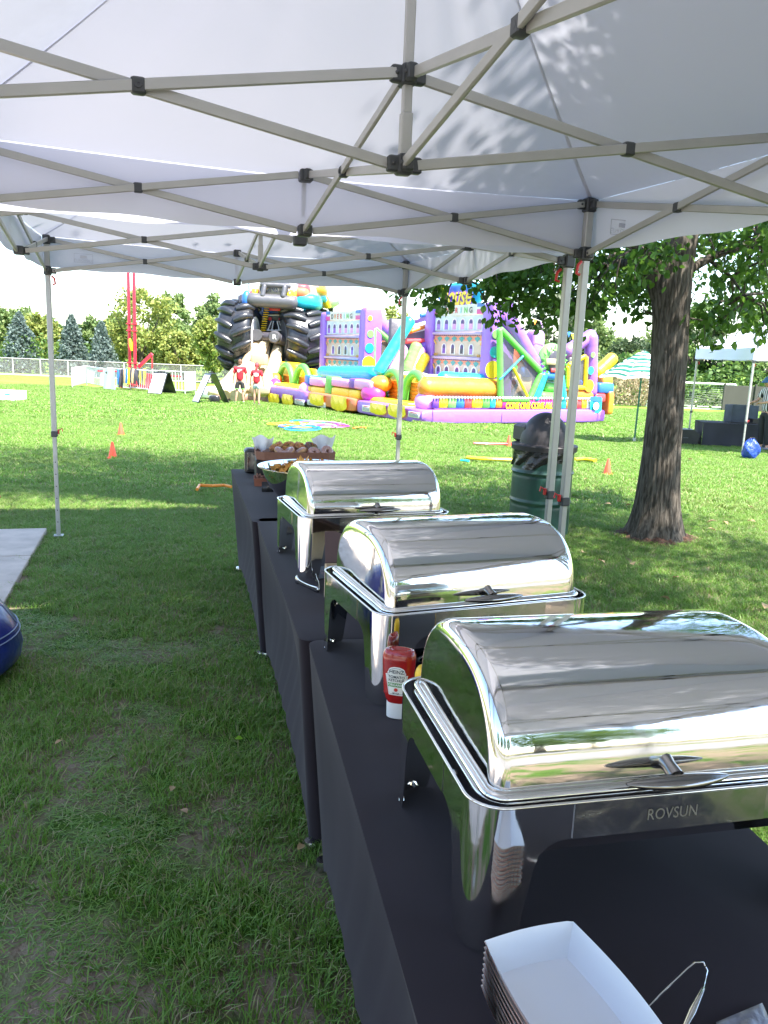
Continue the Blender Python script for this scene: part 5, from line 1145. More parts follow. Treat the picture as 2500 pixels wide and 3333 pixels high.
def facade(T, aF, b0, b1, z0, z1, sign='DVERING'):
    """printed palace front on the plane x=aF, facing -x ; u runs from b1 (left in the photo) to b0"""
    W = b1-b0; H = z1-z0
    def Q(u, v, lift=0): return Vector((aF-lift, b1-W*u, z0+H*v))
    F = P1(T, 'facade_panel', flat('facade_cream', .62, .46, .40), lambda m: m.box((aF+.1, (b0+b1)/2, (z0+z1)/2), (.2, W, H*.93), bev=.03))
    def rect(m, u0, u1, v0, v1, l): m.add([Q(u0, v0, l), Q(u1, v0, l), Q(u1, v1, l), Q(u0, v1, l)], [(0, 1, 2, 3)])
    def poly(m, u, v, pl, l): m.add([Q(u+a/W, v+b/H, l) for a, b in pl], [tuple(range(len(pl)))])
    pr = lambda nm, mt, fn, par=F: P1(par, nm, mt, fn)
    cor = flat('print_coral', .72, .25, .18); teal = flat('print_teal', .08, .3, .32); dk = flat('print_indigo', .09, .05, .2); lil = flat('print_lilac', .48, .36, .62); ltb = flat('print_pale_blue', .55, .6, .72); gold_ = flat('print_gold', .75, .42, .08)
    pr('storey_band', ltb, lambda m: rect(m, 0, 1, .66, .86, .004)); pr('storey_band', cor, lambda m: rect(m, 0, 1, .53, .60, .004)); pr('storey_band', cor, lambda m: rect(m, 0, 1, .225, .28, .004))
    for v in (.605, .285):
        pr('cornice', lil, lambda m: m.box((aF-.05, (b0+b1)/2, z0+H*(v+.02)), (.1, W, H*.035), bev=.01)); pr('cornice', dk, lambda m: [rect(m, i/24, i/24+.03, v-.012, v, .012) for i in range(24)])
    # arched windows
    for k, (v0, h, us) in enumerate(((.675, .135, [.08+i*.168 for i in range(6)]), (.36, .125, [.22+i*.187 for i in range(4)]), (.02, .17, [.12, .3, .52, .7, .86]))):
        for i, u in enumerate(us):
            wd = .105*W*(.9 if k != 1 else .75); fm = pr('arched_window', flat('print_white', .75, .72, .75), lambda m: poly(m, u, v0-.01, arch_poly(wd*1.35, h*H*1.12), .008))
            c_ = [['purple', 'purple', 'pink', 'pink', 'pink', 'pink'], ['dpurple', 'dark', 'dark', 'purple'], ['purple', 'dark', 'magenta', 'dark', 'dark']][k][i]
            pr('pane', c_, lambda m: poly(m, u, v0, arch_poly(wd*.78, h*H*.95), .013), fm); pr('pane', dk, lambda m: poly(m, u, v0+h*.55, arch_poly(wd*.66, h*H*.36), .017), fm)
    for v in (.565, .25):
        pr('swag_print', teal, lambda m: [poly(m, .12+i*.155, v-.045, [(-.12*W/2, .1), (0, -.02), (.12*W/2, .1), (0, .17)], .010) for i in range(6)])
    for v in (.36, .03): pr('gold_scroll', gold_, lambda m: [poly(m, u, v+.13, [(0, 0), (s_*.16, .16), (s_*.22, .12), (s_*.05, -.05)], .02) for u, s_ in ((.06, -1), (.95, 1))])
    # joker-free face panel replaced by a plain smiling disc
    pr('balustrade', gold_, lambda m: [m.box((aF-.02, b1-W*u, z0+H*.335), (.02, .03, H*.05)) for u in (.02, .05, .08, .92, .95, .98)])
    # top sign board (curved) with coloured letters
    def sb(m):
        n = 20; vs = []
        for i in range(n+1):
            u = i/n; c = .018*(2*u-1)**2*1.5
            for v in (.855, .985): vs.append(Q(u, v+c, .10-.09*(2*u-1)**2))
        m.add(vs, [(i*2, i*2+2, i*2+3, i*2+1) for i in range(n)])
    pr('sign_board', flat('board_cream', .74, .68, .66), sb)
    pr('sign_drape', 'magenta', lambda m: [rect(m, a, b, .865, .925, .05) for a, b in ((.0, .13), (.87, 1))]); pr('sign_drape', 'blue', lambda m: [rect(m, a, b, .955, 1.0, .05) for a, b in ((.0, .13), (.87, 1))])
    cols = ['dark', 'orange', 'red', 'red', 'cyan', 'green', 'dark']
    for i, ch in enumerate(sign):
        u = .22+.092*i; base = Q(u, .915, .115-.09*(2*u-1)**2)
        Mx = Matrix.Translation(base) @ Matrix(((0, 0, -1, 0), (-1, 0, 0, 0), (0, 1, 0, 0), (0, 0, 0, 1)))
        text_obj('lettering', ch, H*.10, V_[cols[i]], F, M=Mx, bold=.006)
    return F
def course(label, b0, b1, far):
    T = thing('inflatable_obstacle_course', label, 'inflatable', OB0, YAW, 'inflatable obstacle courses')
    return T
# ---- nearer course (right)
T = course('nearer inflatable obstacle course with palace tower, mesh window and yellow lettering band', 0, 4, False)
aE = side(1970, 1360, 0).x
P1(T, 'base_tube', 'purple', lambda m: pillow(m, (aE/2, .25, .2), (aE, .55, .44), .25)); P1(T, 'base_tube', 'purple', lambda m: pillow(m, (.28, 2.1, .2), (.6, 4.1, .44), .25))
P1(T, 'base_tube', 'dpurple', lambda m: pillow(m, (aE-.2, 2, .2), (.5, 4, .44), .25)); P1(T, 'floor', 'lilac', lambda m: m.box((aE/2, 2.1, .25), (aE-.5, 3.7, .3), bev=.1))
P1(T, 'seam', 'dpurple', lambda m: [m.tube([(a, -.03, .02), (a, -.04, .2), (a, .0, .4)], .008, 6) for a in (side(1408, 1350).x, side(1632, 1350).x, side(1945, 1350).x)])
# band of bright panels with lettering
zb0, zb1 = side(1500, 1330).z, side(1500, 1298).z
bandcols = ['dpurple', 'yellow', 'lgreen', 'blue', 'red', 'yellow', 'green', 'cyan', 'orange']
xs_ = [1413, 1433, 1462, 1490, 1517, 1540, 1575, 1600, 1618, 1640]
for i in range(9): P1(T, 'band_panel', bandcols[i], lambda m: m.box(((side(xs_[i], 1320).x+side(xs_[i+1], 1320).x)/2, .1, (zb0+zb1)/2), (side(xs_[i+1], 1320).x-side(xs_[i], 1320).x-.01, .08, zb1-zb0-.02), bev=.02))
aT0, aT1 = side(1640, 1320).x, side(1815, 1325).x; P1(T, 'lettering_band', 'magenta', lambda m: m.box(((aT0+aT1)/2, .1, (zb0+zb1)/2), (aT1-aT0, .08, zb1-zb0), bev=.02))
def sidetext(txt, x0, x1, y, sz, mt, lift=.05, b=.06, nm='lettering'):
    p, q_ = side(x0, y, b), side(x1, y, b); c = (p+q_)/2; me = text_mesh(txt, sz, bold=.014); wd = max(v.co.x for v in me.vertices)-min(v.co.x for v in me.vertices); k = (q_.x-p.x)/wd
    return text_obj(nm, txt, sz, mt if not isinstance(mt, str) else V_[mt], T, bold=.014, M=Matrix.Translation((c.x, b-lift, c.z)) @ Matrix.Rotation(R(90), 4, 'X') @ Matrix.Diagonal((k, 1, 1, 1)))
sidetext('COME ONE COME ALL', 1645, 1798, 1322, .30, 'dark', .038, .06); sidetext('COME ONE COME ALL', 1643, 1796, 1321, .27, 'yellow', .05, .06)
rr_cols = ['yellow', 'cyan', 'orange', 'lgreen', 'red', 'yellow', 'white']; xs2 = [1815, 1832, 1848, 1862, 1880, 1898, 1915, 1960]
for i in range(7): P1(T, 'band_panel', rr_cols[i], lambda m: m.box(((side(xs2[i], 1325).x+side(xs2[i+1], 1325).x)/2, .1, (zb0+zb1)/2-.02), (side(xs2[i+1], 1325).x-side(xs2[i], 1325).x-.01, .08, zb1-zb0-.02), bev=.02))
P1(T, 'bead_trim', 'white', lambda m: [m.ball((a, .04, zb1+.03), .045, 8, 6) for a in np.arange(side(1415, 1300).x, side(1925, 1300).x, .11)])
# tubes of the crawl section
a0, a1 = side(1385, 1275, .4).x, side(1632, 1290, .4).x
P1(T, 'side_bolster', 'orange', lambda m: log(m, (a0-.2, .45, zb1+.30), (a1, .45, zb1+.27), .29, 4)); P1(T, 'side_bolster', 'yellow', lambda m: log(m, (a0-.1, .48, zb1+.46), (a1, .48, zb1+.43), .17, 4))
c0, c1 = side(1430, 1237, .7).x, side(1625, 1250, .7).x; zc = side(1500, 1238, .7).z
P1(T, 'top_bolster', 'cyan', lambda m: log(m, (c0, .8, zc), (c1+.1, .8, zc-.06), .26, 3)); P1(T, 'roof_cushion', 'white', lambda m: pillow(m, ((a0+a1)/2+.9, 2.4, zc-.35), (a1-a0-.5, 2.8, .9), .45))
def arches(T, aA, xl, xr, ytop, ybot, bn=2):
    pL, pR = frnt(xl, ybot, aA), frnt(xr, ybot, aA); zt = frnt((xl+xr)/2, ytop, aA).z; zb = min(pL.z, pR.z)
    bs = [mixv(pL.y, pR.y, (i+.5)/bn) for i in range(bn)]; hw = abs(pL.y-pR.y)/bn/2
    for b in bs:
        n = 16; zz = zt-hw*.9
        pts = [(aA, b-hw*.82, zb)]+[(aA, b+hw*.82*math.cos(math.pi-math.pi*i/n), zz+(zt-zz)*math.sin(math.pi*i/n)-.0) for i in range(n+1)]+[(aA, b+hw*.82, zb)]
        P1(T, 'entrance_arch', 'green', lambda m: m.tube(pts, .13, 12))
        P1(T, 'door_curtain', 'orange', lambda m: [m.box((aA+.16, b, zb+(zz-zb+.35)*(k+.5)/6), (.1, hw*1.45, (zz-zb+.4)/6.2), bev=.03) for k in range(6)])
    P1(T, 'curtain_backing', 'yellow', lambda m: m.box((aA+.24, (pL.y+pR.y)/2, (zb+zt)/2), (.06, abs(pL.y-pR.y)*.95, zt-zb-.15), bev=.02))
    return pL, pR, zb, zt
pL, pR, zb_, zt_ = arches(T, .95, 1243, 1388, 1213, 1310)
P1(T, 'landing', 'yellow', lambda m: m.box((.62, (pL.y+pR.y)/2, .42), (.75, abs(pL.y-pR.y), .22), bev=.08))
def tongue(T, xl, xr, y0, y1, a=-.06):
    A_, B_ = frnt(xl, y0, a), frnt(xr, y0, a); zb = frnt((xl+xr)/2, y1, a).z; w_ = abs(A_.y-B_.y); c = (A_.y+B_.y)/2; zt = A_.z
    pl = [(-w_/2, zt-zb), (w_/2, zt-zb)]+[(w_/2*math.cos(math.pi*i/8), (zt-zb)*.35-(zt-zb)*.35*math.sin(math.pi*i/8)) for i in range(9)]
    def f(m):
        n = 10
        def g(u, v):
            s_ = (u-.5)*2; hem = (zt-zb)*(.65+.35*math.sqrt(max(0, 1-s_*s_))); return Vector((a-.05-.05*math.sin(v*3.1)*(1-s_*s_)-.015*math.sin(u*17+v*5), c+s_*w_/2, zt+.02-hem*v))
        m.grid(g, 14, 8)
    P1(T, 'entry_flap', 'yellow', f)
tongue(T, 1208, 1262, 1312, 1352); tongue(T, 1268, 1325, 1316, 1362)
def sticker(T, xl, xr, y0, y1, a=-.045):
    A_, B_ = frnt(xl, y0, a), frnt(xr, y1, a); s_ = P1(T, 'notice_sticker', 'white', lambda m: m.box((a, (A_.y+B_.y)/2, (A_.z+B_.z)/2), (.02, abs(A_.y-B_.y), abs(A_.z-B_.z)), bev=.005))
    P1(s_, 'printed_lines', 'grey', lambda m: [m.box((a-.012, (A_.y+B_.y)/2, B_.z+(A_.z-B_.z)*t), (.002, abs(A_.y-B_.y)*.8, .012)) for t in (.2, .35, .5, .65)])
    P1(s_, 'printed_heading', 'red', lambda m: m.box((a-.012, (A_.y+B_.y)/2, B_.z+(A_.z-B_.z)*.85), (.002, abs(A_.y-B_.y)*.6, .03)))
sticker(T, 1180, 1205, 1318, 1342); sticker(T, 1330, 1364, 1338, 1362)
P1(T, 'corner_ball', 'pink', lambda m: m.ball(side(1385, 1308, .5), (.34, .34, .32), 18, 12)); P1(T, 'corner_ball', 'magenta', lambda m: m.ball(frnt(1215, 1282, .5), (.4, .5, .34), 18, 12)); P1(T, 'corner_ball', 'orange', lambda m: m.ball(frnt(1240, 1250, .7), (.4, .4, .28), 18, 12))
P1(T, 'shoulder_cushion', 'white', lambda m: pillow(m, frnt(1320, 1232, 2.0)+Vector((0, 0, -.1)), (1.2, 2.4, .7), .5)); P1(T, 'shoulder_cushion', 'cyan', lambda m: pillow(m, frnt(1258, 1222, 1.3), (.5, .6, .5), .6))
# tower
aF = 2.76; fz0 = frnt(1500, 1222, aF).z; fz1 = frnt(1500, 990, aF).z; bl_, br2 = frnt(1415, 1100, aF).y, frnt(1573, 1100, aF).y
facade(T, aF, br2, bl_, fz0-.2, fz1)
ctop = side(1608, 978, .3).z
P1(T, 'tower_column', 'purple', lambda m: pillow(m, (aF+.38, br2-.27, ctop/2+.2), (.95, .55, ctop-.4), .2)); P1(T, 'tower_column', 'purple', lambda m: pillow(m, (aF+.3, bl_+.28, ctop/2+.1), (.8, .55, ctop-.3), .2))
for (x, y, r_, c) in ((1614, 1088, .13, 'lgreen'), (1609, 1146, .17, 'cyan'), (1603, 1203, .27, 'yellow')): P1(T, 'dot_print', c, lambda m: m.lathe([(.0001, 0), (r_, 0), (r_, .012)], 20, side(x, y, br2-.56), M=Matrix.Rotation(R(90), 3, 'X')))
# sign above the tower: yellow lettering on a cyan cloud
P1(T, 'cloud_board', 'cyan', lambda m: pillow(m, (aF+.3, mixv(br2, bl_, .62), fz1+.32), (.14, 2.5, .85), .8)); P1(T, 'cloud_board', 'blue', lambda m: pillow(m, (aF+.22, mixv(br2, bl_, .75), fz1+.35), (.1, 1.9, .6), .8))
A_ = frnt(1432, 958, aF+.05); B_ = frnt(1534, 975, aF+.05); me = text_mesh('House', .85, bold=.02, shear=.2); wd = max(v.co.x for v in me.vertices)-min(v.co.x for v in me.vertices)
for l, mt, bo in ((.0, 'dpurple', .05), (.02, 'yellow', .012)):
    text_obj('lettering', 'House', .85, V_[mt], T, bold=bo, shear=.2, extrude=.01, M=Matrix.Translation(((aF+.05-l), (A_.y+B_.y)/2, (A_.z+B_.z)/2)) @ Matrix(((0, 0, -1, 0), (-1, 0, 0, 0), (0, 1, 0, 0), (0, 0, 0, 1))) @ Matrix.Diagonal((abs(A_.y-B_.y)/wd, 1, 1, 1)))
# slope, mesh window and inner shapes
P1(T, 'slope_tube', 'purple', lambda m: log(m, side(1645, 1020, .35), side(1768, 1240, .35), .26, 6)); P1(T, 'slope_tube', 'lilac', lambda m: pillow(m, side(1740, 1130, 1.2), (.5, .5, 1.1), .4))
def frame(T, pts, b, r_, mt, nm='window_frame'):
    P = [side(x, y, b) for x, y in pts]
    for i in range(len(P)): P1(T, nm, mt, lambda m: log(m, P[i], P[(i+1) % len(P)], r_, 5, 10, 1))
frame(T, [(1626, 1068), (1762, 1212), (1722, 1302), (1628, 1300)], .12, .1, 'green')
net = mesh_mat('window_netting', 9, .3, (.12, .12, .13)); net2 = flat('netting_grey', .14, .14, .14)
def polyside(nm, pts, b, mt, T=T): return P1(T, nm, mt, lambda m: m.add([side(x, y, b) for x, y in pts], [tuple(range(len(pts)))]))
polyside('window_netting', [(1632, 1085), (1752, 1212), (1716, 1295), (1634, 1295)], .16, net)
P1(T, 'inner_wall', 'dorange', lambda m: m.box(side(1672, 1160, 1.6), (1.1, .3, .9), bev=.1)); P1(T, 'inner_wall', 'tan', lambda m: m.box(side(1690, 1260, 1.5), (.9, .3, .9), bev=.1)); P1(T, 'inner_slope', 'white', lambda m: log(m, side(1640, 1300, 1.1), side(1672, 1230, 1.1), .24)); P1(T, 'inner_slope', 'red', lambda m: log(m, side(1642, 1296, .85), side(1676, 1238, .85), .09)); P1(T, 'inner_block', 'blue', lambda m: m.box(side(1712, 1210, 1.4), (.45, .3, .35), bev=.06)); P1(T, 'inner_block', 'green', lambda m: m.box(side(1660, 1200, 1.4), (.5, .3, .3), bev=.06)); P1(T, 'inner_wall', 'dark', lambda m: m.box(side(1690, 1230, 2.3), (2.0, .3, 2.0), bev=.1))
P1(T, 'strap', 'cyan', lambda m: log(m, side(1626, 1236, .05), side(1704, 1158, .05), .035)); P1(T, 'strap', 'yellow', lambda m: log(m, side(1670, 1196, .05), side(1718, 1292, .05), .045))
# arched side entrance with round sign
P1(T, 'hood', 'lgreen', lambda m: m.ball(side(1793, 1168, .35), (.50, .3, .50), 24, 14)); P1(T, 'round_sign', 'dark', lambda m: m.ball(side(1805, 1178, .07), (.26, .06, .36), 20, 10)); P1(T, 'sign_banner', 'cream', lambda m: m.box(side(1803, 1178, .0), (.62, .04, .19), bev=.02)); P1(T, 'sign_ruffle', 'green', lambda m: [m.lathe([(.0001, 0), (.05, 0), (.0001, .14)], 6, side(1805+34*math.cos(a), 1178-42*math.sin(a), .05), M=Matrix.Rotation(math.pi/2-a, 3, 'Y')) for a in np.linspace(.1, 6.1, 18)]); P1(T, 'round_sign', 'red', lambda m: m.box(side(1805, 1206, .0), (.3, .05, .12), bev=.02))
P1(T, 'arch_leg', 'cyan', lambda m: log(m, side(1772, 1212, .15), side(1738, 1308, .15), .15, 3)); P1(T, 'arch_leg', 'cyan', lambda m: log(m, side(1820, 1212, .15), side(1832, 1308, .15), .15, 3)); P1(T, 'arch_top', 'blue', lambda m: log(m, side(1768, 1222, .15), side(1828, 1224, .15), .15, 2)); P1(T, 'step', 'lgreen', lambda m: log(m, side(1765, 1258, .35), side(1825, 1262, .35), .17)); P1(T, 'step', 'green', lambda m: log(m, side(1750, 1292, .25), side(1828, 1298, .25), .19))
P1(T, 'slope_tube', 'purple', lambda m: log(m, side(1835, 1152, .4), side(1935, 1085, .4), .22, 4)); P1(T, 'corner_column', 'purple', lambda m: log(m, side(1925, 1082, .3), side(1922, 1292, .3), .22, 6))
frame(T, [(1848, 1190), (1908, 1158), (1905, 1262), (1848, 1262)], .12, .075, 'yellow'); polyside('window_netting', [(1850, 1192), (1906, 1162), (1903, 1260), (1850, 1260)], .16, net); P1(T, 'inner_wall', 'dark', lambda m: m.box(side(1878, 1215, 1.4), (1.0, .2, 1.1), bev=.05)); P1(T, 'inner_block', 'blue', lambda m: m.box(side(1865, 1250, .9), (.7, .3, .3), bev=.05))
P1(T, 'side_bolster', 'orange', lambda m: log(m, side(1838, 1284, .3), side(1925, 1288, .3), .22, 3))
for (x, y, r_, c) in ((1930, 1155, .09, 'lgreen'), (1923, 1206, .13, 'cyan'), (1918, 1256, .2, 'yellow')): P1(T, 'dot_print', c, lambda m: m.lathe([(.0001, 0), (r_, 0), (r_, .012)], 20, side(x, y, .07), M=Matrix.Rotation(R(90), 3, 'X')))
P1(T, 'exit_slide_side', 'yellow', lambda m: log(m, side(1935, 1222, .8), side(2002, 1158, .8), .22, 3)); P1(T, 'exit_block', 'blue', lambda m: pillow(m, side(1952, 1262, .5), (.75, .7, .36), .3)); P1(T, 'exit_block', 'orange', lambda m: pillow(m, side(1960, 1238, .6), (.5, .6, .3), .3)); P1(T, 'exit_block', 'red', lambda m: pillow(m, side(1940, 1294, .35), (.5, .5, .3), .35)); P1(T, 'exit_block', 'orange', lambda m: pillow(m, side(1970, 1310, .4), (.25, .6, .8), .3))
P1(T, 'wave_banner', 'cyan', lambda m: m.grid(lambda u, v: side(1921+38*u, 1293+55*v+5*math.sin(u*9), .0)+Vector((0, -.02*math.sin(u*8+v*4), 0)), 12, 8)); P1(T, 'wave_banner', 'blue', lambda m: m.grid(lambda u, v: side(1921+38*u, 1291+13*v+6*u*v, -.03), 6, 3)); P1(T, 'banner_print', 'white', lambda m: m.lathe([(.0001, 0), (.13, 0), (.13, .01)], 16, side(1940, 1322, -.05), M=Matrix.Rotation(R(90), 3, 'X')))
courseB = T
# ---- farther course (left), shares the entrance line
T = course('farther inflatable obstacle course joined on the left, its tower nearest the giant truck', 6, 10, True)
by = lambda x, y, a=0: frnt(x, y, a).y
b1_, b2_, b3_ = 4.15, by(998, 1335), by(866, 1315)
P1(T, 'base_tube', 'dorange', lambda m: pillow(m, (.25, (b1_+b2_)/2, .22), (.6, b2_-b1_, .46), .25)); P1(T, 'base_tube', 'purple', lambda m: pillow(m, (.25, (b3_+b2_)/2, .22), (.6, b3_-b2_, .46), .25)); P1(T, 'floor', 'lilac', lambda m: m.box((2.6, (b1_+b3_)/2, .25), (4.8, b3_-b1_-.3, .3), bev=.1))
tongue(T, 877, 912, 1280, 1317); tongue(T, 922, 957, 1283, 1322); tongue(T, 1012, 1058, 1282, 1322); tongue(T, 1082, 1133, 1288, 1340); sticker(T, 857, 876, 1285, 1308); sticker(T, 960, 990, 1297, 1320); sticker(T, 1001, 1060, 1300, 1328, -.04)
arches(T, .95, 905, 1012, 1190, 1272)
P1(T, 'landing', 'yellow', lambda m: m.box((.62, by(958, 1275, .6), .45), (.75, 3.2, .25), bev=.08))
for x0, x1, y0, y1, c, nm in ((1015, 1062, 1230, 1258, 'pink', 'panel_cushion'), (1087, 1145, 1233, 1262, 'pink', 'panel_cushion'), (1160, 1215, 1236, 1270, 'pink', 'panel_cushion'), (1002, 1017, 1222, 1250, 'blue', 'post'), (1069, 1087, 1225, 1296, 'green', 'post'), (1147, 1165, 1232, 1265, 'dpurple', 'post'), (1002, 1020, 1256, 1295, 'yellow', 'post'), (1020, 1066, 1258, 1292, 'yellow', 'crawl_cushion'), (1088, 1146, 1260, 1302, 'yellow', 'crawl_cushion'), (1147, 1178, 1268, 1306, 'yellow', 'crawl_cushion')):
    p, q_ = frnt(x0, y0, .35), frnt(x1, y1, .35); P1(T, nm, c, lambda m: pillow(m, (.45, (p.y+q_.y)/2, (p.z+q_.z)/2), (.5, abs(p.y-q_.y)+.05, abs(p.z-q_.z)+.04), .3))
P1(T, 'corner_ball', 'magenta', lambda m: m.ball(frnt(895, 1265, .4), (.3, .4, .45), 16, 10)); P1(T, 'corner_ball', 'pink', lambda m: m.ball(frnt(878, 1262, .3), (.3, .45, .4), 16, 10)); P1(T, 'corner_ball', 'pink', lambda m: m.ball(frnt(998, 1272, .3), (.3, .4, .35), 16, 10)); P1(T, 'corner_ball', 'orange', lambda m: m.ball(frnt(892, 1235, .6), (.35, .4, .3), 16, 10))
p, q_ = frnt(1045, 1212, 1.2), frnt(1225, 1215, 1.2); P1(T, 'top_bolster', 'cyan', lambda m: log(m, p, q_, .25, 3)); P1(T, 'roof_cushion', 'white', lambda m: pillow(m, (2.4, (b1_+b3_)/2, zc-.4), (1.6, b3_-b1_-.6, .75), .45))
P1(T, 'shoulder_cushion', 'yellow', lambda m: pillow(m, frnt(940, 1195, 1.6), (.8, 2.6, .45), .5)); P1(T, 'shoulder_cushion', 'cyan', lambda m: pillow(m, frnt(908, 1205, 1.2), (.5, .5, .45), .6))
aG = 1.9; gz0, gz1 = frnt(1118, 1215, aG).z, frnt(1118, 1012, aG).z; gl_, gr_ = by(1063, 1100, aG), by(1174, 1100, aG)
facade(T, aG, gr_, gl_, gz0-.2, gz1)
gt = frnt(1190, 1002, aG).z
P1(T, 'tower_column', 'purple', lambda m: pillow(m, (aG+.3, gr_-.22, gt/2+.2), (.75, .5, gt-.35), .2)); P1(T, 'tower_column', 'purple', lambda m: pillow(m, (aG+.3, gl_+.24, gt/2+.1), (.8, .5, gt-.35), .2))
bS = gr_-.48
for (x, y, r_, c) in ((1205, 1036, .1, 'yellow'), (1206, 1087, .14, 'lgreen'), (1203, 1133, .18, 'cyan'), (1200, 1183, .28, 'yellow')): P1(T, 'dot_print', c, lambda m: m.lathe([(.0001, 0), (r_, 0), (r_, .012)], 20, side(x, y, bS), M=Matrix.Rotation(R(90), 3, 'X')))
P1(T, 'slope_tube', 'purple', lambda m: log(m, side(1205, 1020, bS+.3), side(1300, 1118, bS+.3), .27, 5)); frame(T, [(1218, 1065), (1288, 1128), (1288, 1205), (1216, 1205)], bS+.1, .1, 'lgreen'); polyside('window_netting', [(1222, 1078), (1284, 1130), (1284, 1200), (1220, 1200)], bS+.15, net, T)
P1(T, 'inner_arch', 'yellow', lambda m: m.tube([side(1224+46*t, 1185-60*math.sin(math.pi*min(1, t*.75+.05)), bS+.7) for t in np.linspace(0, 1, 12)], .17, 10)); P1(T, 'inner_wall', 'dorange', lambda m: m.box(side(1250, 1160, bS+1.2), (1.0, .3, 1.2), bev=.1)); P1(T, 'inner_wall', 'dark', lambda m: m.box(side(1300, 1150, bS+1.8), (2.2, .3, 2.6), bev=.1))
# double slide between the towers
bM = 4.6
P1(T, 'slide_side', 'cyan', lambda m: log(m, side(1226, 1220, bM-.6), side(1340, 1035, bM-.6), .2, 7)); P1(T, 'slide_side', 'pink', lambda m: log(m, side(1268, 1220, bM-.4), side(1312, 1120, bM-.4), .27, 4)); P1(T, 'slide_side', 'dpurple', lambda m: log(m, side(1296, 1200, bM), side(1308, 1115, bM), .17, 4))
P1(T, 'slide_side', 'lgreen', lambda m: log(m, side(1322, 1212, bM-.5), side(1362, 1115, bM-.5), .22, 4)); P1(T, 'slide_side', 'pink', lambda m: log(m, side(1342, 1215, bM-.55), side(1374, 1130, bM-.55), .2, 4)); P1(T, 'slide_side', 'dpurple', lambda m: log(m, side(1366, 1190, bM-.3), side(1385, 1112, bM-.3), .22, 4)); P1(T, 'slide_side', 'yellow', lambda m: log(m, side(1358, 1212, bM-.7), side(1388, 1150, bM-.7), .2, 3))
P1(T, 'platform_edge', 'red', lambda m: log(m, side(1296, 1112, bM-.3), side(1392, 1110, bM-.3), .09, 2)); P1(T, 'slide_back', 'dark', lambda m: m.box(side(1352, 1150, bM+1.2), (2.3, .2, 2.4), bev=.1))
P1(T, 'mesh_roof', 'lilac', lambda m: m.grid(lambda u, v: side(1335+60*u, 1040+8*math.sin(u*5)+30*v-18*u, bM+.3+.6*v), 10, 5)); P1(T, 'roof_stripe', 'orange', lambda m: log(m, side(1322, 1085, bM-.1), side(1396, 1058, bM-.1), .07, 2)); P1(T, 'roof_stripe', 'blue', lambda m: log(m, side(1366, 1028, bM), side(1398, 1022, bM), .08, 2)); P1(T, 'roof_stripe', 'yellow', lambda m: log(m, side(1324, 1082, bM-.2), side(1342, 1058, bM-.2), .1, 2)); P1(T, 'roof_stripe', 'white', lambda m: log(m, side(1340, 1070, bM+.1), side(1396, 1050, bM+.1), .12, 3)); P1(T, 'mesh_wall', flat('slide_netting', .25, .23, .25), lambda m: m.add([side(1322, 1090, bM), side(1396, 1072, bM), side(1394, 1106, bM), (side(1310, 1108, bM))], [(0, 1, 2, 3)]))
P1(T, 'roof_rope', 'grey', lambda m: [m.tube([frnt(x0, y0, 3), frnt(x1, y1, 3.2)], .012, 5) for x0, y0, x1, y1 in ((1100, 1012, 1107, 960), (1118, 1012, 1125, 955), (1147, 1008, 1150, 955), (1190, 1000, 1194, 958))])
# bunting
bf = thing('bunting', 'string of little coloured pennants running from the tower down to the right corner column', 'bunting', OB0, YAW)
sp = [side(x, y, .6) for x, y in ((1640, 1018), (1690, 1022), (1740, 1038), (1800, 1060), (1860, 1085), (1932, 1098))]; m = MB(); m.tube(sp, .01, 5); m.obj('cord', V_['white'], bf)
for x, y, c in ((1680, 1012, 'yellow'), (1742, 1040, 'orange'), (1766, 1050, 'lilac'), (1852, 1080, 'blue'), (1866, 1088, 'yellow'), (1925, 1098, 'red')):
    m = MB(); m.add([side(x-7, y-3, .58), side(x+7, y+1, .58), side(x-1, y+18, .56)], [(0, 1, 2)]); m.obj('pennant', V_[c], bf, smooth=False)

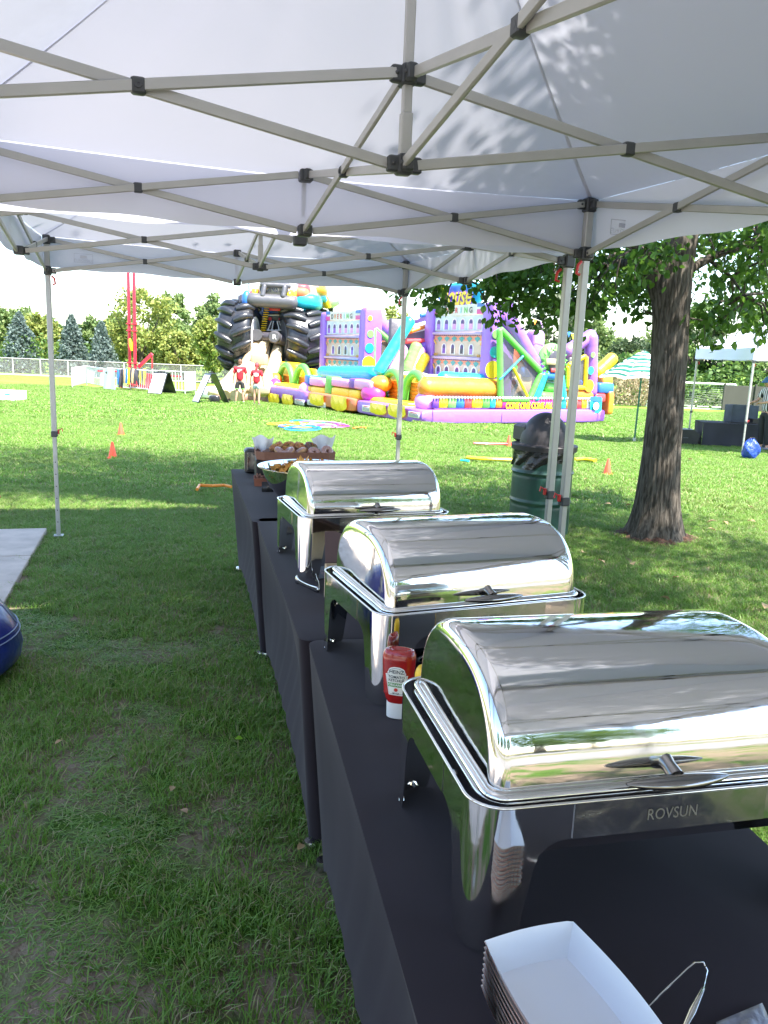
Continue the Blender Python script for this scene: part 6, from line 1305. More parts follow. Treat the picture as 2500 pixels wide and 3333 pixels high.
# ================================================================== GIANT TRUCK SLIDE
YT = 37.0; gt_ = zg(YT); tc_ = on_y(885, 1100, YT); T = thing('inflatable_truck_slide', 'giant black-wheeled inflatable truck with cream slides coming down its front', 'inflatable', (tc_.x, YT, gt_), 0)
def tp(x, y, dY=0): p = on_y(x, y, YT+dY); return Vector((p.x-tc_.x, p.y-YT, p.z-gt_))
def wheel(x, y, dY, yaw, rad, wid, tilt=0):
    M_ = Matrix.Translation(tp(x, y, dY)) @ Matrix.Rotation(yaw, 4, 'Z') @ Matrix.Rotation(tilt, 4, 'Y'); M3 = M_ @ Matrix.Rotation(R(90), 4, 'Y')
    W = bpy.data.objects.new('wheel', None); C.objects.link(W); W.parent = T; W.matrix_local = M_
    m = MB(); pr = [(rad*.5, -wid*.46), (rad*.62, -wid*.5), (rad*.82, -wid*.5), (rad*.92, -wid*.42), (rad*.945, -wid*.2), (rad*.95, 0), (rad*.945, wid*.2), (rad*.92, wid*.42), (rad*.82, wid*.5), (rad*.62, wid*.5), (rad*.5, wid*.46)]
    m.lathe(pr, 48, M=Matrix.Rotation(R(90), 3, 'Y')); m.obj('tyre', V_['black'], W, ang=60)
    lm = MB(); n = 14
    # one tread lug: fat curved bolster running diagonally over half the tread
    pts = []; rs = []
    for i in range(9):
        t = i/8; xx = wid*(.02+.52*t); a = -.26*t-.0; rr2 = rad*(.965-.14*max(0, t-.62)**1.2*2.2); pts.append((xx, -rr2*math.sin(a+math.pi/2), rr2*math.cos(a+math.pi/2))); rs.append(rad*(.055+.055*math.sin(math.pi*min(1, .15+t*.85)))*1.05)
    lm.tube(pts, rs, 10); me = lm.mesh('tread_lug', V_['black'], ang=60)
    for k in range(n):
        a = 2*math.pi*k/n
        for s_ in (1, -1):
            Mk = Matrix.Rotation(a+(.22 if s_ < 0 else 0), 4, 'X') @ (Matrix.Diagonal((s_, 1, 1, 1)))
            inst('tread_lug', me, W, M=Mk)
    for s_ in (1, -1):
        m = MB(); m.lathe([(.0001, wid*.34), (rad*.16, wid*.36), (rad*.2, wid*.3), (rad*.4, wid*.28), (rad*.48, wid*.44), (rad*.56, wid*.50), (rad*.6, wid*.47)], 32, M=Matrix.Rotation(R(90)*s_, 3, 'Y')); m.obj('rim', V_['white'] if s_ > 0 else V_['grey'], W, ang=60)
    return W
wheel(782, 1092, 0, R(-4), 1.5, 1.45); wheel(975, 1105, .6, R(24), 1.42, 1.75); wheel(800, 1110, 4.2, R(14), 1.4, 1.3); wheel(1030, 1100, 4.6, R(20), 1.35, 1.2)
P1(T, 'front_bumper', 'grey', lambda m: log(m, tp(800, 974, -.6), tp(970, 986, -.3), .30, 0)); P1(T, 'bumper_end', 'blue', lambda m: m.ball(tp(803, 976, -.5), (.22, .3, .42), 14, 10))
P1(T, 'guard_post', 'grey', lambda m: log(m, tp(853, 968, -.7), tp(862, 925, -.5), .11, 0)); P1(T, 'guard_post', 'grey', lambda m: log(m, tp(920, 970, -.6), tp(928, 928, -.4), .11, 0)); P1(T, 'guard_bar', 'grey', lambda m: log(m, tp(846, 925, -.5), tp(948, 932, -.3), .13, 0))
P1(T, 'hood', 'white', lambda m: pillow(m, tp(895, 945, .8), (2.3, 2.2, 1.0), .35)); P1(T, 'hood', 'cream', lambda m: pillow(m, tp(985, 950, 2.6), (2.0, 3.4, 1.1), .4)); P1(T, 'cab', 'white', lambda m: pillow(m, tp(1010, 950, 4.2), (3.0, 2.4, 1.5), .45)); P1(T, 'hood_print', 'dorange', lambda m: pillow(m, tp(1000, 945, 2.2), (1.2, 2.6, .7), .6)); g_ = P1(T, 'grille', 'cream', lambda m: m.box(tp(893, 948, -.35), (1.35, .1, .62), bev=.03))
P1(g_, 'grille_slat', 'grey', lambda m: [m.box(tp(893, 948+k*3.4, -.42), (1.25, .03, .018)) for k in range(5)]); P1(g_, 'grille_trim', 'red', lambda m: m.box(tp(893, 968, -.42), (2.0, .06, .16), bev=.02))
text_obj('lettering', 'MONSTER', .36, V_['dark'], g_, bold=.012, M=Matrix.Translation(tp(893, 941, -.45)) @ Matrix.Rotation(R(90), 4, 'X') @ Matrix.Diagonal((.8, 1, 1, 1)))
for x, y in ((830, 955), (942, 962)): P1(T, 'headlight', 'yellow', lambda m: m.ball(tp(x, y, -.35), (.14, .14, .2), 12, 8)); P1(T, 'flame_print', 'orange', lambda m: pillow(m, tp(x+6, y-2, -.15), (.5, .3, .5), .7))
P1(T, 'cheek', 'red', lambda m: pillow(m, tp(826, 962, -.1), (.6, .5, .35), .6)); P1(T, 'cheek', 'dorange', lambda m: pillow(m, tp(975, 955, .4), (.9, 1.0, .5), .6))
P1(T, 'fender', 'cyan', lambda m: m.tube([tp(958, 985, .2), tp(978, 998, .3), tp(1002, 1003, .6), tp(1016, 985, 1.2), tp(1030, 968, 1.7), tp(1048, 966, 2.2), tp(1058, 978, 2.5)], [.2, .24, .2, .2, .22, .2, .12], 14)); P1(T, 'fender', 'white', lambda m: m.tube([tp(962, 973, .2), tp(985, 983, .4), tp(1005, 980, .9), tp(1020, 962, 1.5), tp(1038, 952, 2.0), tp(1056, 958, 2.6)], [.16, .2, .22, .22, .2, .12], 14)); P1(T, 'fender', 'blue', lambda m: m.tube([tp(960, 992, .25), tp(985, 1006, .5), tp(1006, 1009, .8)], [.1, .14, .1], 10)); P1(T, 'fender', 'yellow', lambda m: m.tube([tp(1044, 962, 2.7), tp(1058, 975, 2.9), tp(1068, 1000, 3.1)], [.12, .2, .16], 12)); P1(T, 'fender', 'orange', lambda m: m.tube([tp(1000, 958, 1.5), tp(1014, 940, 2.2), tp(1030, 940, 2.8)], [.18, .24, .16], 12)); P1(T, 'body_side', 'cyan', lambda m: pillow(m, tp(995, 984, 1.0), (1.5, 2.2, .75), .6)); P1(T, 'body_side', 'orange', lambda m: pillow(m, tp(1015, 945, 2.2), (1.5, 2.4, .6), .6)); P1(T, 'body_side', 'red', lambda m: pillow(m, tp(975, 942, .7), (1.0, 1.2, .5), .6)); P1(T, 'fender_stripe', 'cyan', lambda m: m.tube([tp(1012, 964, 1.2), tp(1025, 948, 1.7), tp(1040, 946, 2.2)], [.05, .09, .04], 8))
P1(T, 'chassis_back', 'dark', lambda m: m.box(tp(885, 1060, 2.0), (3.2, .5, 2.8), bev=.3)); P1(T, 'chassis_print', 'blue', lambda m: m.box(tp(893, 1015, .9), (1.1, .15, .9), bev=.05)); P1(T, 'chassis_print', 'dark', lambda m: m.box(tp(893, 1032, .75), (.85, .1, .35), bev=.05))
P1(T, 'name_plate', 'red', lambda m: m.box(tp(895, 1005, .2), (.5, .06, .18), bev=.02)); P1(T, 'strut_print', 'white', lambda m: [m.tube([tp(x0, 1045, .6), tp(x1, 1078, .55)], .025, 6) for x0, x1 in ((884, 870), (890, 884), (902, 910), (908, 922))]+[m.tube([tp(872, 1026, .6), tp(918, 1026, .6)], .03, 6), m.tube([tp(868, 1075, .5), tp(922, 1075, .5)], .03, 6)]); P1(T, 'strut_print', 'red', lambda m: [m.ball(tp(x, 1038, .6), .09, 8, 6) for x in (879, 913)])
for xs3 in ((868, 1002, 856, 1082), (932, 1005, 930, 1035)):
    P1(T, 'coil_spring', 'yellow', lambda m: [pillow(m, tp(mixv(xs3[0], xs3[2], k/11), mixv(xs3[1], xs3[3], k/11), .25), (.28, .28, .055), .8, n=12, k=6) for k in range(12)])
P1(T, 'axle_tube', 'dark', lambda m: log(m, tp(838, 1094, -.1), tp(900, 1098, -.3), .2, 0)); P1(T, 'axle_tube', 'dark', lambda m: log(m, tp(895, 1098, -.3), tp(950, 1118, .2), .24, 0)); df = P1(T, 'differential', 'grey', lambda m: m.lathe([(.0001, .1), (.22, .1), (.28, 0), (.28, -.3)], 24, tp(893, 1097, -.55), M=Matrix.Rotation(R(90), 3, 'X')))
text_obj('lettering', 'R', .3, V_['white'], df, bold=.005, M=Matrix.Translation(tp(893, 1097, -.675)) @ Matrix.Rotation(R(90), 4, 'X'))
P1(T, 'brake_drum', 'grey', lambda m: m.lathe([(.0001, 0), (.2, 0), (.26, .12), (.26, .3)], 24, tp(838, 1090, -.2), M=Matrix.Rotation(R(90), 3, 'X')))
# cream slides
def ramp(nm, mt, top, bot, wt, wb, r_, d0, d1):
    a, b = tp(*top, d0), tp(*bot, d1); m = MB(); n = 14
    def f(u, v):
        p = mixv(a, b, v**1.0)+Vector(((u-.5)*mixv(wt, wb, v), 0, 0)); return p+Vector((0, -.15, .12*math.cos((u-.5)*math.pi*2)*-1-.35*math.sin(math.pi*v)))
    m.grid(f, 10, n); o = m.obj(nm, V_[mt], T, ang=60); s_ = o.modifiers.new('fill', 'SOLIDIFY'); s_.thickness = .25; return o
ramp('slide_bed', 'cream', (845, 1118), (765, 1280), 1.0, 2.2, .2, .6, -3.2); ramp('slide_bed', 'tan', (885, 1135), (842, 1262), .9, 1.5, .2, .8, -3.2); P1(T, 'slide_side', 'cream', lambda m: m.tube([tp(868, 1102, .3), tp(840, 1160, -.8), tp(800, 1232, -2.4), tp(768, 1290, -4.2)], [.22, .28, .3, .28], 12)); P1(T, 'slide_side', 'cream', lambda m: m.tube([tp(905, 1128, .3), tp(895, 1180, -.8), tp(880, 1230, -2), tp(852, 1275, -3.4)], [.22, .3, .34, .28], 12)); P1(T, 'slide_side', 'tan', lambda m: m.tube([tp(848, 1104, .3), tp(820, 1150, -.8), tp(775, 1232, -2.4), tp(735, 1285, -4.2)], [.2, .24, .25, .2], 12))
P1(T, 'step_block', 'tan', lambda m: pillow(m, tp(845, 1170, -1.5), (.7, .6, .5), .3)); P1(T, 'landing_pad', 'white', lambda m: pillow(m, tp(775, 1280, -2.6), (3.0, 1.4, .5), .3)); P1(T, 'landing_skirt', flat('brown_skirt', .35, .2, .15), lambda m: pillow(m, tp(785, 1296, -3.0), (2.4, .7, .25), .3)); P1(T, 'landing_pad', 'cream', lambda m: pillow(m, tp(855, 1262, -3.0), (.9, 1.2, .6), .4))
# ================================================================== PEOPLE
skin_m = mat('skin', (.52, .30, .21), .5, var=.08, vscale=20); hair_b = mat('brown_hair', (.14, .07, .035), .6, var=.3, vscale=60, stretch=(1, 1, .2)); hair_r = mat('red_hair', (.42, .05, .06), .6, var=.3, vscale=60)
def head(m, c, s=1, yaw=0, pitch=0):
    M_ = Matrix.Rotation(yaw, 3, 'Z') @ Matrix.Rotation(pitch, 3, 'X'); c = Vector(c)
    m.ball(c, (.076*s, .094*s, .115*s), 20, 14, M=M_); m.ball(c+M_ @ Vector((0, -.04, -.045))*s, (.055*s, .055*s, .06*s), 14, 10, M=M_)
    m.ball(c+M_ @ Vector((0, -.098, -.01))*s, (.013*s, .02*s, .024*s), 8, 6, M=M_)
    for q in (-1, 1): m.ball(c+M_ @ Vector((q*.077, .005, -.005))*s, (.012*s, .02*s, .03*s), 8, 6, M=M_)
def person(label, loc, rz, H, shirt, pants, hair, gesture, female=False, long_pants=False):
    T = thing('person', label, 'person', loc, rz); k = H/1.75
    # skeleton; x right, -y front
    sh = (.17 if female else .19)*k; hp = .095*k; z = lambda v: v*k
    L1, R1 = gesture['legs']; aL, aR = gesture['arms']
    N_ = [(0, 0, z(.96), .125*k, .10*k), (0, .005, z(1.12), (.105 if female else .125)*k, .09*k), (0, .01, z(1.30), .135*k, .10*k), (0, .01, z(1.42), .12*k, .08*k), (0, 0, z(1.50), .05*k, .05*k), (0, -.01, z(1.58), .05*k, .052*k)]
    E_ = [(0, 1), (1, 2), (2, 3), (3, 4), (4, 5)]
    for s_, lg in ((-1, L1), (1, R1)):
        i = len(N_); N_ += [(s_*hp, 0, z(.88), .092*k), (s_*hp+lg[0][0], lg[0][1], z(.5), .056*k), (s_*hp+lg[0][0]*1.1, lg[0][1]+.01, z(.36), .056*k), (s_*hp+lg[1][0], lg[1][1], z(.09), .034*k), (s_*hp+lg[1][0], lg[1][1]-.14, z(.03), .03*k)]
        E_ += [(0, i), (i, i+1), (i+1, i+2), (i+2, i+3), (i+3, i+4)]
    hands = []
    for s_, ar in ((-1, aL), (1, aR)):
        i = len(N_); e, w_ = ar; N_ += [(s_*sh, .0, z(1.40), .055*k), (s_*sh+e[0], e[1], z(1.40)+e[2]*k, .038*k), (s_*sh+w_[0], w_[1], z(1.40)+w_[2]*k, .026*k)]
        d = (Vector(N_[-1][:3])-Vector(N_[-2][:3])).normalized(); pz = Vector(N_[-1][:3])+d*.05*k; N_.append((*pz, .034*k, .02*k)); E_ += [(3, i), (i, i+1), (i+1, i+2), (i+2, i+3)]
        hands.append((pz, d, i+3))
    for pz, d, ip in hands:
        o_ = d.orthogonal().normalized(); o2 = d.cross(o_)
        for f_ in range(4):
            b0 = len(N_); p0 = pz+o_*(f_-1.5)*.017*k+d*.02*k; ln = (.055, .066, .062, .048)[f_]*k; N_ += [(*(p0+d*ln*.5), .0085*k), (*(p0+d*ln+o2*.012*k), .0075*k)]; E_ += [(ip, b0), (b0, b0+1)]
        b0 = len(N_); p0 = pz-o_*.03*k; N_ += [(*(p0+d*.01*k+o2*.008), .0095*k), (*(p0+d*.045*k-o_*.012*k+o2*.015), .008*k)]; E_ += [(ip, b0), (b0, b0+1)]
    body = skin('body', N_, E_, skin_m, T)
    hm = MB(); head(hm, gesture.get('head', (0, -.015, z(1.64))), k, gesture.get('hyaw', 0), gesture.get('hpitch', 0)); hb = hm.mesh('body', skin_m)
    bm = bmesh.new(); bm.from_mesh(body.data); bm.from_mesh(hb); bm.to_mesh(body.data); bm.free()
    for p in body.data.polygons: p.use_smooth = True
    # clothes
    g = .022*k; SN = [(0, 0, z(.86), .145*k+g, .13*k+g), (0, .005, z(1.12), (.125 if female else .14)*k+g, .12*k+g), (0, .01, z(1.30), .145*k+g, .12*k+g), (0, .01, z(1.41), .125*k+g*.6, .085*k+g*.6), (0, .005, z(1.465), .06*k, .06*k)]; SE = [(0, 1), (1, 2), (2, 3), (3, 4)]
    for s_, ar in ((-1, aL), (1, aR)):
        i = len(SN); e = ar[0]; SN += [(s_*sh, 0, z(1.40), .07*k+g*.5), (s_*sh+e[0]*.8, e[1]*.8, z(1.40)+e[2]*.8*k, .058*k+g*.5)]; SE += [(3, i), (i, i+1)]
    skin('shirt', SN, SE, shirt, T, 2)
    PN = [(0, 0, z(.98), .125*k+g*.6, .1*k+g*.6), (0, 0, z(.90), .13*k+g*.6, .115*k+g*.6)]; PE = [(0, 1)]
    for s_, lg in ((-1, L1), (1, R1)):
        i = len(PN); kz = .12 if long_pants else .52; PN += [(s_*hp, 0, z(.84), .1*k+g*.6), (s_*hp+lg[0][0]*.95, lg[0][1]*.95, z(.64 if female else .54), .083*k+g*.7)]; PE += [(1, i), (i, i+1)]
        if long_pants: PN.append((s_*hp+lg[1][0], lg[1][1], z(.12), .065*k)); PE.append((i+1, i+2))
    skin('shorts' if not long_pants else 'trousers', PN, PE, pants, T, 2)
    for s_, lg in ((-1, L1), (1, R1)):
        m = MB(); m.ball((s_*hp+lg[1][0], lg[1][1]-.05, .045*k), (.05*k, .13*k, .05*k), 14, 8); m.obj('shoe', gesture.get('shoe', V_['grey']), T)
    hc = Vector(gesture.get('head', (0, -.015, z(1.64))))
    return T, hc, k
shirt_r = mat('red_cotton_shirt', (.55, .02, .035), .85, var=.15, vscale=6, bump=.3, bscale=12); black_sh = mat('black_sport_shorts', (.02, .02, .022), .7); denim = mat('light_denim', (.34, .42, .46), .85, var=.15, vscale=30)
T, hc, k = person('person in a red staff shirt and black shorts with green trim, seen from behind', on_g(781, 1313), R(186), 1.72, shirt_r, black_sh, hair_b, dict(legs=(((-.02, 0), (-.05, .02)), ((.03, .02), (.07, .05))), arms=(((-.06, .0, -.27), (-.05, -.08, -.48)), ((.05, 0, -.27), (.08, -.05, -.50))), hpitch=R(20), head=(0, -.03, 1.61), shoe=V_['white']))
m = MB(); m.ball(hc+Vector((0, .012, .02)), (.085, .1, .112), 18, 12); m.ball(hc+Vector((0, .075, -.05)), (.055, .04, .06), 12, 8); m.obj('hair', hair_b, T)
def back_print(T, zc):
    m = MB(); m.grid(lambda u, v: Vector(((u-.5)*.19, .133+.0-(.6*(u-.5)**2)*.09, zc+(v-.5)*.14*(1-.35*(2*u-1)**2))), 10, 8); P = m.obj('shirt_print', V_['white'], T)
    m = MB(); [m.add([(-.085+.02*j, .142, zc+.025), (.085-.02*j, .142, zc+.025), (.085-.02*j, .142, zc+.015), (-.085+.02*j, .142, zc+.015)], [(0, 1, 2, 3)]) for j in range(1)]; m.obj('print_line', shirt_r, P)
    for zz_, t_, s_ in ((-.015, 'EVENTS', .042), (-.05, 'STAFF', .03)): text_obj('lettering', t_, s_, shirt_r, P, M=Matrix.Translation((0, .143, zc+zz_)) @ Matrix.Rotation(math.pi, 4, 'Z') @ Matrix.Rotation(R(90), 4, 'X'))
back_print(T, 1.28)
for s_ in (-1, 1): m = MB(); m.tube([(s_*.125+.09*math.cos(a), .02+.09*math.sin(a), .575) for a in [2*math.pi*i/16 for i in range(16)]], .014, 6, closed=True); m.obj('shorts_trim', V_['lgreen'], T)
T, hc, k = person('person with red hair in a red staff shirt and pale denim shorts, seen from behind', on_g(835, 1320), R(176), 1.60, shirt_r, denim, hair_r, dict(legs=(((-.01, .02), (-.02, .06)), ((.0, -.03), (.02, -.06))), arms=(((-.08, .0, -.25), (-.10, -.03, -.48)), ((.08, 0, -.25), (.10, -.04, -.48))), hpitch=R(10), head=(0, -.02, 1.51)), female=True)
m = MB(); m.ball(hc+Vector((0, .012, .015)), (.085, .1, .11), 18, 12); m.ball(hc+Vector((0, .07, -.1)), (.05, .035, .12), 12, 8); m.ball(hc+Vector((0, .04, .1)), (.03, .03, .03), 10, 8); m.obj('hair', hair_r, T); back_print(T, 1.17)
# referee-striped man at the right edge
def stripes():
    m = bpy.data.materials.new('black_white_stripes'); m.use_nodes = True; n = m.node_tree; L = n.links.new; b = n.nodes['Principled BSDF']; b.inputs['Roughness'].default_value = .8
    tc = n.nodes.new('ShaderNodeTexCoord'); w_ = n.nodes.new('ShaderNodeTexWave'); w_.inputs['Scale'].default_value = 5.2; L(tc.outputs['Object'], w_.inputs[0]); g = n.nodes.new('ShaderNodeMath'); g.operation = 'GREATER_THAN'; g.inputs[1].default_value = .55; L(w_.outputs['Fac'], g.inputs[0])
    x = n.nodes.new('ShaderNodeMix'); x.data_type = 'RGBA'; x.inputs[6].default_value = (.75, .74, .78, 1); x.inputs[7].default_value = (.03, .03, .035, 1); L(g.outputs[0], x.inputs[0]); L(x.outputs[2], b.inputs['Base Color']); return m
YR = 18.6; pr_ = on_y(2490, 1400, YR)
T, hc, k = person('person in a black and white striped referee shirt and blue cap behind the black table', (pr_.x, YR, zg(YR)), R(-72), 1.72, stripes(), black_sh, hair_b, dict(legs=(((0, 0), (0, .02)), ((0, 0), (.03, 0))), arms=(((-.04, -.10, -.24), (.0, -.34, -.30)), ((.03, -.10, -.24), (-.04, -.34, -.28))), hpitch=R(32), head=(0, -.09, 1.575)), long_pants=True)
m = MB(); m.ball(hc+Vector((0, .0, .035)), (.09, .105, .09), 18, 12); m.add([hc+Vector((x_*.07*math.cos(0), -.085-.085*math.sqrt(max(0, 1-x_*x_)), .03-.05)) for x_ in np.linspace(-1, 1, 9)]+[hc+Vector((-x_*.085, -.05, .045)) for x_ in np.linspace(-1, 1, 9)], [tuple(range(18))]); o = m.obj('cap', flat('blue_cap', .03, .12, .3), T); o.modifiers.new('gauge', 'SOLIDIFY').thickness = .006

# ================================================================== LEFT BACKGROUND
g0 = on_g(428, 1272); T = thing('bungee_ride', 'red steel bungee trampoline ride with two tall poles behind the white barriers', 'ride', g0, R(8)); redst = mat('red_painted_steel', (.62, .02, .05), .35, var=.12, bump=.1, coat=.3)
def gp(x, y, dY=0): p = on_y(x, y, g0.y+dY); q_ = p-g0; c, s = math.cos(-R(8)), math.sin(-R(8)); return Vector((q_.x*c-q_.y*s, q_.x*s+q_.y*c, q_.z))
for (x0, y0, x1, y1, dy) in ((424, 1262, 414, 700, .3), (441, 1264, 433, 700, .1)):
    a, b = gp(x0, y0, dy), gp(x1, y1, dy); m = MB(); m.tube([a, mixv(a, b, .35), b], [.085, .085, .07], 12); m.obj('pole', redst, T)
    for t in (.02, .15, .34, .38): m = MB(); c = mixv(a, b, t); m.box(c, (.26, .26, .05), bev=.01); m.obj('flange', redst, T)
m = MB(); m.tube([gp(422, 1102), gp(426, 1120), gp(429, 1142)], [.05, .1, .05], 8); m.obj('pad', V_['yellow'], T)
for p, q_, r_ in (((452, 1195), (496, 1152), .12), ((495, 1150), (496, 1200), .05), ((318, 1207), (380, 1209), .05), ((395, 1215), (395, 1262), .07), ((458, 1212), (480, 1262), .07), ((462, 1215), (520, 1225), .06), ((395, 1260), (500, 1264), .07), ((540, 1222), (590, 1226), .05)):
    m = MB(); m.bar(gp(*p, .5), gp(*q_, .5), r_*1.4, r_*1.4, bev=.01); m.obj('frame_beam', redst, T)
m = MB(); m.box(gp(470, 1240, 1), (1.6, .12, .7), bev=.03); m.obj('equipment_box', redst, T)
for i in range(13):
    x = 384+i*7.2; y0 = 1200+random.uniform(-3, 4); c_ = [V_['dark'], V_['black'], V_['blue'], V_['tan'], V_['dark'], V_['yellow']][random.choice((0, 1, 0, 1, 2, 3, 3, 5, 4))]
    m = MB(); m.tube([gp(x, y0, -.5), gp(x+random.uniform(-3, 3), y0+22, -.55), gp(x+random.uniform(-4, 4), y0+random.uniform(45, 62), -.5)], [.05, .09, .05], 7, flatz=.5); m.obj('harness_strap', c_, T)
# white steel barriers
bars_m = mat('white_powder_coat', (.72, .74, .75), .4)
def barrier(label, p0, p1, sheet=False, close=False):
    p0, p1 = Vector(p0), Vector(p1); d = p1-p0; L_ = math.hypot(d.x, d.y); T = thing('crowd_barrier', label, 'barrier', (p0.x, p0.y, zg((p0.y+p1.y)/2)), math.atan2(d.y, d.x), 'white steel crowd barriers'); h = 1.08
    for nm, a, b in (('top_rail', (0, 0, h), (L_, 0, h)), ('bottom_rail', (0, 0, .16), (L_, 0, .16)), ('end_post', (0, 0, .02), (0, 0, h)), ('end_post', (L_, 0, .02), (L_, 0, h))): m = MB(); m.tube([a, b], .026, 8); m.obj(nm, bars_m, T)
    n = int(L_/.16); m = MB(); [m.tube([(L_*i/n, 0, .16), (L_*i/n, 0, h)], .014, 6) for i in range(1, n)]; m.obj('upright_bars', bars_m, T)
    if sheet: m = MB(); m.box((L_/2, -.03, .62), (L_, .012, .92), bev=.004); m.obj('sheet', sheet, T)
    return T
gsheet = flat('grey_mesh_sheet', .42, .43, .45); wsheet = flat('white_banner_sheet', .72, .75, .8, var=.05)
ptsb = [on_g(236, 1263), on_g(283, 1257), on_g(352, 1266), on_g(425, 1272), on_g(498, 1278), on_g(572, 1281), on_g(603, 1283), on_g(636, 1281)]
bl_ = ['leftmost barrier, covered by a grey sheet and set at an angle', 'barrier with open bars just left of the white banner', 'barrier behind the white banner, left of the red poles', 'barrier in front of the two red poles, hung with straps', 'barrier partly hidden by the white sandwich board', 'barrier with open bars right of the sandwich board', 'rightmost barrier, covered by a grey sheet']
for i in range(7): barrier('white '+bl_[i], ptsb[i], ptsb[i+1], gsheet if i in (0, 6) else (None))
a, b = on_g(340, 1270), on_g(378, 1273); T = thing('white_banner', 'white fabric banner hanging on the barrier left of the red poles', 'banner', (a.x, a.y-.15, a.z), math.atan2(b.y-a.y, b.x-a.x)); m = MB(); wd = (b-a).length
m.grid(lambda u, v: Vector((wd*u+(.08*v if u > .9 else 0), .02*math.sin(u*9+v*3), 1.12-1.02*v)), 12, 8); m.obj('cloth', wsheet, T); m = MB(); m.box((wd*.35, -.04, .9), (.12, .01, .1)); m.obj('small_emblem', V_['grey'], T)
def aframe(label, x0, y0, x1, y1, h, yaw, wd, face, opn):
    p = on_g((x0+x1)/2, (y0+y1)/2); T = thing('sandwich_board', label, 'sign board', p, yaw, 'A-frame sign boards')
    for s_, nm, mt in ((-1, 'front_board', face), (1, 'back_board', V_['black'])):
        Mx = Matrix.Translation((s_*opn/2, 0, h/2)) @ Matrix.Rotation(-s_*math.atan2(opn/2, h)*1.6, 4, 'Y'); m = MB(); m.box((0, 0, 0), (.03, wd, h*1.02), bev=.008); o = m.obj(nm, V_['black'], T); o.matrix_local = Mx
        if s_ < 0: m = MB(); m.box((-.018, 0, -.02), (.006, wd*.88, h*.92), bev=.002); q_ = m.obj('white_face', wsheet, o)
        else: m = MB(); [m.box((.018, 0, z_), (.008, wd*.5, .02)) for z_ in (-.3, -.1, .1, .3)]; m.obj('frame_rail', V_['grey'], o)
    m = MB(); m.box((0, 0, h-.02), (.1, wd*.5, .05), bev=.01); m.obj('top_handle', V_['black'], T); return T
aframe('white faced sandwich board standing against the barriers', 495, 1286, 560, 1283, 1.1, R(75), .75, None, .75)
aframe('narrow sandwich board seen edge-on with a black weight bag, left of the two people', 650, 1315, 722, 1312, 1.2, R(38), .55, None, .72)
p = on_g(700, 1310); T = thing('weight_bag', 'small black weight bag lying inside the edge-on sandwich board', 'weight bag', (p.x, p.y-.1, p.z)); m = MB(); pillow(m, (0, 0, .14), (.42, .3, .3), .5); m.obj('bag_body', V_['black'], T)
p = on_g(20, 1306); T = thing('cornhole_board', 'white slanted bean bag board with a blue star at the far left edge', 'game board', (p.x-.1, p.y, p.z), R(5)); m = MB(); m.add([(-.45, 0, 0), (.45, 0, 0), (.45, 0, .08), (-.45, 0, .08), (-.45, .9, 0), (.45, .9, 0), (.45, .9, .32), (-.45, .9, .32)], [(0, 1, 2, 3), (3, 2, 6, 7), (4, 7, 6, 5), (0, 3, 7, 4), (1, 5, 6, 2)]); m.obj('box', V_['white'], T, smooth=False)
m = MB(); st = []; 
for i in range(10): r_ = .18 if i % 2 == 0 else .08; a = math.pi/2+i*math.pi/5; st.append((r_*math.cos(a), .42+r_*math.sin(a), .085+(.42+r_*math.sin(a))*.267)); 
m.add(st, [tuple(range(10))]); m.obj('star_print', V_['blue'], T)
# cones
cone_m = mat('fluorescent_orange_plastic', (.85, .10, .04), .45)
def cone(label, x, y, h, tone=1):
    p = on_g(x, y); T = thing('traffic_cone', label, 'traffic cone', p, random.uniform(0, 1), 'small orange training cones'); m = MB(); m.box((0, 0, .008), (h*.62, h*.62, .016), bev=.006); m.obj('base', cone_m, T); m = MB(); m.lathe([(h*.27, .016), (h*.24, .04), (h*.07, h*.97), (h*.05, h), (.001, h)], 20); m.obj('cone_body', cone_m, T)
cone('orange cone farther away on the sunlit grass at left', 394, 1417, .25); cone('orange cone in the tent shadow edge at left', 367, 1492, .25); cone('orange cone between the trash can and the shade tree', 1976, 1545, .25); cone('orange cone just left of the trash can lid', 1655, 1456, .25)
# hula hoops
hcol = ['yellow', 'orange', 'blue', 'cyan', 'purple', 'pink', 'white', 'magenta', 'cyan']
hp_ = [(935, 1391, .5), (960, 1396, .45), (975, 1401, .5), (1000, 1385, .45), (1040, 1390, .5), (1070, 1393, .48), (1035, 1396, .45), (1085, 1397, .4), (985, 1407, .42)]
hn = ['yellow hoop at the left of the pile', 'orange hoop near the left of the pile', 'dark blue hoop at the front left of the pile', 'cyan hoop at the back of the pile', 'purple hoop in the middle of the pile', 'pink hoop right of the middle of the pile', 'white hoop in the pile', 'magenta hoop at the right end of the pile', 'cyan hoop nearest the tables in the pile']
for (x, y, r_), c, nm in zip(hp_, hcol, hn):
    p = on_g(x, y); m = MB(); m.tube([(r_*math.cos(a), r_*math.sin(a), 0) for a in [2*math.pi*i/40 for i in range(40)]], .014, 7, closed=True); o = m.obj('hula_hoop', V_[c]); o.location = (p.x, p.y, p.z+.09); o.rotation_euler = (random.uniform(-.05, .05), random.uniform(-.05, .05), 0); tag(o, nm+' on the grass', 'hoop', 'hoops lying on the lawn')
def noodle(label, pts, r_, c, fl_=.6):
    P = [on_g(x, y)+Vector((0, 0, .05+r_*fl_)) for x, y in pts]; m = MB(); m.tube(P, r_, 8, flatz=fl_); o = m.obj('foam_strip', V_[c]); tag(o, label, 'foam strip')
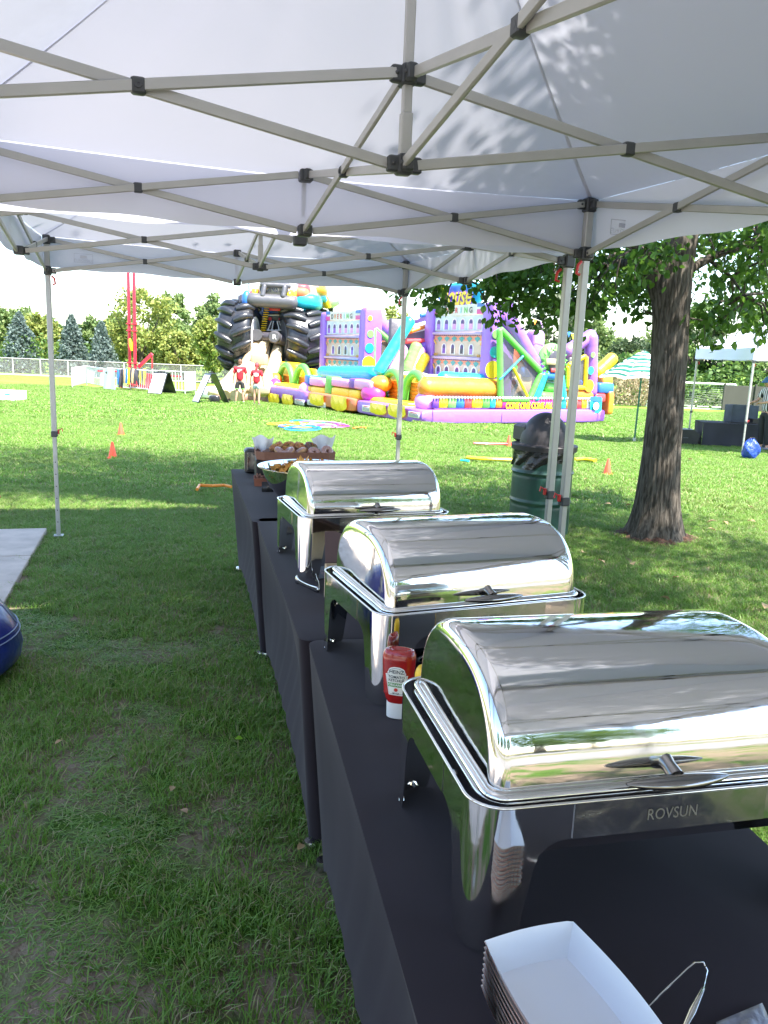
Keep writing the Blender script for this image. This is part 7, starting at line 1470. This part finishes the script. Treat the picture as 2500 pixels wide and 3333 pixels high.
noodle('long yellow foam strip on the grass left of the trash can', [(1520, 1504), (1560, 1508), (1610, 1510), (1675, 1512)], .05, 'yellow'); noodle('short yellow foam strip on the grass right of the trash can', [(1868, 1510), (1900, 1508), (1936, 1513)], .05, 'yellow'); noodle('thin orange strip on the grass behind the yellow one', [(1540, 1454), (1590, 1456), (1665, 1456)], .04, 'red'); noodle('orange rope lying on the grass left of the far table', [(642, 1612), (650, 1598), (690, 1600), (730, 1598), (752, 1603)], .018, 'orange', 1); noodle('loose orange end of rope on the grass beyond the left cones', [(1150, 1402), (1170, 1399), (1190, 1401)], .03, 'orange'); noodle('pale blue strip on the grass in front of the yellow one', [(1500, 1511), (1525, 1514)], .03, 'cyan')

# ================================================================== RIGHT BACKGROUND
# striped umbrella
p = on_g(2064, 1441); YU = p.y; T = thing('striped_umbrella', 'green and white striped patio umbrella on a dark green pole', 'umbrella', p, R(8)); tz = on_y(2088, 1138, YU).z-p.z; ez = on_y(2072, 1232, YU).z-p.z; rU = (on_y(2072, 1200, YU).x-on_y(1944, 1200, YU).x)*1.12
m = MB(); m.tube([(0, 0, 0), (.02, 0, tz)], .022, 10); m.obj('pole', flat('dark_green_pole', .02, .12, .08), T); m = MB(); m.tube([(0, 0, 0), (0, 0, .12)], .035, 10); m.obj('ground_spike', galv, T); m = MB(); m.tube([(.005, 0, .95), (.06, -.02, .93), (.05, 0, .86)], .012, 6); m.obj('crank', flat('dark_green_pole', .02, .12, .08), T)
us = [flat('umbrella_white', .78, .8, .8, .7, trans=.3), flat('umbrella_green', .03, .2, .15, .7, trans=.3)]; ng = 8; nb = 15
for g_ in range(ng):
    m = MB(); a0, a1 = 2*math.pi*g_/ng, 2*math.pi*(g_+1)/ng
    for b_ in range(nb):
        r0, r1 = rU*b_/nb, rU*(b_+1)/nb; zf = lambda r_: tz-.02-(tz-ez)*((r_/rU)**1.15)
        n = 6; vs = []
        for rr_ in (r0, r1):
            for i in range(n+1):
                t = i/n; ca = (math.cos(a0)*(1-t)+math.cos(a1)*t, math.sin(a0)*(1-t)+math.sin(a1)*t); vs.append((rr_*ca[0]+.02, rr_*ca[1], zf(rr_)-.05*math.sin(math.pi*t)*(rr_/rU)*-1+.012*math.sin(b_*2+g_)))
        m.mi = 1 if b_ % 2 else 0; m.add(vs, [(i, i+1, n+2+i, n+1+i) for i in range(n)])
    m.obj('canopy_gore', us, T)
m = MB(); [m.tube([(0, 0, tz-.03), (rU*math.cos(2*math.pi*i/ng)+.02, rU*math.sin(2*math.pi*i/ng), ez-.01)], .008, 5) for i in range(ng)]; m.obj('ribs', galv, T)
# soccer goal
gr, gtop = on_g(2385, 1334), None; YG = gr.y; glx = on_y(2105, 1300, YG).x; gh = on_y(2386, 1252, YG).z-gr.z; T = thing('soccer_goal', 'white soccer goal with a sagging net beyond the far tent', 'soccer goal', (gr.x, YG, gr.z), 0); W_ = gr.x-glx; wpaint = mat('white_goal_paint', (.82, .83, .82), .4)
D_ = 1.4
for nm, a, b in (('post', (0, 0, 0), (0, 0, gh)), ('post', (-W_, 0, 0), (-W_, 0, gh)), ('crossbar', (-W_, 0, gh), (0, 0, gh)), ('ground_bar', (-W_, D_, .05), (0, D_, .05)), ('side_bar', (0, 0, .05), (0, D_, .05)), ('side_bar', (-W_, 0, .05), (-W_, D_, .05)), ('back_stay', (-.02, 0, gh), (-.02, D_, .05)), ('back_stay', (-W_, 0, gh), (-W_, D_, .05)), ('front_ground_bar', (-W_, -.9, .04), (-.8, -.9, .04))):
    m = MB(); m.tube([a, b], .06 if nm in ('post', 'crossbar') else .035, 8); m.obj(nm, wpaint, T)
m = MB(); nx_, nz_ = 34, 14
def netp(u, v): s_ = .35*math.sin(math.pi*v)*math.sin(math.pi*min(1, max(0, u)))+.2*math.sin(math.pi*v); return Vector((-W_*(1-u), D_*v**1.2, gh*(1-v)+.05-s_*.9*(.6+.4*math.sin(u*5))))
for i in range(nx_+1): m.tube([netp(i/nx_, j/10) for j in range(11)], .006, 4, cap=False)
for j in range(nz_+1): m.tube([netp(i/16, j/nz_) for i in range(17)], .006, 4, cap=False)
for i in range(9): m.tube([(0, D_*i/9, .05), (0, D_*i/9, gh*(1-i/9))], .009, 4, cap=False); m.tube([(0, 0, gh*i/9), (0, D_*(1-i/9), gh*i/9)], .009, 4, cap=False)
m.obj('net', flat('net_cord', .4, .42, .38), T)
# third tent
b3 = zg(pf.y); T3h = on_y(2412, 1128, pf.y).z-b3
t3 = tent('bright white canopy tent farther away at the right behind the shade tree', pf.x+1.44, pf.y+1.47, R(1), T3h-.03, T3h-.28, val=.26, base=b3, clipz=.72, peak=T3h+.95)
def sandbag(label, loc, s_):
    T = thing('sandbag', label, 'weight bag', loc, R(20)); m = MB(); n = 28
    def f(u, v): a = 2*math.pi*u; r_ = (.19*math.sin(math.pi*min(.98, .1+v*.9))**.55+.02*math.sin(a*3+v*7)+.012*math.sin(a*7+v*15))*s_; return Vector((r_*math.cos(a)*.95, r_*math.sin(a)*.75, s_*.42*v+.0))
    m.grid(f, 28, 16, cu=True); m.obj('bag_body', mat('blue_tarpaulin', (.02, .06, .38), .35, var=.45, vscale=12, bump=.9, bscale=14, bdist=.04), T, ang=70); m = MB(); m.tube([(-.1*s_, 0, .38*s_), (-.05*s_, 0, .44*s_), (.05*s_, 0, .44*s_), (.1*s_, 0, .38*s_)], .008, 6); m.obj('handle_strap', black_m, T)
p = on_g(2440, 1495); sandbag('crumpled blue weight bag at the foot of the far tent leg', p, 1.0)
m = MB(); 
# black covered table with the three grey display boards
a, b = on_g(2281, 1452), None; Yt = a.y; xr_ = a.x+2.6; ht = on_y(2281, 1374, Yt).z-a.z; T = thing('black_draped_table', 'long table under a black floor-length cloth inside the far tent', 'table', (a.x, a.y, a.z), R(-6))
clo = mat('black_drape', (.035, .035, .045), .9, var=.2, vscale=2, bump=.3, bscale=3)
def dr(u, v):
    # wraps front then the two ends
    x = 2.6*u; y = -.0-.03*abs(math.sin(u*12+1))*v-.02*math.sin(u*31)*v-(.25*max(0, 1-abs(u-.55)/.14)*v*.25); return Vector((x, y, ht*(1-v)))
m = MB(); m.grid(dr, 60, 10); m.grid(lambda u, v: Vector((0+.02*math.sin(u*8)*v, .75*u, ht*(1-v))), 8, 8); m.grid(lambda u, v: Vector((2.6, .75*u, ht*(1-v))), 8, 8); m.grid(lambda u, v: Vector((2.6*u, .75*v, ht+.003*math.sin(u*9))), 20, 6); m.obj('drape', clo, T, ang=60)
m = MB(); m.box((1.3, .38, ht-.02), (2.5, .68, .03)); m.obj('tabletop', flat('table_plastic', .5, .5, .48), T)
p0, p1 = on_y(2354, 1378, Yt+.35), on_y(2462, 1384, Yt+.2); T = thing('display_boards', 'three-fold grey cloth covered display board standing on the black draped table', 'display board', (p0.x, p0.y, a.z+ht), R(-4)); wd = (p1-p0).length/3; hb_ = on_y(2354, 1320, Yt+.35).z-p0.z
gcl = mat('slate_cloth', (.10, .12, .16), .9, var=.2, vscale=5, bump=.3, bscale=30)
for i, (dx0, dy0, dx1, dy1) in enumerate(((0, 0, 1.0, .22), (1.0, .22, 2.1, .16), (2.1, .16, 3.0, -.1))): m = MB(); A_ = Vector((dx0*wd, dy0, 0)); B_ = Vector((dx1*wd, dy1, 0)); m.bar(A_+Vector((0, 0, hb_/2)), B_+Vector((0, 0, hb_/2)), .02, hb_, bev=.006); m.obj('panel', gcl, T)
m = MB(); m.box((1.6*wd, -.18, .015), (.6, .06, .03), bev=.01); m.obj('base_cable', black_m, T)
p = on_y(2478, 1362, Yt+.3); T = thing('black_frame_box', 'black open box on the draped table beside the referee-shirted person', 'box', (p.x-.02, p.y, a.z+ht), 0); opentray(T, .5, .35, .12, black_m, .02)
# loudspeaker on the grass
p = on_g(2238, 1450); T = thing('loudspeaker', 'black loudspeaker lying on the grass beside the shade tree trunk', 'loudspeaker', (p.x-.1, p.y+.1, p.z), R(-8)); hs_ = on_y(2238, 1397, p.y).z-p.z
m = MB(); m.prism([(-.34, 0), (.30, 0), (.34, hs_*.72), (.2, hs_), (-.34, hs_)], .42, Matrix.Identity(4)); m.obj('cabinet', black_m, T, smooth=False); m = MB(); m.box((.02, -.215, hs_*.5), (.12, .01, .02), bev=.003); m.obj('badge', V_['grey'], T); m = MB(); m.tube([(.3, 0, hs_*.8), (.42, -.02, hs_*.5), (.55, -.05, .1), (.7, 0, .03)], .012, 6); m.obj('power_cord', black_m, T)
